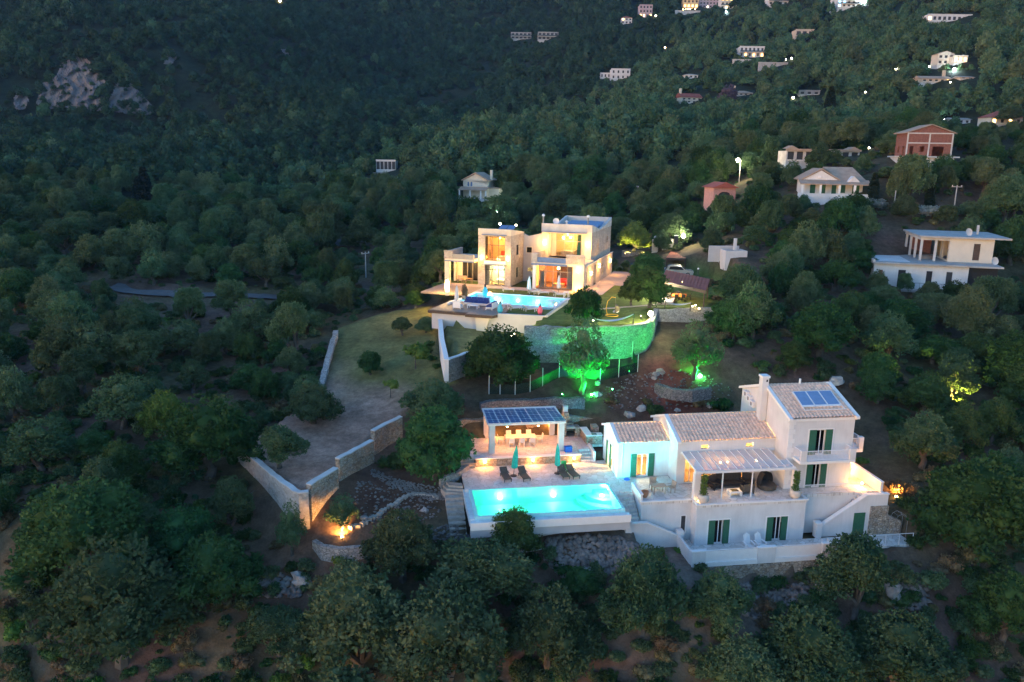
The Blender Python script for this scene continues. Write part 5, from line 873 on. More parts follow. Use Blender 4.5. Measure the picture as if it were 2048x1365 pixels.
# wicker table group on the left terrace
t = thing('wicker_table', 'beige wicker table on the terrace in front of the lit glass door', 'table', V1.w(-2.5, -1.6, 0), V1.yaw); MB().box(-.6, .6, -.4, .4, .66, .72).build('tabletop', 'beige_wicker', t)
for a in (-.52, .45):
    for b in (-.33, .26): MB().box(a, a + .07, b, b + .07, 0, .66).build('leg', 'beige_wicker', t)
chair_parts(thing('wicker_chair', 'beige wicker chair behind the wicker table', 'chair', V1.w(-2.65, -.75, 0), V1.yaw, 'wicker chairs'), 'beige_wicker', .62); chair_parts(thing('wicker_chair', 'beige wicker chair at the right end of the wicker table', 'chair', V1.w(-1.35, -1.5, 0), V1.yaw - 1.3, 'wicker chairs'), 'beige_wicker', .62)
t = thing('plant_pot', 'orange terracotta pot beside the wicker table', 'pot', V1.w(-3.95, -2.3, 0), 0); MB().lathe([(.18, 0), (.3, .3), (.33, .55), (.28, .55), (.2, .3)], n=12).build('pot', 'terracotta', t)
def potted(u, v, label):
    t = thing('potted_plant', label, 'plant', V1.w(u, v, .0), 0, 'veranda pots'); MB().lathe([(.24, 0), (.42, .2), (.5, .5), (.42, .72), (.34, .78), (.3, .74), (.02, .7)], n=16).build('pot', 'ceramic', t, smooth=True)
    rng = np.random.default_rng(int(abs(u) * 10)); z = rng.uniform(.8, 2.45, 420); a = rng.uniform(0, 6.28, 420); r = .2 * rng.uniform(.3, 1, 420) * (1 + .5 * (z < 1.0)); link('foliage', np_mesh('potted_foliage', [leaf_cloud(rng, np.c_[r * np.cos(a), r * np.sin(a), z], np.c_[np.cos(a), np.sin(a), 0 * a], .13, 2)], 'leaf_bright'), t); MB().tube([(0, 0, .7), (0, 0, 2.4)], .03, 5).build('stem', 'bark', t)
potted(.55, -4.0, 'left cream pot with a climbing plant at the veranda corner'); potted(8.75, -4.05, 'right cream pot with a climbing plant at the veranda corner')
# veranda furniture
t = thing('side_table', 'white table with a dark blue cloth at the left end of the veranda', 'table', V1.w(1.25, -1.3, 0), V1.yaw); MB().box(-.4, .4, -.4, .4, .70, .75).build('tabletop', 'white_trim', t); MB().box(-.25, .42, -.2, .42, .755, .78).build('cloth', 'navy_cloth', t)
for a in (-.36, .3):
    for b in (-.36, .3): MB().box(a, a + .06, b, b + .06, 0, .70).build('leg', 'white_trim', t)
t = thing('coffee_table', 'white coffee table with a black top on the veranda', 'table', V1.w(3.85, -2.75, 0), V1.yaw); MB().box(-.55, .55, -.4, .4, .3, .42).build('frame', 'white_trim', t); MB().box(-.3, .3, -.25, .25, .425, .44).build('top', 'black', t)
for a in (-.53, .43): MB().box(a, a + .1, -.38, .38, 0, .298).build('leg', 'white_trim', t)
def sofa(u, v, w, d_, rz, label, h=.85, m='charcoal'):
    t = thing('covered_sofa', label, 'sofa', V1.w(u, v, 0), V1.yaw + rz, 'charcoal veranda seats'); MB().box(-w / 2, w / 2, -d_ / 2, d_ / 2 - .2, .18, .45).build('seat', m, t); MB().extr([(-w / 2, d_ / 2 - .24, .2), (-w / 2, d_ / 2, .2), (-w / 2, d_ / 2 + .12, h), (-w / 2, d_ / 2 - .06, h)], (w, 0, 0)).build('backrest', m, t)
    for a in (-w / 2 - .02, w / 2 - .14): MB().box(a, a + .16, -d_ / 2, d_ / 2 - .02, .16, .62).build('armrest', m, t)
    for a in (-w / 2, w / 2 - .07):
        for b in (-d_ / 2, d_ / 2 - .1): MB().box(a, a + .07, b, b + .07, 0, .16).build('leg', 'black', t)
    return t
sofa(4.3, -.9, 2.3, 1.0, 0, 'wide charcoal sofa in the middle of the veranda', 1.05); sofa(2.75, -1.2, .9, .9, .35, 'charcoal armchair left of the wide sofa on the veranda', 1.05); sofa(5.15, -2.45, .95, .8, math.pi, 'charcoal armchair facing away beside the coffee table', .9, 'rattan'); sofa(5.9, -1.0, 1.0, .9, -.4, 'charcoal armchair right of the wide sofa', 1.0)
t = thing('daybed', 'round dark wicker daybed with hood beside the veranda wall', 'daybed', V1.w(7.3, -1.75, 0), V1.yaw + .5); MB().lathe([(.02, .05), (.8, .05), (.85, .35), (.75, .45), (.02, .45)], n=16).build('seat', 'rattan', t); b = MB(); n = 10
for i in range(7):
    e = i / 6 * 1.35
    for k in range(n + 1): a = math.pi * k / n; b.v.append((.88 * math.cos(a) * math.cos(e * .9), .88 * math.sin(a) * math.cos(e * .6), .4 + 1.05 * math.sin(e)))
for i in range(6):
    for k in range(n): q = i * (n + 1) + k; b.f.append((q, q + 1, q + n + 2, q + n + 1))
b.build('hood', 'charcoal', t)
t = thing('bench', 'low brown bench in front of the lit veranda window', 'bench', V1.w(1.95, -1.4, 0), V1.yaw); MB().box(-.6, .6, -.25, .25, .38, .44).build('seat', 'dark_wood', t)
for a in (-.55, .47):
    for b in (-.2, .12): MB().box(a, a + .08, b, b + .08, 0, .38).build('leg', 'dark_wood', t)
# garden chairs on the lower terrace
def adirondack(u, v, rz, label):
    t = thing('garden_armchair', label, 'chair', V1.w(u, v, -3.62), V1.yaw + rz, 'white garden armchairs')
    for k in range(5): a = -.28 + k * .115; h = 1.05 + .08 * (2 - abs(k - 2)); MB().extr([(a, .18, .3), (a, .21, .3), (a, .55, h), (a, .52, h)], (.1, 0, 0)).build('back_slat', 'white_trim', t)
    for k in range(5): MB().box(-.28, .28, -.42 + k * .125, -.31 + k * .125, .40 - k * .025, .42 - k * .025).build('seat_slat', 'white_trim', t)
    for s in (-1, 1): MB().box(s * .36 - .07, s * .36 + .07, -.42, .4, .56, .585).build('armrest', 'white_trim', t); MB().box(s * .33 - .025, s * .33 + .025, -.4, -.3, 0, .555).build('leg', 'white_trim', t); MB().extr([(s * .31 - .02, -.4, .38), (s * .31 - .02, .55, .05), (s * .31 - .02, .6, .0), (s * .31 - .02, .5, 0), (s * .31 - .02, -.4, .28)], (.04, 0, 0)).build('side_rail', 'white_trim', t)
adirondack(4.15, -5.6, .05, 'left white slatted garden chair on the lower terrace'); adirondack(5.2, -5.55, .15, 'right white slatted garden chair on the lower terrace')
# lamps and plants around the villa
for u, v, z, lb, p in ((15.95, -2.6, .35, 'lamp glowing at the inner corner of the side terrace', 30), (16.65, .6, .5, 'lamp on the inner face of the right terrace parapet', 26)): wall_light(V1, u, v, z, lb, p, WARM, out=(-1, 0), group='side terrace lamps', r=.1)
wall_light(V1, 15.1, .4, 1.5, 'wall lamp on the right side of the two-storey wing', 30, WARM, out=(1, 0))
wall_light(V1, .2, -3.75, .12, 'small lamp at the foot of the left veranda pillar', 2.0, WARM)
x, y, z = hit(1792, 1003); ground_spot(x, y, 'spotlight blazing at the foot of the flame-lit rocks right of the stair', 260, AMBER, 'bulb_warm', (.1, .6, .8), 150)
x, y, z = hit(1905, 1004); ground_spot(x, y, 'weak orange spotlight among the dark trees right of the villa', 30, AMBER, 'bulb_warm', (0, .5, .9), 120)
x, y, z = hit(684, 1066); ground_spot(x + .2, y - .9, 'spotlight blazing under the bush in the rock garden corner', 190, WARM, 'bulb_warm', (-.25, .75, .75), 165)
x, y, z = hit(1896, 812); ground_spot(x + .6, y - 1.2, 'spotlight hidden under the yellow-lit tree on the right slope', 1100, (1, .72, .12), 'bulb_warm', (-.1, .35, .95), 130, r=.06)
x, y, z = hit(1862, 838); ground_spot(x, y, 'small warm spotlight below the yellow-lit tree', 4, WARM, 'bulb_warm', (0, .3, .9), 120, r=.06)
def rock_at(x, y, s, label=None, name='rock', zoff=0.0, group=None, seed=0):
    rng = np.random.default_rng(seed + int(x * 100) % 1000); v = ICO[0] * (1 + .22 * rng.normal(size=(len(ICO[0]), 1))) * np.array([s, s * rng.uniform(.6, 1), s * rng.uniform(.45, .8)]); me = bpy.data.meshes.new(name); me.from_pydata(v.tolist(), [], [list(f) for f in ICO[1]]); me.materials.append(M['rock']); return link(name, me, None, (x, y, gz(x, y) + s * .15 + zoff), rng.uniform(0, 6))
for i, (px, py, s, lb) in enumerate([(1258, 838, .55, 'pale boulder just behind the ridge of the left wing'), (1283, 824, .5, 'white boulder beside the grey bush behind the villa'), (1355, 823, .35, 'round boulder behind the middle roof'), (1417, 820, .4, 'round boulder near the left gable of the two-storey wing'), (1196, 797, .45, 'white rock on the soil above the barbecue'), (1312, 752, .5, 'upper rock of the pale rock heap on the soil bank'), (1322, 745, .45, 'right rock of the pale rock heap on the soil bank'), (1308, 760, .4, 'lower rock of the pale rock heap on the soil bank'), (1672, 768, .9, 'grey boulder behind the right end of the tiled roof'), (795, 1050, .5, 'grey boulder at the end of the rock garden path'), (728, 1037, .35, 'small pale rock in the red soil of the rock garden'), (848, 1023, .3, 'white rock beside the rock garden gravel'), (290, 1098, .8, 'grey boulder beside the bare slope on the lower left'), (602, 1170, .9, 'large grey boulder on the rubble bank at lower left'), (1178, 1155, .8, 'large boulder on the rubble slope under the pool'), (1645, 1180, .7, 'boulder left of the olive tree under the stair wall'), (1780, 1190, 1.1, 'large rock on the bank right of the olive tree'), (1195, 775, .4, 'pale rock left of the soil bank')]):
    x, y, z = hit(px, py); tag(rock_at(x, y, s, seed=i), lb, 'rock')
# rubble: heaps of small stones nobody could count
def rubble(name, label, poly, n, s0, s1, m='rubble_rock', seed=3):
    rng = np.random.default_rng(seed); xs = [p[0] for p in poly]; ys = [p[1] for p in poly]; P = []
    oc = np.array([(1, 0, 0), (-1, 0, 0), (0, 1, 0), (0, -1, 0), (0, 0, 1), (0, 0, -1)], float); of = np.array([(0, 2, 4), (2, 1, 4), (1, 3, 4), (3, 0, 4), (2, 0, 5), (1, 2, 5), (3, 1, 5), (0, 3, 5)])
    q = np.c_[rng.uniform(min(xs), max(xs), n * 3), rng.uniform(min(ys), max(ys), n * 3)]; q = q[inpoly(poly, q[:, 0], q[:, 1])][:n]; parts = []
    cs = np.array([hit(px, py) for px, py in poly]); 
    from itertools import islice
    A = np.c_[np.array(poly, float), np.ones(len(poly))]; cx = np.linalg.lstsq(A, cs[:, 0], rcond=None)[0]; cy = np.linalg.lstsq(A, cs[:, 1], rcond=None)[0]; Q = np.c_[q, np.ones(len(q))]; X = Q @ cx; Y = Q @ cy; Z = ground(X, Y)
    for x, y, z in zip(X, Y, Z):
        s = rng.uniform(s0, s1) ** 1.0; v = oc * s * rng.uniform(.6, 1.3, (6, 1)) * np.array([1, 1, .7]); a = rng.uniform(0, 6.28); c, sn = math.cos(a), math.sin(a); v = np.c_[v[:, 0] * c - v[:, 1] * sn, v[:, 0] * sn + v[:, 1] * c, v[:, 2]] + rng.normal(0, .06 * s, (6, 3)); parts.append((v + np.array([x, y, z + s * .2]), of))
    return tag(link(name, np_mesh(name, parts, m), kind='stuff'), label)
rubble('rubble', 'loose rubble on the slope under the pool', [(1090, 1085), (1240, 1080), (1290, 1120), (1230, 1165), (1150, 1180), (1090, 1130)], 900, .08, .38)
rubble('rubble', 'rubble bank in the lower left clearing', [(460, 1160), (560, 1155), (620, 1170), (600, 1200), (500, 1195)], 380, .08, .35, seed=5); rubble('rubble', 'broken rock on the bank below the lower terrace', [(1480, 1165), (1620, 1170), (1620, 1215), (1490, 1240)], 420, .08, .4, seed=6); rubble('rubble', 'broken rock right of the olive below the stair', [(1770, 1150), (1860, 1170), (1850, 1230), (1770, 1215)], 260, .1, .5, seed=7)
rubble('gravel_path', 'band of grey stones curving below the big tree', [(742, 940), (800, 960), (880, 980), (895, 1005), (850, 1000), (780, 975), (740, 955)], 700, .06, .16, seed=8); rubble('rubble', 'pale stones strewn over the red soil of the rock garden', [(720, 960), (880, 1000), (880, 1040), (740, 1050), (690, 1030)], 240, .05, .22, seed=9); rubble('rubble', 'small stones strewn on the soil bank behind the villa', [(1190, 790), (1260, 750), (1400, 745), (1470, 780), (1440, 815), (1220, 830)], 420, .04, .2, seed=10); rubble('rubble', 'stones along the dry slope in front of the left stair', [(840, 1065), (915, 1050), (920, 1080), (850, 1090)], 120, .06, .25, seed=12)
_t = thing('stone_path', 'path edging of flat pale stones curving through the rock garden', 'path')
pp = [(700, 1060), (715, 1056), (730, 1050), (745, 1042), (757, 1034), (768, 1025), (780, 1017), (792, 1012), (803, 1004), (812, 996), (822, 992), (838, 991), (852, 993), (866, 996), (878, 1001)]
for i, (a, b) in enumerate(zip(pp[:-1], pp[1:])):
    for k in range(2):
        p, q = (a[0] + (b[0] - a[0]) * k / 2, a[1] + (b[1] - a[1]) * k / 2), (a[0] + (b[0] - a[0]) * (k + .9) / 2, a[1] + (b[1] - a[1]) * (k + .9) / 2); x0, y0, z0 = hit(*p); x1, y1, z1 = hit(*q); l = math.hypot(x1 - x0, y1 - y0) or .1; nx, ny = -(y1 - y0) / l * .2, (x1 - x0) / l * .2; z = max(z0, z1)
        MB().prism([(x0 + nx, y0 + ny), (x1 + nx, y1 + ny), (x1 - nx, y1 - ny), (x0 - nx, y0 - ny)], z - .3, z + .1 + .03 * (i % 3)).build('flagstone', 'step_stone', _t)
# walls of the lawn and rock garden
def pxwall(label, pts, th, m, cap=None, drop=2.6, name='stone_wall', dn=None, cap_h=.1):
    W_ = []
    for i, p in enumerate(pts): x, y = atz(p[0], p[1], p[2]); W_.append((x, y, p[2], (p[3] if len(p) > 3 else p[2] - drop)))
    return wall_line('', '', W_, th, m, cap, root=thing(name, label, 'wall'), cap_h=cap_h)
pxwall('stepped stone retaining wall zigzagging round the lower corner of the lawn', [(478, 893, 1.45), (540, 944, 1.2), (590, 982, 1.05), (600, 985.5, 1.05), (617, 984, 1.05)], .45, 'stone_clad', 'pale_concrete', 3.2)
pxwall('middle flight of the lawn retaining wall, lit at its foot', [(617, 970, 1.5), (672, 937, 1.7)], .5, 'stone_warm', 'pale_concrete', 3.4); pxwall('upper flight of the lawn retaining wall', [(674, 919, 2.2), (744, 882, 2.4)], .45, 'stone_warm', 'pale_concrete', 3.0); pxwall('top flight of the lawn retaining wall beside the big tree', [(746, 862, 2.9), (772, 848, 3.0), (802, 834, 3.3)], .45, 'stone_warm', 'pale_concrete', 2.4)
pxwall('long narrow stone wall along the left edge of the lawn', [(672, 662, 6.3), (655, 720, 4.8), (640, 784, 3.2)], .55, 'stone_grey', 'stone_grey', 1.6); pxwall('curved low stone wall holding the spotlit bush', [(628, 1078, -2.35), (645, 1090, -2.4), (680, 1095, -2.45), (730, 1092, -2.5), (770, 1085, -2.5)], .4, 'stone_grey', None, 1.4)
pxwall('dry stone wall on the soil bank behind the pergola', [(960, 806, 3.7), (1000, 800, 3.9), (1080, 797, 3.9), (1170, 797, 3.9)], .7, 'stone_dark', None, 1.3); pxwall('curved dry stone ring under the green-lit tree', [(1312, 768, 4.9), (1345, 777, 4.8), (1385, 781, 4.8), (1420, 775, 4.9)], .6, 'stone_dark', None, 1.2); pxwall('rough stone wall between the big tree and the curved steps', [(880, 955, .3), (915, 945, .35), (935, 930, .4)], .4, 'stone_grey', None, 1.2)
_t = thing('mesh_fence', 'dark green mesh fence with white posts curving below the flat-roofed villa', 'fence'); fp = [(978, 790), (1000, 794), (1030, 795), (1060, 787), (1085, 774), (1118, 760), (1165, 762), (1200, 768), (1237, 758), (1275, 745), (1264, 722)]; prev = None
for i, p in enumerate(fp):
    x, y, z = hit(*p)
    MB().tube([(x, y, z), (x, y, z + 2.0)], .04, 5).build('post', 'metal_white', _t)
    if prev: MB().extr([(prev[0], prev[1], prev[2] + .02), (x, y, z + .02), (x, y, z + 1.1), (prev[0], prev[1], prev[2] + 1.1)], (0, .02, 0)).build('mesh_panel', 'mesh_net', _t)
    prev = (x, y, z)
for i, (px, py, s, k, lb) in enumerate([(1305, 830, 1.1, 1, 'grey green bush behind the left gable of the middle roof'), (1440, 822, 1.3, 1, 'dark bush behind the middle roof near the tall wing'), (1395, 812, .9, 3, 'dry brownish bush behind the middle roof'), (1225, 808, .8, 3, 'pale tuft on the bank above the outdoor kitchen'), (1295, 806, .6, 3, 'yellowish tuft on the soil bank'), (1380, 800, .7, 3, 'straw coloured tuft below the dry stone ring'), (785, 935, 1.5, 1, 'low spreading bush below the top of the lawn wall'), (1818, 1020, 1.2, 1, 'round dark bush beside the white garden arch'), (1800, 1150, 1.6, 0, 'bluish low bush under the stone wall of the path'), (1850, 1165, 1.5, 0, 'pale bluish bush at the edge of the dark wood'), (1790, 978, 1.2, 3, 'flame-lit bush above the blazing spotlight'), (1812, 985, 1.0, 3, 'orange-lit rocks and twigs right of the blazing spotlight'), (1725, 930, .7, 2, 'bush against the orange-lit wall behind the balcony'), (1317, 1110, .8, 2, 'young shrub in front of the left stair wall'), (1355, 1105, .45, 2, 'small sapling at the foot of the left stair wall'), (1395, 1145, .9, 0, 'shrub under the left corner of the lower terrace')]):
    x, y, z = hit(px, py); tag(link('garden_bush', SHRUB[k], None, (x, y, z - .1), i * 1.3), lb, 'bush').scale = (s, s, s * .9)
t = thing('sapling', 'thin sapling with a small crown low on the lawn', 'tree', hit(781, 796), 0); MB().tube([(0, 0, -.1), (.05, 0, 1.3), (.1, .1, 2.0)], [.06, .05, .02], 6).build('trunk', 'bark', t); link('crown', SHRUB[2], t, (0, 0, 1.2)).scale = (.95, .95, .8)
t = thing('young_tree', 'young tree with a straight trunk on the upper lawn', 'tree', hit(831, 742), 0); MB().tube([(0, 0, -.1), (0, 0, 1.4), (.05, 0, 2.6)], [.09, .08, .03], 6).build('trunk', 'bark', t); link('crown', SHRUB[2], t, (0, 0, 1.5)).scale = (1.6, 1.6, 1.5)
# bare branches below the wall corner
t = thing('dead_tree', 'bare twisted branches of a dead tree below the stone wall corner', 'tree', hit(455, 1050), 0); rng = np.random.default_rng(9)
MB().tube([(0, 0, -.2), (.3, .1, .7), (.2, .3, 1.4)], [.3, .24, .16], 7).build('trunk', 'bark', t)
for k in range(9): a = rng.uniform(0, 6.28); l = rng.uniform(1, 2.4); MB().tube([(.2, .3, 1.2), (.2 + l * .5 * math.cos(a), .3 + l * .5 * math.sin(a), 1.5 + rng.uniform(0, .6)), (.2 + l * math.cos(a + .3), .3 + l * math.sin(a + .3), 1.6 + rng.uniform(-.3, 1.2))], [.1, .06, .02], 5).build('branch', 'bark', t)
# ------------------------------------------------------------------ the flat-roofed stone villa
H2 = thing('stone_villa', 'brightly lit flat-roofed villa with two stone towers and large glass fronts', 'villa', V2.w(0, 0, 0), V2.yaw)
def B2(name, m, *b, parent=None): mb = MB(); [mb.box(*q) for q in b]; return mb.build(name, m, parent or H2)
# left tower
mb = room_shell(0, 4.93, 0, 6.2, 0, 7.2, .45, front=[(1.05, 4.05, .05, 2.95), (1.05, 4.05, 3.6, 7.05)], right=[(2.2, 3.3, 4.2, 5.7), (2.2, 3.3, .9, 2.4)]); mb.build('stone_wall', 'stone_clad', H2)
mb = MB(); mb.box(-.02, 4.95, -.02, .3, 7.2, 8.12); mb.extr([(4.65, .31, 7.2), (4.65, 6.2, 7.2), (4.65, 6.2, 7.35), (4.65, .31, 8.1)], (.3, 0, 0)); mb.extr([(0, .31, 7.2), (0, 6.2, 7.2), (0, 6.2, 7.35), (0, .31, 8.1)], (.3, 0, 0)); mb.build('parapet', 'cream_wall', H2)
B2('roof_slab', 'concrete', (.31, 4.64, .31, 6.19, 7.1, 7.2)); B2('floor_slab', 'cream_wall', (.46, 4.47, .46, 5.74, 3.05, 3.4)); B2('ground_floor', 'wood', (.46, 4.47, .46, 5.74, .0, .05))
B2('awning', 'blue_frame', (.6, 4.3, -.35, -.025, 7.22, 7.34)); B2('awning', 'blue_frame', (.7, 4.3, -.5, -.005, 3.0, 3.14)); B2('white_band', 'white_trim', (.95, 4.15, -.1, -.004, 3.15, 3.55))
pane_window(H2, 1.05, 4.05, 3.6, 7.05, .18, 'dark_frame', 'window_glass', 3, 1, .09); B2('window_transom', 'dark_frame', (1.1, 4.0, .16, .28, 5.75, 5.85)); pane_window(H2, 1.05, 4.05, .05, 2.95, .18, 'dark_frame', 'window_glass', 3, 1, .09); B2('window_transom', 'dark_frame', (1.1, 4.0, .16, .28, 2.25, 2.33))
for z0, z1 in ((4.2, 5.7), (.9, 2.4)): pane_window(H2, 2.65, 3.75, z0, z1, 4.75, 'dark_frame', 'window_glass', 2, axis='v')
B2('bedroom_wall', 'room_orange', (.5, 4.4, 4.0, 4.1, 3.41, 7.0)); B2('headboard', 'red_cloth', (2.2, 3.9, 3.7, 3.98, 3.41, 4.6)); B2('bed', 'white_cloth', (2.2, 3.9, 1.9, 3.68, 3.41, 3.95)); B2('lower_room_wall', 'white_wall', (.5, 4.4, 4.0, 4.1, .06, 3.0)); B2('wall_picture', 'cyan_paint', (2.6, 3.9, 3.93, 3.98, 1.0, 2.2)); B2('bed', 'white_cloth', (2.0, 3.9, 1.9, 3.7, .06, .6)); B2('curtain', 'white_cloth', (.62, 1.6, .5, .6, .06, 2.9)); B2('curtain', 'room_orange', (.62, 1.35, .5, .6, 3.42, 6.9))
bulb(H2, (2.5, 2.2, 6.7), .14, 'bulb_warm', 'ceiling_lamp'); lamp(H2, 'POINT', (2.5, 2.2, 6.3), 130, (1, .42, .13), .2); bulb(H2, (2.5, 2.2, 2.8), .12, 'bulb_white', 'ceiling_lamp'); lamp(H2, 'POINT', (2.5, 2.0, 2.4), 200, (1, .85, .34), .2)
# porch wing on the left of the left tower
B2('porch_roof', 'cream_wall', (-4.6, -.02, -1.5, 5.0, 3.35, 3.75)); B2('porch_pillar', 'cream_wall', (-4.6, -3.9, -1.5, -.8, 0, 3.345)); B2('porch_back_wall', 'cream_wall', (-4.6, -4.3, 2.0, 5.0, 0, 3.345), (-4.29, -3.5, 2.5, 2.8, 0, 3.345), (-4.29, -.02, 4.7, 5.0, 0, 3.345)); pane_window(H2, -3.45, -.1, .05, 3.2, 2.5, 'grey_frame', 'dark_glass', 4, 1, .1)
B2('porch_parapet', 'stone_clad', (-4.65, -3.4, -1.55, -1.2, 3.755, 4.9), (-4.65, -4.3, -1.19, 4.9, 3.755, 4.75), (-1.6, -.03, 4.4, 4.7, 3.755, 5.6)); B2('parapet_panel', 'grey_frame', (-3.39, -.1, -1.5, -1.4, 3.755, 4.45)); B2('porch_fascia', 'blue_frame', (-4.6, -.05, -1.62, -1.56, 3.36, 3.5))
lamp(H2, 'POINT', (-2.2, .6, 2.9), 80, WARM, .2); bulb(H2, (-2.2, .6, 3.2), .1, 'bulb_warm', 'porch_lamp'); lamp(H2, 'POINT', (-2.0, 3.6, 2.4), 40, (1, .7, .35), .2)
t = thing('porch_table', 'wooden table on the porch left of the left tower', 'table', V2.w(-1.8, .3, 0), V2.yaw); MB().box(-.8, .8, -.4, .4, .7, .76).build('tabletop', 'wood', t)
for a in (-.75, .67):
    for b in (-.35, .27): MB().box(a, a + .08, b, b + .08, 0, .7).build('leg', 'wood', t)
t = thing('porch_bench', 'slatted bench on the porch left of the left tower', 'bench', V2.w(-3.0, 1.2, 0), V2.yaw); MB().box(-.7, .7, -.25, .25, .4, .46).build('seat', 'beige_wicker', t); MB().box(-.7, .7, .2, .28, .465, .95).build('backrest', 'beige_wicker', t)
for a in (-.66, .58): MB().box(a, a + .08, -.22, .22, 0, .4).build('leg', 'beige_wicker', t)
# connecting block between the towers
mb = room_shell(4.96, 8.2, 6.0, 12.0, 0, 6.2, .35, front=[(.5, 1.3, 4.3, 5.1), (.75, 1.75, 1.55, 2.05)]); mb.extr([(4.96, 6.0, 6.2), (8.2, 6.0, 6.2), (8.2, 6.0, 7.35), (5.7, 6.0, 6.75), (4.96, 6.0, 7.1)], (0, .3, 0)); mb.build('grey_wall', 'grey_wall', H2)
B2('window_surround', 'cream_wall', (5.36, 5.46, 5.95, 5.996, 4.2, 5.2), (6.26, 6.36, 5.95, 5.996, 4.2, 5.2), (5.465, 6.255, 5.95, 5.996, 5.1, 5.2), (5.465, 6.255, 5.95, 5.996, 4.2, 4.3), (5.6, 5.7, 5.95, 5.996, 1.45, 2.15), (6.72, 6.82, 5.95, 5.996, 1.45, 2.15)); B2('pane', 'dark_glass', (5.46, 6.26, 6.1, 6.12, 4.3, 5.1)); B2('pane', 'window_glass', (5.71, 6.71, 6.1, 6.12, 1.55, 2.05)); B2('roof_slab', 'concrete', (5.3, 8.2, 6.31, 12, 6.1, 6.195)); lamp(H2, 'POINT', (6.3, 7.2, 1.9), 25, (1, .72, .2), .15)
# right tower, lower part with the living room
mb = MB(); mb.box(8.24, 15.68, -.32, 5.9, 3.4, 3.75); mb.build('terrace_slab', 'cream_wall', H2); B2('slab_edge', 'blue_frame', (8.1, 13.3, -.62, -.325, 3.42, 3.62))
B2('porch_column', 'white_trim', (8.3, 8.75, -.3, .1, 0, 3.395)); B2('porch_pillar', 'cream_wall', (14.1, 15.64, -.3, .25, 0, 3.395))
mb = MB(); wallh(mb, (15.68, .26), (15.68, 20.3), 0, 3.395, .4, [(1.0, 1.5, .9, 2.6), (6.2, 7.6, .0, 3.0), (12, 13, .8, 2.4)]); wallh(mb, (15.26, 6.0), (15.26, 20.3), 3.4, 7.6, .4, [(4.4, 4.8, 4.2, 6.2), (11.0, 12.0, 5.2, 6.2)]); mb.box(7.76, 8.16, 5.92, 20.3, 0, 7.6); mb.box(8.17, 14.85, 19.9, 20.3, 0, 7.6); mb.build('stone_wall', 'stone_clad', H2)
B2('niche_wall', 'cream_wall', (14.9, 15.2, 6.2, 8.0, 0, 3.39), (14.9, 15.2, 12.0, 13.6, 0, 3.39)); B2('string_course', 'pale_concrete', (15.69, 15.8, .3, 20.2, 3.38, 3.5)); B2('living_room_floor', 'wood', (8.3, 15.25, .3, 12, 0, .05)); B2('living_room_wall', 'room_orange', (8.2, 15.2, 6.4, 6.6, .06, 3.38)); B2('side_wall', 'cream_wall', (8.17, 8.3, 1.4, 6.39, .06, 3.38))
pane_window(H2, 8.8, 14.05, .05, 3.35, 1.1, 'grey_frame', 'window_glass', 5, 1, .09); B2('window_transom', 'grey_frame', (8.85, 14.0, 1.08, 1.2, 2.35, 2.45))
B2('curtain', 'white_cloth', (8.95, 9.6, 1.3, 1.4, .06, 2.3), (12.9, 13.9, 1.3, 1.4, .06, 3.3)); B2('wall_panel', 'cyan_paint', (12.9, 14.8, 5.8, 6.0, .06, 2.6))
for k, (u, v, w) in enumerate(((10.9, 3.4, 2.2), (12.1, 4.6, 1.6))): B2('red_sofa', 'red_cloth', (u, u + w, v, v + .8, .06, .5), (u, u + w, v + .81, v + 1.05, .06, 1.0))
B2('low_table', 'room_wall', (10.6, 12.2, 2.2, 3.0, .06, .5)); B2('shelf', 'dark_wood', (10.2, 12.8, 6.2, 6.38, .1, 2.6)); bulb(H2, (11.3, 2.6, 2.7), .2, 'bulb_warm', 'chandelier')
lamp(H2, 'POINT', (11.3, 2.4, 2.4), 150, (1, .38, .08), .3); lamp(H2, 'POINT', (12.8, 4.2, 2.6), 70, (1, .36, .08), .3)
# right tower, upper storey: loggia
mb = MB(); mb.box(7.76, 8.7, 5.9, 8.2, 3.76, 7.6); mb.box(14.2, 15.25, 5.9, 8.2, 3.76, 7.6); mb.box(8.71, 9.4, 8.0, 8.2, 3.76, 7.6); mb.box(13.3, 14.19, 8.0, 8.2, 3.76, 7.6); mb.box(8.705, 14.195, 5.95, 8.19, 7.3, 7.6); mb.build('loggia_wall', 'cream_wall', H2)
mb = MB(); mb.box(7.72, 15.3, 5.86, 6.2, 7.605, 8.73); mb.extr([(14.95, 6.21, 7.6), (14.95, 20.3, 7.6), (14.95, 20.3, 8.95), (14.95, 16.6, 8.2), (14.95, 11.5, 7.75), (14.95, 6.21, 8.7)], (.35, 0, 0)); mb.extr([(7.72, 6.21, 7.6), (7.72, 20.3, 7.6), (7.72, 20.3, 8.95), (7.72, 12, 7.75), (7.72, 6.21, 8.7)], (.35, 0, 0)); mb.box(8.08, 14.94, 20.0, 20.3, 7.6, 8.95); mb.build('roof_parapet', 'pale_concrete', H2)
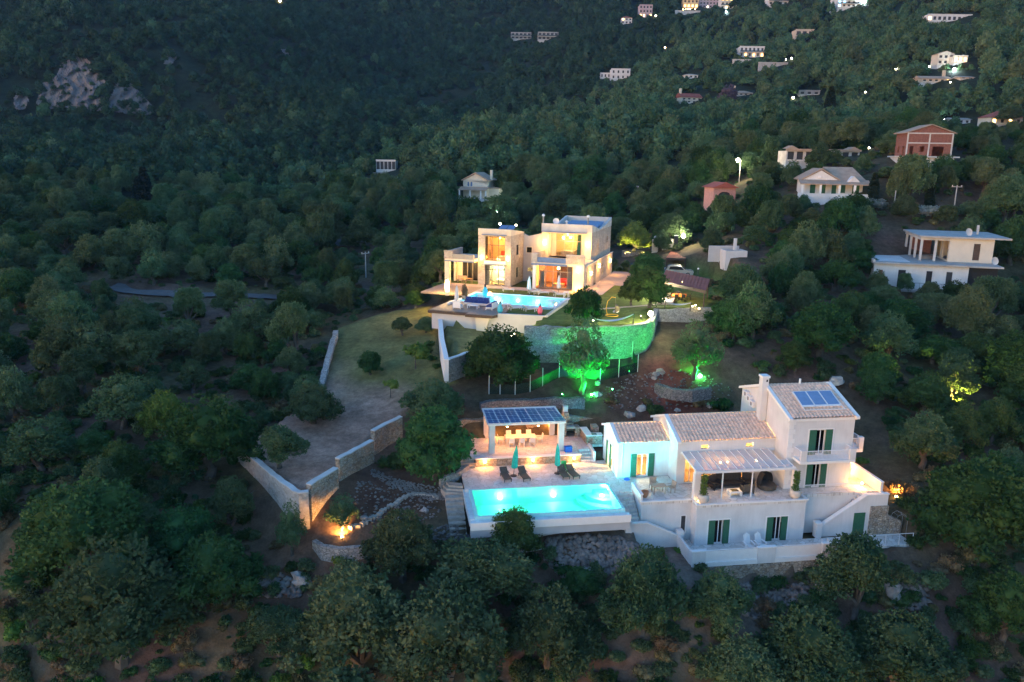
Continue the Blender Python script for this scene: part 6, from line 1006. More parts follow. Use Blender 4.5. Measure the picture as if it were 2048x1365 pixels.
B2('awning', 'blue_frame', (7.8, 14.6, 5.55, 5.855, 7.5, 7.62)); B2('roof_slab', 'concrete', (8.08, 14.94, 6.21, 19.99, 7.5, 7.6)); B2('upper_floor', 'wood', (8.2, 14.84, 8.21, 19.8, 3.7, 3.76)); B2('bedroom_wall', 'room_wall', (8.2, 14.84, 12.5, 12.7, 3.77, 7.49)); pane_window(H2, 9.4, 13.3, 3.78, 7.28, 8.05, 'grey_frame', 'window_glass', 3, 1, .09); B2('window_transom', 'grey_frame', (9.45, 13.25, 8.03, 8.15, 6.0, 6.1)); B2('curtain', 'teal_cloth', (12.6, 13.2, 8.3, 8.4, 3.8, 7.2)); B2('bed', 'white_cloth', (9.8, 11.8, 9.4, 11.6, 3.77, 4.4)); B2('wardrobe', 'room_wall', (12.2, 13.8, 11.9, 12.48, 3.77, 6.4))
lamp(H2, 'POINT', (11.2, 9.8, 6.9), 190, (1, .55, .14), .3); bulb(H2, (10.2, 9.4, 6.4), .22, 'bulb_warm', 'ceiling_lamp'); lamp(H2, 'POINT', (11.4, 7.2, 6.6), 85, WARM2, .2); bulb(H2, (11.4, 7.2, 7.1), .1, 'bulb_warm', 'loggia_lamp')
B2('terrace_parapet', 'stone_clad', (8.1, 8.9, -.3, .1, 3.755, 4.9), (8.1, 8.4, .11, 5.5, 3.755, 4.9), (13.1, 15.7, -.3, .0, 3.755, 4.95)); B2('parapet_panel', 'blue_frame', (8.95, 13.05, -.25, -.17, 3.8, 4.5)); B2('parapet_coping', 'pale_concrete', (13.05, 15.75, -.34, .04, 4.955, 5.03), (8.05, 8.95, -.34, .14, 4.905, 4.98))
for i in range(4):
    for j in range(2): o = MB().extr([(9.2 + i * 1.35, 13.2 + j * 2.6, 7.75), (10.5 + i * 1.35, 13.2 + j * 2.6, 7.75), (10.5 + i * 1.35, 15.6 + j * 2.6, 8.35), (9.2 + i * 1.35, 15.6 + j * 2.6, 8.35)], (0, 0, .05)).build('solar_panel', 'solar', H2)
for k in range(2): o = MB().extr([(2.2 + k * 1.2, 2.4, 7.9), (3.3 + k * 1.2, 2.4, 7.9), (3.3 + k * 1.2, 3.8, 8.35), (2.2 + k * 1.2, 3.8, 8.35)], (0, 0, .05)).build('solar_panel', 'solar', H2)
for u, v in ((7.9, 6.1), (14.4, 7.0)): c = MB().tube([(u, v, 7.6), (u, v, 9.7)], .11, 8).build('flue', 'grey_frame', H2); MB().lathe([(.02, 9.71), (.24, 9.75), (.24, 9.98), (.02, 10.1)], (u, v, 0), 10).build('flue_cap', 'metal_white', c)
d_ = MB().lathe([(.01, 0), (.25, .03), (.45, .12), (.46, .15), (.24, .07), (.01, .04)], n=14).build('satellite_dish', 'metal_white', H2, loc=(9.6, 7.0, 9.0)); d_.rotation_euler = (rad(75), 0, .2); MB().tube([(9.6, 7.1, 7.6), (9.6, 7.1, 9.0)], .04, 5).build('dish_mast', 'grey_frame', H2); c = MB().tube([(11.1, 7.5, 7.6), (11.1, 7.5, 8.9)], .14, 8).build('vent_pipe', 'white_trim', H2); MB().lathe([(.02, 8.91), (.3, 8.95), (.02, 9.2)], (11.1, 7.5, 0), 10).build('vent_cap', 'white_trim', c)
for (u, v, z, lb, p, out) in ((.55, -.06, 4.1, 'left sconce pair on the front of the left stone tower', 9, (0, -1)), (4.55, -.06, 4.1, 'right sconce pair on the front of the left stone tower', 9, (0, -1)), (8.25, 5.85, 6.0, 'left sconce on the frame of the bright loggia', 9, (0, -1)), (14.75, 5.85, 6.0, 'right sconce on the frame of the bright loggia', 9, (0, -1)), (15.75, 3.6, 2.2, 'front lamp on the right side wall of the stone villa', 10, (1, 0)), (15.75, 9.4, 2.6, 'middle lamp on the right side wall of the stone villa', 10, (1, 0)), (15.75, 17.6, 2.4, 'rear lamp on the right side wall of the stone villa', 9, (1, 0)), (14.9, -.36, 3.1, 'lamp under the slab on the broad porch pillar', 6, (0, -1)), (14.9, -.40, .15, 'floor lamp washing the broad porch pillar', 12, (0, -1))):
    t = wall_light(V2, u, v, z, lb, p * .8, WARM, out=out, group='sconces of the stone villa', r=.12); bulb(t, (out[0] * .14, out[1] * .14, -.28 if z > 1 else .0), .1)
    lamp(t, 'POINT', (out[0] * 1.1, out[1] * 1.1, -.2 if z > 1 else .5), p * 5.0, (1, .44, .06), .3)
# paving, deck and pool
pave('house_terrace', '', -5, 17.2, -2.2, -.005, .02, 'paving_pink', fr=V2); pave('house_terrace', '', -5, 1.6, -9.0, -2.205, .02, 'deck_wood', fr=V2); pave('garden_path', '', 1.65, 2.4, -6.2, -2.21, .03, 'paving_pink', fr=V2); pave('side_path', '', 15.7, 18.6, -1.5, 22, .02, 'paving_pink', fr=V2)
_d = MB().prism([V2.w(*p)[:2] for p in ((18.4, 7.5), (24.5, 6.5), (24, 18), (26, 30), (21, 32), (18.7, 20))], ZB - .1, ZB + .05).build('driveway', 'paving_pink', kind='structure')
_d = thing('wooden_deck', 'wooden sun deck carrying the navy sofas above the retaining wall', 'deck'); dk = [(1.2, -20.7), (6.2, -20.7), (6.3, -21.4), (9.6, -21.2), (10.6, -18.5), (9.6, -14.3), (1.2, -13.6)]
MB().prism([V2.w(*p)[:2] for p in dk], ZB - .35, ZB - .045).build('frame', 'dark_wood', _d)
for k in range(19):
    v0 = -21.1 + k * .4; uR = 10.4 - max(0, (v0 + 18.5)) * .22 if v0 > -18.5 else 9.7 + (v0 + 21.2) * .3; uL = 1.3 if v0 > -20.6 else 6.35
    MB().prism([V2.w(*p)[:2] for p in ((uL, v0), (uR, v0), (uR, v0 + .37), (uL, v0 + .37))], ZB - .04, ZB + .0).build('plank', 'deck_wood', _d)
_t = thing('retaining_wall', 'smooth pale wall below the sun deck and upper pool', 'wall', V2.w(0, 0, 0), V2.yaw); mb = MB(); mb.prism([(1.6, -20.4), (9.0, -20.5), (15.5, -19.5), (15.5, -19.1), (9.0, -20.05), (1.6, -19.95)], -2.3, -.37); mb.prism([(10.0, -20.34), (15.5, -19.5), (15.5, -19.1), (10.0, -19.9)], -.365, .12); mb.build('masonry', 'grey_wall', _t); MB().extr([(7.6, -20.95, -2.3), (8.6, -20.95, -2.3), (9.2, -20.95, -.37), (7.4, -20.95, -.37)], (0, .45, 0)).build('buttress', 'cream_wall', _t); MB().extr([(15.55, -19.6, -2.3), (15.55, -9.5, -.4), (15.55, -9.5, .35), (15.55, -19.6, .2)], (.3, 0, 0)).build('stair_side', 'cream_wall', _t)
_t = thing('garden_steps', 'broad steps beside the upper pool going down to the garden', 'steps', V2.w(0, 0, 0), V2.yaw)
for k in range(9): MB().box(15.9, 18.4, -11.6 - (k + 1) * .85, -11.6 - k * .85 + .05, -2.4, -.06 - k * .24).build('step', 'step_stone', _t)
MB().extr([(18.42, -19.6, -2.4), (18.42, -11, -.3), (18.42, -11, .12), (18.42, -19.6, -1.9)], (.25, 0, 0)).build('side_kerb', 'white_trim', _t)
P2 = thing('swimming_pool', 'blue lit pool in front of the flat-roofed stone villa', 'pool', V2.w(0, 0, 0), V2.yaw); pq = [(2.75, -6.7), (14.6, -7.0), (14.9, -13.6), (2.4, -13.4)]
mb = MB(); mb.box(2.1, 15.15, -13.9, -6.4, -1.9, -1.6); mb.box(2.1, 15.15, -6.7, -6.4, -1.6, -.0); mb.box(2.1, 15.15, -13.9, -13.6, -1.6, -.0); mb.box(2.1, 2.4, -13.6, -6.7, -1.6, -.0); mb.box(14.9, 15.15, -13.6, -6.7, -1.6, .0); mb.build('basin', 'pool_tile2', P2)
MB().poly([(2.4, -13.6, -.1), (14.9, -13.6, -.1), (14.9, -6.7, -.1), (2.4, -6.7, -.1)]).build('water', 'pool_water2', P2); mb = MB(); mb.box(2.0, 15.3, -6.69, -6.3, .004, .07); mb.box(2.0, 15.3, -14.0, -13.61, .004, .07); mb.box(1.9, 2.39, -13.6, -6.7, .004, .07); mb.box(14.91, 15.4, -13.6, -6.7, .004, .07); mb.build('coping', 'white_trim', P2); MB().extr([(2.0, -16.5, .01), (2.0, -14.0, .01), (2.0, -14.0, .25), (2.0, -16.5, .25)], (.3, 0, 0)).build('edge_kerb', 'white_trim', P2)
for k, u in enumerate((5.2, 8.2, 11.0)): l = MB().lathe([(.01, 0), (.16, 0), (.16, .05), (.01, .05)], n=12).build('pool_light', 'bulb_pool', P2, loc=(u, -6.71, -.7)); l.rotation_euler = (rad(90), 0, 0); lamp(P2, 'POINT', (u, -7.1, -.6), 30, (.14, .75, 1), .15)
for k, (u, v) in enumerate(((4.5, -11), (8.5, -11.5), (11.5, -11))): l = MB().lathe([(.01, 0), (.16, 0), (.16, .05), (.01, .05)], n=12).build('pool_light', 'bulb_pool', P2, loc=(u, v, -1.59)); lamp(P2, 'POINT', (u, v, -1.2), 22, (.14, .78, 1), .2)
l = MB().lathe([(.01, 0), (.16, 0), (.16, .05), (.01, .05)], n=12).build('pool_light', 'bulb_warm', P2, loc=(14.0, -10, -1.59)); lamp(P2, 'POINT', (14.0, -10, -1.1), 18, (1, .62, .28), .2)
# tall glowing lantern and furniture
def lantern(x, y, z, h, label, power, color, m='bulb_white', r=.2, post='dark_frame', cat='lamp', name='globe_lamp'):
    t = thing(name, label, cat, (x, y, z), 0); MB().tube([(0, 0, -.1), (0, 0, h)], .045, 6).build('post', post, t); bulb(t, (0, 0, h + r * .8), r, m, 'globe'); lamp(t, 'POINT', (0, 0, h + r * 2.4), power, color, r); return t
t = thing('tall_lantern', 'dazzling tall lantern at the left corner of the stone villa terrace', 'lamp', V2.w(-.6, -10.2, 0), 0); MB().box(-.25, .25, -.25, .25, 0, .5).build('base', 'cream_wall', t); MB().lathe([(.05, .51), (.25, .6), (.28, 1.2), (.22, 1.9), (.05, 2.1)], n=10).build('lamp_body', 'bulb_warm', t, smooth=True); MB().lathe([(.02, 2.11), (.2, 2.15), (.02, 2.3)], n=8).build('cap', 'dark_frame', t); lamp(t, 'POINT', (-.5, -.3, 1.6), 170, (1, .6, .16), .3); lamp(t, 'POINT', (.5, .6, 2.4), 150, (1, .6, .16), .3)
for k, (u, v, r, lb) in enumerate(((9.6, -4.2, 2.2, 'white lounger left of the porch column by the upper pool'), (10.9, -4.4, 2.2, 'second white lounger from the porch column by the upper pool'), (13.4, -5.0, 2.2, 'white lounger in front of the living room glass'), (10.9, -16.6, 2.3, 'left white lounger on the grass below the upper pool'), (12.8, -16.6, 2.3, 'right white lounger on the grass below the upper pool'), (5.8, -3.9, 2.0, 'white lounger near the door of the left tower'))): lounger(V2.w(u, v, .0), V2.yaw + r, lb, 'white_cloth', 'white_trim', 40, 'white sun loungers')
for k, (u, v, lb) in enumerate(((9.4, -5.6, 'closed white parasol at the far edge of the upper pool'), (12.9, -3.2, 'closed white parasol in front of the red living room'), (3.4, -16.8, 'closed white parasol at the left end of the sun deck'))): parasol(V2.w(u, v, 0), lb, 'white_cloth', 2.6, group='white parasols', r=.26)
def small_table(u, v, label, m='white_trim', h=.5):
    t = thing('side_table', label, 'table', V2.w(u, v, 0), V2.yaw, 'white pool tables'); MB().box(-.35, .35, -.35, .35, h, h + .05).build('tabletop', m, t)
    for a in (-.33, .27):
        for b in (-.33, .27): MB().box(a, a + .06, b, b + .06, 0, h).build('leg', m, t)
small_table(13.9, -16.8, 'small white table right of the grass loungers'); small_table(9.7, -16.2, 'small white table left of the grass loungers'); small_table(14.6, -5.6, 'small white table at the right end of the upper pool', h=.7); small_table(10.3, -4.9, 'low white table between the loungers by the porch column')
def outdoor_sofa(u, v, w, rz, label, m='navy_cloth'):
    t = thing('outdoor_sofa', label, 'sofa', V2.w(u, v, 0), V2.yaw + rz, 'navy deck sofas'); mb = MB()
    for z in (.12, .26): mb.box(-w / 2, w / 2, -.45, -.4, z, z + .08); mb.box(-w / 2, -w / 2 + .05, -.4, .45, z, z + .08); mb.box(w / 2 - .05, w / 2, -.4, .45, z, z + .08)
    mb.box(-w / 2, w / 2, .4, .45, .12, .85); mb.build('frame', 'white_trim', t)
    for a in (-w / 2, w / 2 - .08):
        for b in (-.44, .36): MB().box(a, a + .08, b, b + .08, 0, .119).build('leg', 'white_trim', t)
    n = max(1, int(w / .8))
    for k in range(n): MB().box(-w / 2 + .06 + k * (w - .12) / n, -w / 2 + .04 + (k + 1) * (w - .12) / n, -.38, .38, .35, .52).build('seat_cushion', m, t); MB().extr([(-w / 2 + .08 + k * (w - .12) / n, .15, .525), (-w / 2 + .08 + k * (w - .12) / n, .32, .525), (-w / 2 + .08 + k * (w - .12) / n, .39, .98), (-w / 2 + .08 + k * (w - .12) / n, .28, .98)], ((w - .12) / n - .06, 0, 0)).build('back_cushion', m, t)
outdoor_sofa(5.6, -15.6, 3.2, 0, 'long navy sofa on the sun deck'); outdoor_sofa(8.1, -17.0, 2.2, -math.pi / 2, 'navy sofa with white frame at the right end of the deck'); outdoor_sofa(4.2, -18.4, 1.0, math.pi, 'single white framed seat at the left of the deck', 'white_cloth')
t = thing('deck_table', 'low white table between the navy sofas', 'table', V2.w(5.9, -17.6, 0), V2.yaw); MB().box(-.7, .7, -.4, .4, .36, .42).build('tabletop', 'white_trim', t)
for a in (-.66, .58):
    for b in (-.36, .28): MB().box(a, a + .08, b, b + .08, 0, .36).build('leg', 'white_trim', t)
lm = thing('deck_lamp', 'small amber lamp shade behind the navy sofas', 'lamp', V2.w(7.1, -14.9, 0), 0); MB().tube([(0, 0, 0), (0, 0, 1.3)], .03, 5).build('stand', 'dark_frame', lm); MB().lathe([(.35, 1.3), (.15, 1.7), (.14, 1.69), (.33, 1.3)], n=12).build('shade', 'win_orange', lm); lamp(lm, 'POINT', (0, 0, 1.2), 4, WARM, .1)
def urn(u, v, m, label, s=1.0):
    t = thing('urn', label, 'vase', V2.w(u, v, 0), 0, None, s); MB().lathe([(.18, 0), (.3, .25), (.3, .6), (.14, .95), (.2, 1.05), (.12, 1.02), (.1, .9)], n=12).build('body', m, t, smooth=True); MB().lathe([(.09, 1.0), (.12, 1.25), (.02, 1.4)], n=8).build('finial', 'dark_frame', t)
urn(4.3, -8.9, 'cyan_paint', 'blue urn at the upper left corner of the blue pool', 1.2); urn(9.9, -19.2, 'cyan_paint', 'blue urn at the right edge of the sun deck', 1.1); urn(14.6, -18.3, 'pink_paint', 'pink urn at the end of the grass below the blue pool')
t = thing('grass_pot', 'planter with tall dry grass on the left of the deck', 'plant', V2.w(2.6, -12.0, 0), 0); MB().lathe([(.25, 0), (.4, .5), (.36, .5), (.02, .4)], n=12).build('pot', 'ceramic', t); link('foliage', SHRUB[3], t, (0, 0, .4)).scale = (.5, .5, 1.8)
for k, (u, v, s, lb) in enumerate(((7.0, 4.6, 1.3, 'dark bush in the corner between the two towers'), (8.0, 3.6, 1.0, 'lower dark bush left of the living room column'), (2.8, -24, .7, 'first clipped bush along the white garden wall'), (3.6, -26, .75, 'second clipped bush along the white garden wall'), (5.0, -28, .6, 'third clipped bush along the white garden wall'), (6.4, -30, .55, 'fourth clipped bush along the white garden wall'))): x, y, _ = V2.w(u, v); tag(link('garden_bush', SHRUB[1], None, (x, y, gz(x, y)), k), lb, 'bush').scale = (s, s, s)
# garden walls, curved retaining wall, lights
pxwall('tall smooth white wall along the left side of the lower garden', [(880, 634, 8.7), (884, 680, 8.1), (893, 721, 7.75)], .45, 'white_wall', 'white_trim', 2.2, name='garden_wall'); pxwall('stone wall with white coping along the front of the lower garden', [(893, 721, 7.55), (930, 707, 7.6), (965, 697, 7.7), (1030, 682, 7.8)], .4, 'stone_grey', 'white_trim', 2.4, name='garden_wall')
_pts = [(p[0], p[1], 9.92, 5.4) for p in WALL2]; wall_line('', '', _pts, .6, 'stone_grey', root=thing('curved_wall', 'high curved stone retaining wall lit green under the lit lawn', 'wall'))
def spot_px(px, py, *a, **k): x, y, z = hit(px, py); return ground_spot(x, y, *a, **k)
GREEN = (.004, .85, .05)
x, y, z = hit(1168, 790); ground_spot(x + .75, y - .75, 'green spotlight at the foot of the green-lit olive trunk', 700, GREEN, 'bulb_green', (-.2, .22, 1), 150); ground_spot(x - 2.4, y - .8, 'added green fill light left of the green-lit olive trunk', 420, GREEN, 'bulb_green', (.7, .25, .9), 110, r=.05); ground_spot(x + 3.0, y - .2, 'added green fill light right of the green-lit olive trunk', 200, GREEN, 'bulb_green', (-.75, .1, .8), 100, r=.05); spot_px(1400, 764, 'green spotlight beside the dark box on the dry stone ring', 800, GREEN, 'bulb_green', (-.35, .2, .9), 150, r=.2); spot_px(1258, 752, 'green spotlight aimed at the curved retaining wall', 95, (.004, .9, .14), 'bulb_green', (0, .75, .65), 120, r=.05); spot_px(1205, 752, 'second green spotlight aimed at the curved retaining wall', 18, (.01, .9, .2), 'bulb_green', (.1, .75, .65), 120, r=.05)  # two fill spots beside the olive are added to spread green over its crown
x, y = atz(1300, 634, ZB + .7); lantern(x, y - .3, ZB, .9, 'dazzling globe lamp at the corner of the curved wall', 260, (1, .88, .55), r=.28)
x, y = atz(1026, 671, 8.7); lantern(x, y, 7.5, 1.0, 'bright globe lamp at the end of the lower garden', 110, (1, .85, .35), r=.26); x, y = atz(1187, 648, ZB); lantern(x, y, ZB, .3, 'small white garden lamp above the curved wall', 25, (1, .95, .8), r=.1)
x, y = atz(1313, 577, ZB + 1.6); lantern(x, y, ZB, 1.5, 'small globe lamp glowing in the olive crown on the lawn', 220, (1, .95, .7), r=.13)
for k, (px, py) in enumerate(((1385, 614), (1398, 619), (1391, 612))): x, y = atz(px, py, ZB + .2); lantern(x, y, ZB, .2, ['left small yellow light at the right end of the lawn', 'right small yellow light at the right end of the lawn', 'middle small yellow light at the right end of the lawn'][k], 3, (1, .8, .15), 'bulb_warm', .09)
# lawn furniture
cx, cy = atz(1224, 632, ZB); t = thing('hanging_chair', 'yellow hanging chair on a curved stand on the lit lawn', 'chair', (cx, cy, ZB), V2.yaw); b = MB(); b.tube([(.75 * math.cos(a) - .0, .75 * math.sin(a), .05) for a in [i * math.pi / 8 for i in range(17)]], .05, 6); b.tube([(-.55, 0, .05), (-.75, 0, .8), (-.6, 0, 1.7), (-.1, 0, 2.25), (.35, 0, 2.2)], .05, 6); b.build('stand', 'yellow_paint', t); b = MB()
for i in range(5):
    for k in range(9): a = math.pi * (k / 8) - math.pi / 2; e = math.pi * i / 4; b.v.append((.4 + .5 * math.cos(a) * math.sin(e), .55 * math.sin(a), .9 - .45 * math.cos(e)))
for i in range(4):
    for k in range(8): q = i * 9 + k; b.f.append((q, q + 1, q + 10, q + 9))
b.build('basket', 'rattan', t); MB().box(.15, .75, -.4, .4, .5, .62).build('cushion', 'white_cloth', t); MB().tube([(.35, 0, 1.35), (.35, 0, 2.2)], .02, 4).build('rope', 'dark_frame', t)
def hammock(p0, p1, label, sag=.5, w=.45, poles=True):
    t = thing('hammock', label, 'hammock'); b = MB(); n = 10
    for i in range(n + 1):
        s = i / n; x, y, z = [p0[k] + (p1[k] - p0[k]) * s for k in range(3)]; z -= sag * 4 * s * (1 - s); ww = w * math.sin(math.pi * min(max(s, .06), .94)); b.v += [(x, y - ww, z + .1), (x, y, z), (x, y + ww, z + .1)]
    for i in range(n): q = 3 * i; b.f += [(q, q + 1, q + 4, q + 3), (q + 1, q + 2, q + 5, q + 4)]
    b.build('cloth', 'white_cloth', t)
    if poles:
        for p in (p0, p1): MB().tube([(p[0], p[1], ZB - .1), (p[0] + .05, p[1], p[2] + .2)], .06, 6).build('pole', 'bark', t)
a, c = atz(1187, 640, ZB + .9), atz(1267, 630, ZB + 1.3); hammock((*a, ZB + 1.0), (*c, ZB + 1.3), 'white hammock hung across the front of the lit lawn'); a, c = atz(1330, 606, ZB + .8), atz(1381, 608, ZB + .8); hammock((*a, ZB + .85), (*c, ZB + .85), 'white hammock in front of the orange table', .3)
x, y = atz(1358, 600, ZB); t = thing('garden_table', 'garden table with an orange cloth at the edge of the lawn', 'table', (x, y, ZB), V2.yaw); MB().box(-.9, .9, -.5, .5, .7, .75).build('tabletop', 'orange_cloth', t); MB().box(-.92, .92, -.52, .52, .5, .699).build('cloth_edge', 'orange_cloth', t)
for a in (-.8, .72):
    for b in (-.4, .32): MB().box(a, a + .08, b, b + .08, 0, .5).build('leg', 'dark_wood', t)
for k, (dx, dy, r, lb) in enumerate(((-.5, -.9, math.pi, 'front left dark chair at the orange table'), (.4, -.9, math.pi, 'front right dark chair at the orange table'), (-1.4, 0, math.pi / 2, 'dark chair at the left end of the orange table'), (1.3, .1, -math.pi / 2, 'dark chair at the right end of the orange table'), (0, .9, 0, 'dark chair behind the orange table'))): chair_parts(thing('garden_chair', lb, 'chair', (x + dx, y + dy, ZB), V2.yaw + r, 'chairs at the orange table'), 'black')
lamp(t, 'POINT', (.3, -.2, 2.2), 40, (1, .7, .35), .1); bulb(t, (.3, -.2, 2.4), .08, 'bulb_warm', 'table_lamp'); MB().tube([(.3, -.2, .76), (.3, -.2, 2.3)], .02, 4).build('lamp_pole', 'dark_frame', t)
pxp = [atz(p[0], p[1], ZB) for p in ((1313, 598), (1330, 592), (1350, 600), (1345, 610), (1315, 609))]; MB().prism(pxp, ZB - .1, ZB + .25).build('table_patio', 'paving_pink', kind='structure'); x, y = atz(1335, 590, ZB); t = thing('stone_pillar', 'pale stone pillar lit yellow beside the orange table', 'pillar', (x, y, ZB), V2.yaw); MB().box(-.4, .4, -.3, .3, 0, .9).build('base', 'cream_wall', t); MB().box(-.38, -.1, -.28, .28, .905, 1.3).build('top', 'cream_wall', t); spot_px(1318, 606, 'low yellow spotlight in front of the lawn patio', 120, (1, .8, .2), 'bulb_warm', (.4, .5, .6), 140, z=ZB, r=.05); spot_px(1282, 640, 'yellow spotlight lighting the lawn behind the curved wall', 120, (1, .85, .15), 'bulb_warm', (-.3, .3, .7), 150, z=ZB, r=.05)
_t = thing('lawn_edging', 'pale stone edging line crossing the lit lawn', 'edging'); ep = [(1196, 620), (1215, 618), (1235, 617), (1255, 615), (1275, 614), (1296, 612), (1315, 610)]
for a, b in zip(ep[:-1], ep[1:]): x0, y0 = atz(*a, ZB); x1, y1 = atz(*b, ZB); MB().prism([(x0, y0), (x1 - .05, y1), (x1 - .05, y1 + .35), (x0, y0 + .35)], ZB - .1, ZB + .08).build('kerb_stone', 'step_stone', _t)
# carports with maroon roofs, cars
def carport(c4, zr, label, ribs=14):
    q = [(*atz(px, py, ZB + z), ZB + z) for px, py, z in c4]; t = thing('carport', label, 'carport'); A, B_, C, D = [Vector(p) for p in q]
    for k in range(ribs):
        s0, s1 = k / ribs, (k + .86) / ribs; f0, f1, b0, b1 = A.lerp(B_, s0), A.lerp(B_, s1), D.lerp(C, s0), D.lerp(C, s1); MB().extr([f0, f1, b1, b0], (0, 0, .1)).build('roof_panel', 'roof_maroon', t)
    MB().extr([A + Vector((0, 0, -.02)), B_ + Vector((0, 0, -.02)), C + Vector((0, 0, -.02)), D + Vector((0, 0, -.02))], (0, 0, -.06)).build('roof_base', 'roof_maroon', t); MB().extr([A + Vector((0, -.02, -.3)), B_ + Vector((0, -.02, -.3)), B_ + Vector((0, -.02, .1)), A + Vector((0, -.02, .1))], (0, -.12, 0)).build('fascia', 'dark_wood', t)
    for p in (A, B_, C, D): m_ = (A + B_ + C + D) / 4; p = p.lerp(m_, .06); MB().tube([(p.x, p.y, ZB - .3), (p.x, p.y, p.z - .1)], .09, 6).build('post', 'dark_wood', t)
carport([(1322, 563, 2.3), (1412, 583, 2.3), (1420, 560, 2.5), (1332, 541, 2.5)], 2.4, 'long ribbed maroon carport roof beside the lawn'); carport([(1332, 517, 2.3), (1372, 518, 2.3), (1368, 503, 2.6), (1342, 503, 2.6)], 2.4, 'small maroon roof behind the silver car', 7)
def car(x, y, z, rz, label, m):
    t = thing('parked_car', label, 'car', (x, y, z), rz, 'parked cars'); prof = [(-2.2, .35), (-2.25, .8), (-2.1, 1.0), (-1.75, 1.55), (-1.4, 1.68), (.3, 1.66), (1.05, 1.1), (2.1, .95), (2.25, .7), (2.2, .35)]
    MB().extr([(p[0], -.88, p[1]) for p in prof], (0, 1.76, 0)).build('body', m, t); b = MB()
    for s in (-.895, .885): b.extr([(-1.6, s, 1.08), (.75, s, 1.08), (.25, s, 1.56), (-1.4, s, 1.56)], (0, .01, 0))
    b.build('side_window', 'black', t); MB().extr([(1.1, -.75, 1.13), (1.1, .75, 1.13), (.4, .7, 1.62), (.4, -.7, 1.62)], (.03, 0, .03)).build('windscreen', 'black', t); MB().extr([(-2.08, -.75, 1.1), (-2.08, .75, 1.1), (-1.8, .7, 1.52), (-1.8, -.7, 1.52)], (-.03, 0, .02)).build('rear_window', 'black', t)
    for a in (-1.4, 1.4):
        for s in (-.9, .72): w = MB().lathe([(.01, 0), (.34, 0), (.34, .18), (.01, .18)], n=14).build('wheel', 'black', t, loc=(a, s + .18, .34)); w.rotation_euler = (rad(90), 0, 0); r_ = MB().lathe([(.01, -.005), (.2, -.005), (.2, .185), (.01, .185)], n=10).build('rim', 'grey_frame', w)
    for s in (-.7, .5): MB().box(2.2, 2.27, s, s + .25, .68, .82).build('headlight', 'white_trim', t)
x, y = atz(1357, 552, ZB); car(x, y, ZB, V2.yaw + .15, 'silver car parked behind the long maroon roof', 'car_silver'); x, y = atz(1281, 548, ZB); car(x, y, ZB + .05, V2.yaw + 1.1, 'dark blue car half hidden by the tree on the drive', 'car_dark')
x, y = atz(1395, 562, ZB + 1.4); t = lantern(x, y, ZB + 2.3, .7, 'unlit white globe lamp above the long maroon roof', .2, (1, 1, 1), 'white_trim', .14)
# round planter under the lit olive, gate and entrance lamp
x, y, z = hit(1266, 509); t = thing('stone_planter', 'round stone planter round the yellow-lit olive', 'planter', (x, y, z), 0); MB().lathe([(2.0, -1.2), (2.0, .5), (1.7, .5), (1.65, .3), (.02, .3)], n=18).build('ring', 'stone_warm', t); ground_spot(x - 1.8, y - 2.6, 'yellow spotlight in front of the round stone planter', 220, (1, .85, .2), 'bulb_warm', (.3, .5, .8), 130, z=z, r=.06); ground_spot(x + 2.2, y - 2.0, 'second yellow spotlight below the round planter', 150, (1, .8, .2), 'bulb_warm', (-.4, .5, .8), 130, z=z, r=.06)
x, y, z = atD(1310, 497, 140); z = gz(x, y); t = thing('gate_pillar', 'stone gate pillar with a white globe at the top of the drive', 'pillar', (x, y, z), -.3); MB().box(-.5, .5, -.5, .5, -.5, 2.2).build('shaft', 'cream_wall', t); bulb(t, (0, 0, 2.55), .3, 'white_trim', 'globe'); t = thing('gate_wall', 'angular stone wall beside the globe-topped gate pillar', 'wall', (x + 1.2, y, z), -.3); MB().extr([(0, 0, -.6), (1.9, 0, -.6), (1.9, 0, 2.3), (.9, 0, 2.6), (0, 0, 4.0)], (0, .4, 0)).build('masonry', 'stone_grey', t)
x, y, z = atD(1365, 500, 138); z = gz(x, y); lantern(x, y, z, (500 - 478) * 138 / F_PX, 'dazzling lamp on a post beside the entrance drive', 260, (1, .92, .55), r=.36); t = thing('gate_post', 'dark gate post left of the dazzling entrance lamp', 'post', (x - 1.2, y, z), 0); MB().box(-.3, .3, -.2, .2, -.3, 2.2).build('shaft', 'dark_frame', t); MB().box(-.35, .35, -.25, .25, 2.205, 2.3).build('cap', 'white_trim', t)
P = [atD(1330, 508, 128), atD(1362, 508, 128), atD(1358, 470, 150), atD(1336, 470, 150)]; MB().add([(p[0], p[1], gz(p[0], p[1]) + .12) for p in P], [(0, 1, 2, 3)]).build('entrance_drive', 'pale_concrete', kind='structure')
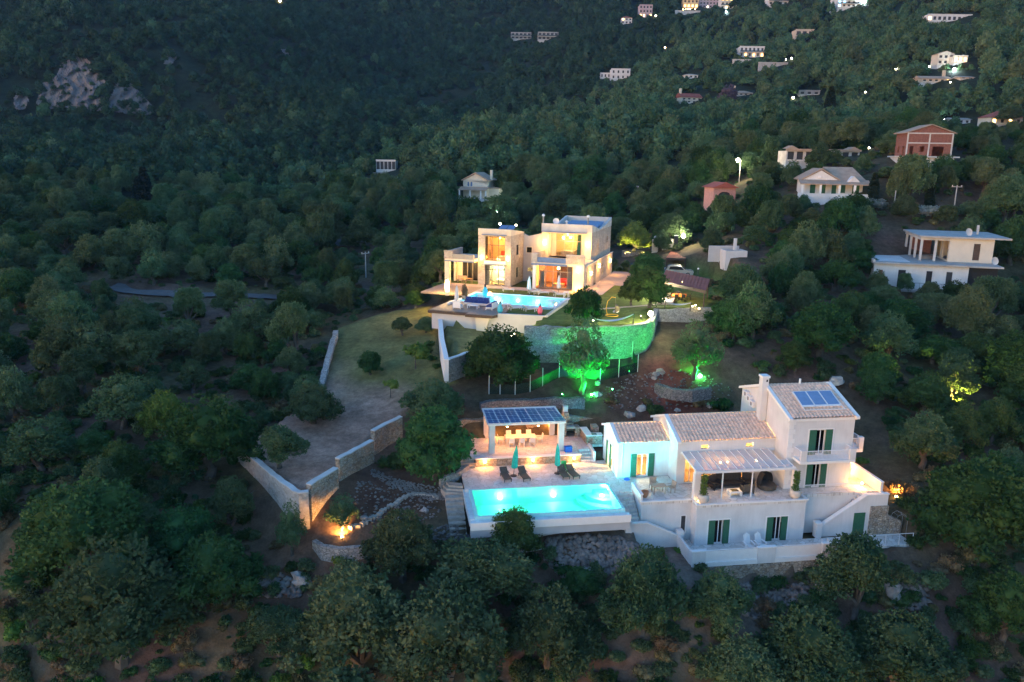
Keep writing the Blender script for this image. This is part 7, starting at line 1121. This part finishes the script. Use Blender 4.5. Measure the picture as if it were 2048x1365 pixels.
# ------------------------------------------------------------------ houses on the slopes
def far_house(px, py, D, wp, hp, label, wall='white_wall', roof='flat', roofm='roof_red', floors=2, cols=4, lit=(), litm='win_warm', depth=.7, rz=0.0, balcony=False, chimney=None, name='house', win=(.5, .55), group='houses on the far slopes', gable_h=.3, arch=False, parapet=True):
    x, y, z = hit(px, py); D = math.hypot(y, CAM_Z - z); W_, Hh = wp * D / F_PX, hp * D / F_PX; dp = max(5.0, W_ * depth); t = thing(name, label, 'house', (x, y, z), rz, group)
    rh = Hh * gable_h if roof != 'flat' else 0; hw = Hh - rh; fh = hw / floors; cw = W_ / cols; holes = []
    for r in range(floors):
        for c in range(cols): holes.append((c * cw + cw * (1 - win[0]) / 2, c * cw + cw * (1 + win[0]) / 2, r * fh + fh * .25, r * fh + fh * (.25 + win[1])))
    room_shell(-W_ / 2, W_ / 2, 0, dp, 0, hw, .3, front=holes).build('wall', wall, t); MB().box(-W_ / 2 + .05, W_ / 2 - .05, .05, dp - .05, -7, -.005).build('plinth', 'pale_concrete', t)
    for i, h in enumerate(holes):
        on = lit == 'all' or i in lit; f = MB().box(-W_ / 2 + h[0] - .1, -W_ / 2 + h[1] + .1, -.08, -.004, h[2] - .15, h[2]).build('window', 'white_trim', t); MB().box(-W_ / 2 + h[0], -W_ / 2 + h[1], .18, .24, h[2], h[3]).build('pane', litm if on else 'dark_frame', f)
    o = .4
    if roof == 'flat':
        MB().box(-W_ / 2 + .3, W_ / 2 - .3, .3, dp - .3, hw - .25, hw - .05).build('roof', 'concrete', t)
        if parapet: MB().box(-W_ / 2 - .1, W_ / 2 + .1, -.1, .2, hw + .003, hw + .35).build('parapet', wall, t)
    elif roof == 'gable': 
        MB().extr([(-W_ / 2 - o, -o, hw), (-W_ / 2 - o, dp + o, hw), (-W_ / 2 - o, dp / 2, hw + rh)], (W_ + 2 * o, 0, 0)).build('roof', roofm, t); MB().extr([(W_ / 2 + o + .003, 0, hw), (W_ / 2 + o + .003, dp, hw), (W_ / 2 + o + .003, dp / 2, hw + rh * .9)], (.02, 0, 0)).build('gable', wall, t)
    elif roof == 'front_gable': MB().extr([(-W_ / 2 - o, -.02, hw), (W_ / 2 + o, -.02, hw), (0, -.02, hw + rh)], (0, dp, 0)).build('roof', roofm, t); MB().extr([(-W_ / 2 - o * .4, -.06, hw), (W_ / 2 + o * .4, -.06, hw), (0, -.06, hw + rh * .85)], (0, .035, 0)).build('gable', wall, t)
    else:
        r = min(dp, W_) / 2; MB().add([(-W_ / 2 - o, -o, hw), (W_ / 2 + o, -o, hw), (W_ / 2 + o, dp + o, hw), (-W_ / 2 - o, dp + o, hw), (-W_ / 2 + r, dp / 2, hw + rh), (W_ / 2 - r, dp / 2, hw + rh)], [(0, 1, 5, 4), (1, 2, 5), (2, 3, 4, 5), (3, 0, 4), (3, 2, 1, 0)]).build('roof', roofm, t)
    if balcony:
        for r in range(1, floors): MB().box(-W_ / 2 - .1, W_ / 2 + .1, -1.2, -.09, r * fh - .15, r * fh).build('balcony', 'white_trim', t); MB().box(-W_ / 2, W_ / 2, -1.2, -1.15, r * fh + .003, r * fh + .8).build('balustrade', 'frost_rail', t)
    if chimney is not None: MB().box(W_ * chimney - .4, W_ * chimney + .4, dp / 2 - .4, dp / 2 + .4, hw * .8, hw + rh + 2.0).build('chimney', wall, t)
    return t, W_, Hh, dp
for (px, py, D, w, h, lb, kw) in FH: far_house(px, py, D, w, h, lb, **kw)
def slab_px(name, label, x0, x1, y0, y1, D, m, th=1.0, cat='wall'):
    D = hit((x0 + x1) / 2, y1)[1]; a = atD(x0, y1, D); b = atD(x1, y1, D); z1 = atD((x0 + x1) / 2, y0, D)[2]; t = thing(name, label, cat, a); MB().box(0, b[0] - a[0], 0, th, -6, z1 - a[2]).build('masonry', m, t); MB().box(-.1, b[0] - a[0] + .1, -.1, th + .1, z1 - a[2] + .004, z1 - a[2] + .25).build('coping', 'pale_concrete', t)
slab_px('retaining_wall', 'pale retaining wall below the white house with lit ground floor', 1465, 1516, 120, 133, 450, 'pale_concrete'); slab_px('retaining_wall', 'long low wall right of the retaining wall on the slope', 1517, 1575, 126, 136, 450, 'concrete'); slab_px('retaining_wall', 'terrace wall under the lit orange terrace on the hilltop', 1350, 1400, 22, 29, 582, 'pale_concrete'); slab_px('retaining_wall', 'grey wall under the white house at the top edge', 1537, 1590, 22, 30, 548, 'concrete')
t = thing('lit_terrace', 'row of orange lamps along the hilltop terrace', 'terrace', atD(1352, 23, hit(1370, 26)[1] - 1))
for k in range(9): bulb(t, (k * 1.75, 0, 1.0 + .12 * k), .32, 'bulb_warm')
# white pavilion with a glass front
t, W_, Hh, dp = far_house(772, 345, 240, 38, 22, 'white pavilion with a glazed front at the edge of the wood', floors=1, cols=5, win=(.86, .68), name='pavilion', group=None, depth=.7); MB().box(-W_ / 2 - .8, W_ / 2 + .3, -1.5, -.1, -2.4, -.05).build('terrace', 'stone_grey', t)
# cream house with a porch roof
def cream_house():
    D = 205; x, y, z = hit(958, 399); SCL = y / D; t = thing('cream_house', 'cream house with a gable and porch roof behind the flat-roofed villa', 'house', (x, y, z), -.25, None, SCL)
    mb = room_shell(-4.2, 2.2, 0, 7, 0, 4.4, .3, front=[(1.1, 1.6, 2.9, 4.0), (1.9, 2.4, 2.9, 4.0)]); mb.extr([(-4.2, 0, 4.4), (2.2, 0, 4.4), (2.2, 0, 3.6), (-4.2, 0, 4.39)], (0, .3, 0)); mb.extr([(-4.2, 0, 4.401), (2.2, 0, 4.401), (-1.0, 0, 6.0)], (0, .3, 0)); mb.build('wall', 'cream_wall', t)
    MB().extr([(-4.6, -.4, 4.3), (-1.0, -.4, 6.15), (2.6, -.4, 4.3), (2.6, -.4, 4.5), (-1.0, -.4, 6.38), (-4.6, -.4, 4.5)], (0, 8, 0)).build('roof', 'roof_pale', t); MB().extr([(-4.8, -2.6, 2.0), (2.6, -2.6, 2.0), (2.6, -.02, 2.7), (-4.8, -.02, 2.7)], (0, 0, .15)).build('porch_roof', 'roof_pale', t)
    for k, u in enumerate((-3.1, -2.3)): f = MB().box(u - .1, u + .6, -.06, -.004, 2.8, 2.9).build('window', 'white_trim', t); MB().box(u, u + .5, .12, .18, 2.9, 4.0).build('pane', 'blue_frame', f)
    for u in (-4.6, -1.8, 1.0, 2.3): MB().box(u, u + .3, -2.5, -2.2, -.3, 1.99).build('porch_post', 'white_trim', t)
    MB().box(-4.8, 2.8, -2.7, -.02, -3, -.02).build('porch_floor', 'pale_concrete', t); MB().box(2.0, 2.6, 3, 3.6, 4.4, 7.0).build('chimney', 'cream_wall', t); MB().box(2.22, 5.0, 1, 6, 0, 2.4).build('side_wing', 'cream_wall', t); MB().extr([(2.25, .6, 2.4), (5.2, .6, 2.4), (5.2, 6.2, 2.4), (2.25, 6.2, 3.2)], (0, 0, .2)).build('side_roof', 'roof_pale', t)
cream_house()
# white bungalow with verandas
def bungalow():
    D = 142; x, y, z = hit(1660, 398); SCL = y / D; t = thing('bungalow', 'white bungalow with tiled roofs and a pillared veranda on the right slope', 'house', (x, y, z), -.18, None, SCL)
    room_shell(-4.5, 5.2, 0, 8, 0, 3.0, .3, front=[(1.0, 1.9, .1, 2.2), (2.6, 3.6, .1, 2.2), (4.6, 5.4, .1, 2.2), (6.0, 6.9, .8, 2.2), (8.0, 9.2, .1, 2.2)]).build('wall', 'white_wall', t)
    for h in ((1.0, 1.9), (2.6, 3.6), (4.6, 5.4), (6.0, 6.9), (8.0, 9.2)): MB().box(-4.5 + h[0], -4.5 + h[1], .15, .2, .1, 2.2).build('window', 'green_shutter', t)
    MB().extr([(-4.9, -.3, 2.95), (1.0, -.3, 2.95), (-1.9, -.3, 4.6)], (0, .25, 0)).build('gable_wall', 'white_wall', t); MB().extr([(-5.2, -.5, 2.85), (-1.9, -.5, 4.75), (1.3, -.5, 2.85), (1.3, -.5, 3.05), (-1.9, -.5, 4.95), (-5.2, -.5, 3.05)], (0, 9, 0)).build('roof', 'roof_pale', t)
    MB().add([(1.3, -.3, 2.9), (5.7, -.3, 2.9), (5.7, 8.4, 2.9), (-1, 8.4, 2.9), (-1, 4, 5.2), (4.0, 4, 5.2)], [(0, 1, 5, 4), (1, 2, 5), (2, 3, 4, 5), (3, 2, 1, 0), (3, 0, 4)]).build('roof', 'roof_pale', t); MB().extr([(-5.6, -2.8, 2.2), (1.2, -2.8, 2.2), (1.2, -.1, 2.9), (-5.6, -.1, 2.9)], (0, 0, .15)).build('veranda_roof', 'roof_pale', t); MB().extr([(1.25, -2.4, 2.2), (6.0, -2.4, 2.2), (6.0, -.1, 2.9), (1.25, -.1, 2.9)], (0, 0, .15)).build('veranda_roof', 'roof_pale', t); MB().extr([(2.2, -1.5, 2.7), (4.4, -1.5, 2.7), (3.3, -1.5, 3.7)], (0, 3, 0)).build('dormer', 'white_wall', t)
    for u in (-5.4, -2.4, .7, 3.2, 5.6): MB().box(u, u + .35, -2.7, -2.35, .0, 2.19).build('veranda_pillar', 'white_trim', t)
    MB().box(-6.0, 6.2, -3.2, -.02, -1.4, -.03).build('veranda_floor', 'white_wall', t); MB().box(-6.0, 6.2, -3.25, -3.1, -.025, .75).build('balustrade', 'white_wall', t); MB().box(-2.4, -1.9, -.42, -.31, 3.3, 3.7).build('air_conditioner', 'metal_white', t)
bungalow()
# unfinished brick house
def brick_house():
    D = 152; x, y, z = hit(1826, 334); SCL = y / D; z += 1.7; t = thing('brick_house', 'unfinished red brick house with a tiled roof on a white ground floor', 'house', (x, y, z), -.12, None, SCL)
    MB().box(-2.6, 7.6, -1.0, 6.8, 0, .25).build('floor_slab', 'pale_concrete', t); MB().box(-2.2, 7.0, -.2, 6.4, -4, -.003).build('ground_floor', 'white_wall', t)
    for u in (-1.2, 1.0): MB().box(u, u + .8, -.26, -.205, -2.0, -.6).build('ground_window', 'dark_frame', t)
    mb = room_shell(-1.6, 6.4, 0, 6, .26, 4.4, .25, front=[(.6, 1.3, .3, 2.0), (2.4, 3.2, 1.0, 2.0), (4.6, 6.6, .3, 2.0)], left=[(1.0, 2.0, .8, 2.0), (3.5, 4.6, .3, 2.0)]); mb.build('brick_wall', 'brick', t); MB().extr([(-1.6, 0, 4.41), (6.4, 0, 4.41), (2.4, 0, 5.75)], (0, 6, 0)).build('gable', 'brick', t)
    for z0 in (2.5, 4.25): MB().box(-1.65, 6.45, -.05, -.003, z0, z0 + .2).build('ring_beam', 'pale_concrete', t)
    for u in (-1.65, 2.2, 6.2): MB().box(u, u + .25, -.052, -.004, .27, 4.24).build('column', 'pale_concrete', t)
    for a in (-2.1, 6.9): MB().extr([(a, -.25, 4.32), (2.4, -.25, 5.86), (2.4, 6.4, 5.86), (a, 6.4, 4.32)], (0, 0, .14)).build('roof', 'roof_pale', t)
brick_house()
# long unfinished white house
t, W_, Hh, dp = far_house(1644, 327, 178, 142, 22, 'long low unfinished white house with reddish roof edges', wall='pale_concrete', floors=1, cols=8, win=(.7, .7), name='long_house', group=None, depth=.35, parapet=False); MB().box(-W_ / 2 - .2, W_ / 2 + .2, -.4, -.01, Hh + .003, Hh + .45).build('roof_edge', 'roof_pale', t); MB().extr([(-W_ / 2, 0, Hh + .46), (-W_ / 2 + 2.4, 0, Hh + .46), (-W_ / 2 + 1.2, 0, Hh + 1.1)], (0, 3, 0)).build('roof_peak', 'roof_pale', t); MB().extr([(W_ / 2 - 2.4, 0, Hh + .46), (W_ / 2, 0, Hh + .46), (W_ / 2 - 1.2, 0, Hh + 1.0)], (0, 3, 0)).build('roof_peak', 'roof_pale', t)
# pink shrine-like house with an arch
D = 150; x, y, z = hit(1447, 416); SCL = y / D; t = thing('pink_house', 'small pink house with an arched dark window and maroon roof', 'house', (x, y, z), .2, None, SCL); mb = MB(); arch = [(-1.2, 1.4)] + [(1.2 * math.cos(a), 2.2 + .8 * math.sin(a)) for a in [math.pi - i * math.pi / 10 for i in range(11)]] + [(1.2, 1.4)]
room_shell(-2.2, 2.2, 0, 4, 0, 3.6, .3, front=[(1.0, 3.4, 1.3, 2.9)]).build('wall', 'pink_wall', t); MB().extr([(p[0], .2, p[1]) for p in arch], (0, .1, 0)).build('arched_window', 'dark_frame', t); mb = MB(); pts = [(1.25 * math.cos(a), 2.15 + .72 * math.sin(a)) for a in [math.pi - i * math.pi / 10 for i in range(11)]]
MB().extr([(-1.25, -.02, 2.15)] + [(p[0], -.02, p[1]) for p in pts] + [(1.25, -.02, 2.92), (-1.25, -.02, 2.92)], (0, .015, 0)).build('arch_surround', 'pink_wall', t); MB().extr([(-2.7, -.5, 3.6), (2.7, -.5, 3.6), (0, -.5, 4.6)], (0, 5, 0)).build('roof', 'roof_maroon', t); MB().extr([(-2.5, -1.4, .5), (2.5, -1.4, .5), (2.5, -.01, 1.1), (-2.5, -.01, 1.1)], (0, 0, .12)).build('lower_roof', 'roof_maroon', t); MB().box(-2.15, 2.15, .05, 3.9, -4, -.01).build('plinth', 'pink_wall', t)
# concrete two-level house
def concrete_house():
    D = 114; x, y, z = hit(1803, 578); SCL = y / D; t = thing('concrete_house', 'half-finished two-level house with whitewashed ground floor on the right', 'house', (x, y, z), -.25, None, (SCL, SCL, SCL * 1.15))
    mb = room_shell(-4.0, 8.4, 0, 16, 0, 3.0, .3, front=[(.7, 1.25, .9, 2.2), (3.3, 4.3, .0, 2.3), (7.0, 7.8, .0, 2.3), (9.6, 10.4, .0, 2.3)]); mb.build('ground_floor_wall', 'white_wall', t)
    for h, m in (((.7, 1.25, .9), 'roof_red'), ((3.3, 4.3, 0), 'charcoal'), ((7.0, 7.8, 0), 'charcoal'), ((9.6, 10.4, 0), 'dark_frame')): MB().box(-4 + h[0], -4 + h[1], .14, .2, h[2], 2.3 if h[2] == 0 else 2.2).build('door' if h[2] == 0 else 'window', m, t)
    MB().box(-4.3, 12.6, -.6, 16.3, 3.01, 3.22).build('roof_terrace', 'concrete', t); MB().box(-3.2, 1.0, 1.0, 9.0, 3.225, 3.235).build('whitewash_patch', 'white_wall', t); MB().box(-4.3, -4.0, -.5, 16.3, 3.24, 3.5).build('roof_kerb', 'pale_concrete', t); MB().box(8.42, 12.2, .6, 12, -1, 3.0).build('store_wall', 'charcoal', t); MB().box(-3.9, 8.3, .05, 15.9, -6, -.01).build('plinth', 'pale_concrete', t)
    room_shell(6.4, 12.2, 3.6, 12.0, 3.23, 6.2, .25, front=[(3.2, 4.1, 3.53, 5.6)], left=[(.8, 3.6, 3.4, 5.9), (4.6, 7.6, 3.4, 5.9)]).build('upper_wall', 'cream_wall', t); MB().box(9.6, 10.5, 3.75, 3.8, 3.53, 5.6).build('door', 'dark_wood', t)
    for v in (3.7, 7.2, 10.6, 13.6): MB().box(2.6, 2.9, v, v + .3, 3.23, 5.85).build('column', 'pale_concrete', t)
    MB().box(4.5, 4.8, 3.7, 4.0, 3.23, 5.85).build('column', 'pale_concrete', t)
    MB().box(2.5, 6.38, 3.62, 4.05, 5.86, 6.2).build('beam', 'pale_concrete', t); MB().box(2.5, 3.0, 4.06, 14, 5.86, 6.2).build('beam', 'pale_concrete', t); MB().box(2.2, 14.2, 3.0, 14.4, 6.21, 6.42).build('roof_slab', 'concrete', t); MB().box(11.2, 11.5, 9, 9.3, 6.425, 7.6).build('chimney', 'pale_concrete', t); MB().box(3.2, 6.3, 13.4, 13.6, 3.23, 5.85).build('brick_infill', 'brick', t); MB().box(3.4, 5.0, 6.0, 7.4, 3.24, 3.7).build('rubble_heap', 'rubble_rock', t)
    for (u, v, z_) in ((9.0, 5.0, 6.9), (11.6, .6, 3.8)): d_ = MB().lathe([(.01, 0), (.3, .04), (.5, .15), (.51, .18), (.3, .08), (.01, .05)], n=14).build('satellite_dish', 'pale_concrete', t, loc=(u, v, z_)); d_.rotation_euler = (rad(70), 0, .3); MB().tube([(u, v + .1, z_ - .6), (u, v + .1, z_)], .03, 5).build('dish_mast', 'grey_frame', t)
    for k in range(9): MB().tube([(.2 + k * .95, -.9, -.05), (.2 + k * .95, -.9, .85)], .025, 4).build('rail_post', 'grey_frame', t)
    MB().tube([(.2, -.9, .85), (7.8, -.9, .85)], .03, 4).build('handrail', 'grey_frame', t); MB().box(-.2, 8.3, -1.1, -.01, -.3, -.06).build('veranda_floor', 'concrete', t); MB().box(8.0, 8.25, -1.0, -.7, -.05, .9).build('orange_box', 'terracotta', t)
concrete_house()
x, y, z = hit(1474, 516); t = thing('low_wall_house', 'small white roofless building half hidden by trees', 'building', (x, y, z), .1); room_shell(-1.8, 1.6, 0, 3, -2, 1.0, .25).build('wall', 'white_wall', t); MB().box(-.2, .2, 1, 1.4, 1.0, 2.8).build('chimney', 'white_wall', t); MB().box(-3.6, 1.2, 2.5, 2.8, -1, 1.5).build('rear_wall', 'grey_wall', t)
# ------------------------------------------------------------------ lamps and poles on the slopes
def street_lamp(px, ptop, pbase, D, label, power, color, m='bulb_white', r=.35):
    x, y, z = hit(px, pbase); D = y; h = (pbase - ptop) * D / F_PX; t = thing('street_lamp', label, 'street lamp', (x, y, z - 1), 0, 'lamps on the slopes'); MB().tube([(0, 0, -2), (0, 0, h + 1)], [.12, .07], 6).build('pole', 'concrete', t); MB().tube([(0, 0, h + 1), (-.6, -.3, h + 1.25)], .05, 5).build('arm', 'concrete', t); bulb(t, (-.7, -.35, h + 1.15), r, m, 'lamp_head'); lamp(t, 'POINT', (-.7, -.5, h + .6), power, color, r)
street_lamp(1478, 325, 366, 146, 'tall street lamp shining above the pink house', 420, (1, .85, .5), r=.42); street_lamp(1048, 401, 412, 190, 'greenish white lamp behind the flat-roofed villa', 200, (.85, 1, .8), r=.3)
for (px, py, D, lb, p, c, m, r) in [(1000, 450, 142, 'left of two lamps above the left tower roof', 30, (1, .85, .3), 'bulb_white', .2), (1032, 452.5, 142, 'right of two lamps above the left tower roof', 16, (1, .9, .5), 'bulb_white', .16), (994, 424, 165, 'small distant lamp on the path above the left tower', 4, (.9, 1, .8), 'bulb_cool', .12)]: x, y, z = atD(px, py, D); g_ = gz(x, y); lantern(x, y, g_, max(.5, z - g_), lb, p, c, m, r)
for (px, py, D, lb, p, c, m, r) in FARLAMPS:
    x, y, z = hit(px, py + 3); D = y; z += 3 * D / F_PX; g_ = gz(x, y); t = thing('distant_lamp', lb, 'lamp', (x, y, z), 0, 'lights on the far slopes'); bulb(t, (0, 0, 0), r, m, 'lamp_head'); MB().tube([(0, .3, min(g_ - z, -1.5) - 1), (0, .3, -.2), (0, 0, .1)], .08, 5).build('pole', 'concrete', t); lamp(t, 'POINT', (0, -1.2 * r - .3, .3), p, c, r)
def pole(px, ptop, pbase, D, label, arm=True):
    x, y, z = hit(px, pbase); D = y; h = (pbase - ptop) * D / F_PX; t = thing('utility_pole', label, 'pole', (x, y, z), px * .1, 'utility poles'); MB().tube([(0, 0, -3), (0, 0, h)], [.14, .09], 6).build('mast', 'bark' if px % 2 else 'concrete', t)
    if arm:
        MB().box(-.9, .9, -.06, .06, h - .35, h - .22).build('crossarm', 'concrete', t)
        for k in (-.8, 0, .8): MB().lathe([(.02, h - .22), (.06, h - .18), (.05, h - .02), (.01, h)], (k, 0, 0), 6).build('insulator', 'white_trim', t)
for a in ((732, 504, 556, 150, 'utility pole with a crossarm left of the flat-roofed villa'), (1273, 376, 425, 185, 'utility pole in the wood above the round planter'), (1786, 384, 430, 134, 'pale pole below the white bungalow', False), (1906, 375, 432, 132, 'tall thin pole in the dark wood right of the bungalow'), (1607, 268, 300, 182, 'utility pole left of the long unfinished house'), (1374, 258, 276, 260, 'small utility pole in the wood above the pink house'), (1323, 435, 470, 146, 'thin pole behind the gate wall', False), (1912, 478, 570, 111, 'dark pole in front of the half-finished house'), (1617, 202, 230, 340, 'thin pole below the grey shed'), (1105, 412, 436, 170, 'short pole with crossbar behind the right tower')): pole(*a)
# ------------------------------------------------------------------ road through the left grove, earth banks
def road(name, pts, w, m, lift=.08):
    P = [hit(*p) for p in pts]; mb = MB(); n = len(P)
    for i, p in enumerate(P):
        a, b = P[max(i - 1, 0)], P[min(i + 1, n - 1)]; dx, dy = b[0] - a[0], b[1] - a[1]; l = math.hypot(dx, dy) or 1
        for s in (-1, -.33, .33, 1): qx, qy = p[0] - dy / l * w / 2 * s, p[1] + dx / l * w / 2 * s; mb.v.append((qx, qy, gz(qx, qy) + lift))
    for i in range(n - 1):
        for k in range(3): a = 4 * i + k; mb.f.append((a, a + 1, a + 5, a + 4))
    return mb.build(name, m, kind='structure')
def dens(p, k=6): return [(p[i][0] + (p[i + 1][0] - p[i][0]) * j / k, p[i][1] + (p[i + 1][1] - p[i][1]) * j / k) for i in range(len(p) - 1) for j in range(k)] + [p[-1]]
road('road', dens([(228, 574), (250, 584), (290, 590), (360, 593), (440, 593), (500, 595), (560, 598)]), 2.6, 'asphalt', .25); road('road', dens([(670, 492), (690, 486), (715, 482), (735, 478)]), 5.0, 'asphalt', .25); road('dirt_track', dens([(70, 556), (95, 540), (118, 524), (135, 512)]), 4.5, 'soil', .2); road('dirt_track', dens([(600, 492), (640, 490), (668, 492)]), 3.0, 'soil', .2)
for i, (px, py, s, k, lb) in enumerate([(1690, 418, 2.6, 4, 'oleander covered in white blossom below the bungalow'), (1745, 415, 2.4, 4, 'second white flowering oleander below the bungalow'), (1860, 430, 2.4, 4, 'white flowering bush right of the bungalow slope'), (1455, 215, 5.0, 5, 'purple grey tree in the wood below the orange hipped roof')]):
    x, y, z = hit(px, py)
    if k == 4: tag(link('oleander', OLE, None, (x, y, z - .1), i), lb, 'bush').scale = (s, s, s * .8)
    else: t = thing('purple_tree', lb, 'tree', (x, y, z), 0, None, s); link('crown', PUR[0], t); link('trunk', PUR[1], t)
# ------------------------------------------------------------------ evening haze
hz = MB().box(-1750, 1750, -40, 1560, -40, float(ground(np.array([0., 800, -800]), np.array([1490., 1490, 1490])).max()) + 260).build('haze', 'rock', kind='stuff'); hz.data.materials.clear()
hm = bpy.data.materials.new('haze_air'); hm.use_nodes = True; nt = hm.node_tree; nt.nodes.remove(nt.nodes['Principled BSDF']); pv = nt.nodes.new('ShaderNodeVolumePrincipled'); pv.inputs['Color'].default_value = (.38, .62, 1, 1); pv.inputs['Density'].default_value = HAZE; pv.inputs['Anisotropy'].default_value = 0.0; nt.links.new(pv.outputs[0], nt.nodes['Material Output'].inputs['Volume']); hm.cycles.homogeneous_volume = True; hm.cycles.volume_sampling = 'DISTANCE'; hz.data.materials.append(hm); tag(hz, 'thin blue evening haze over the whole hillside')
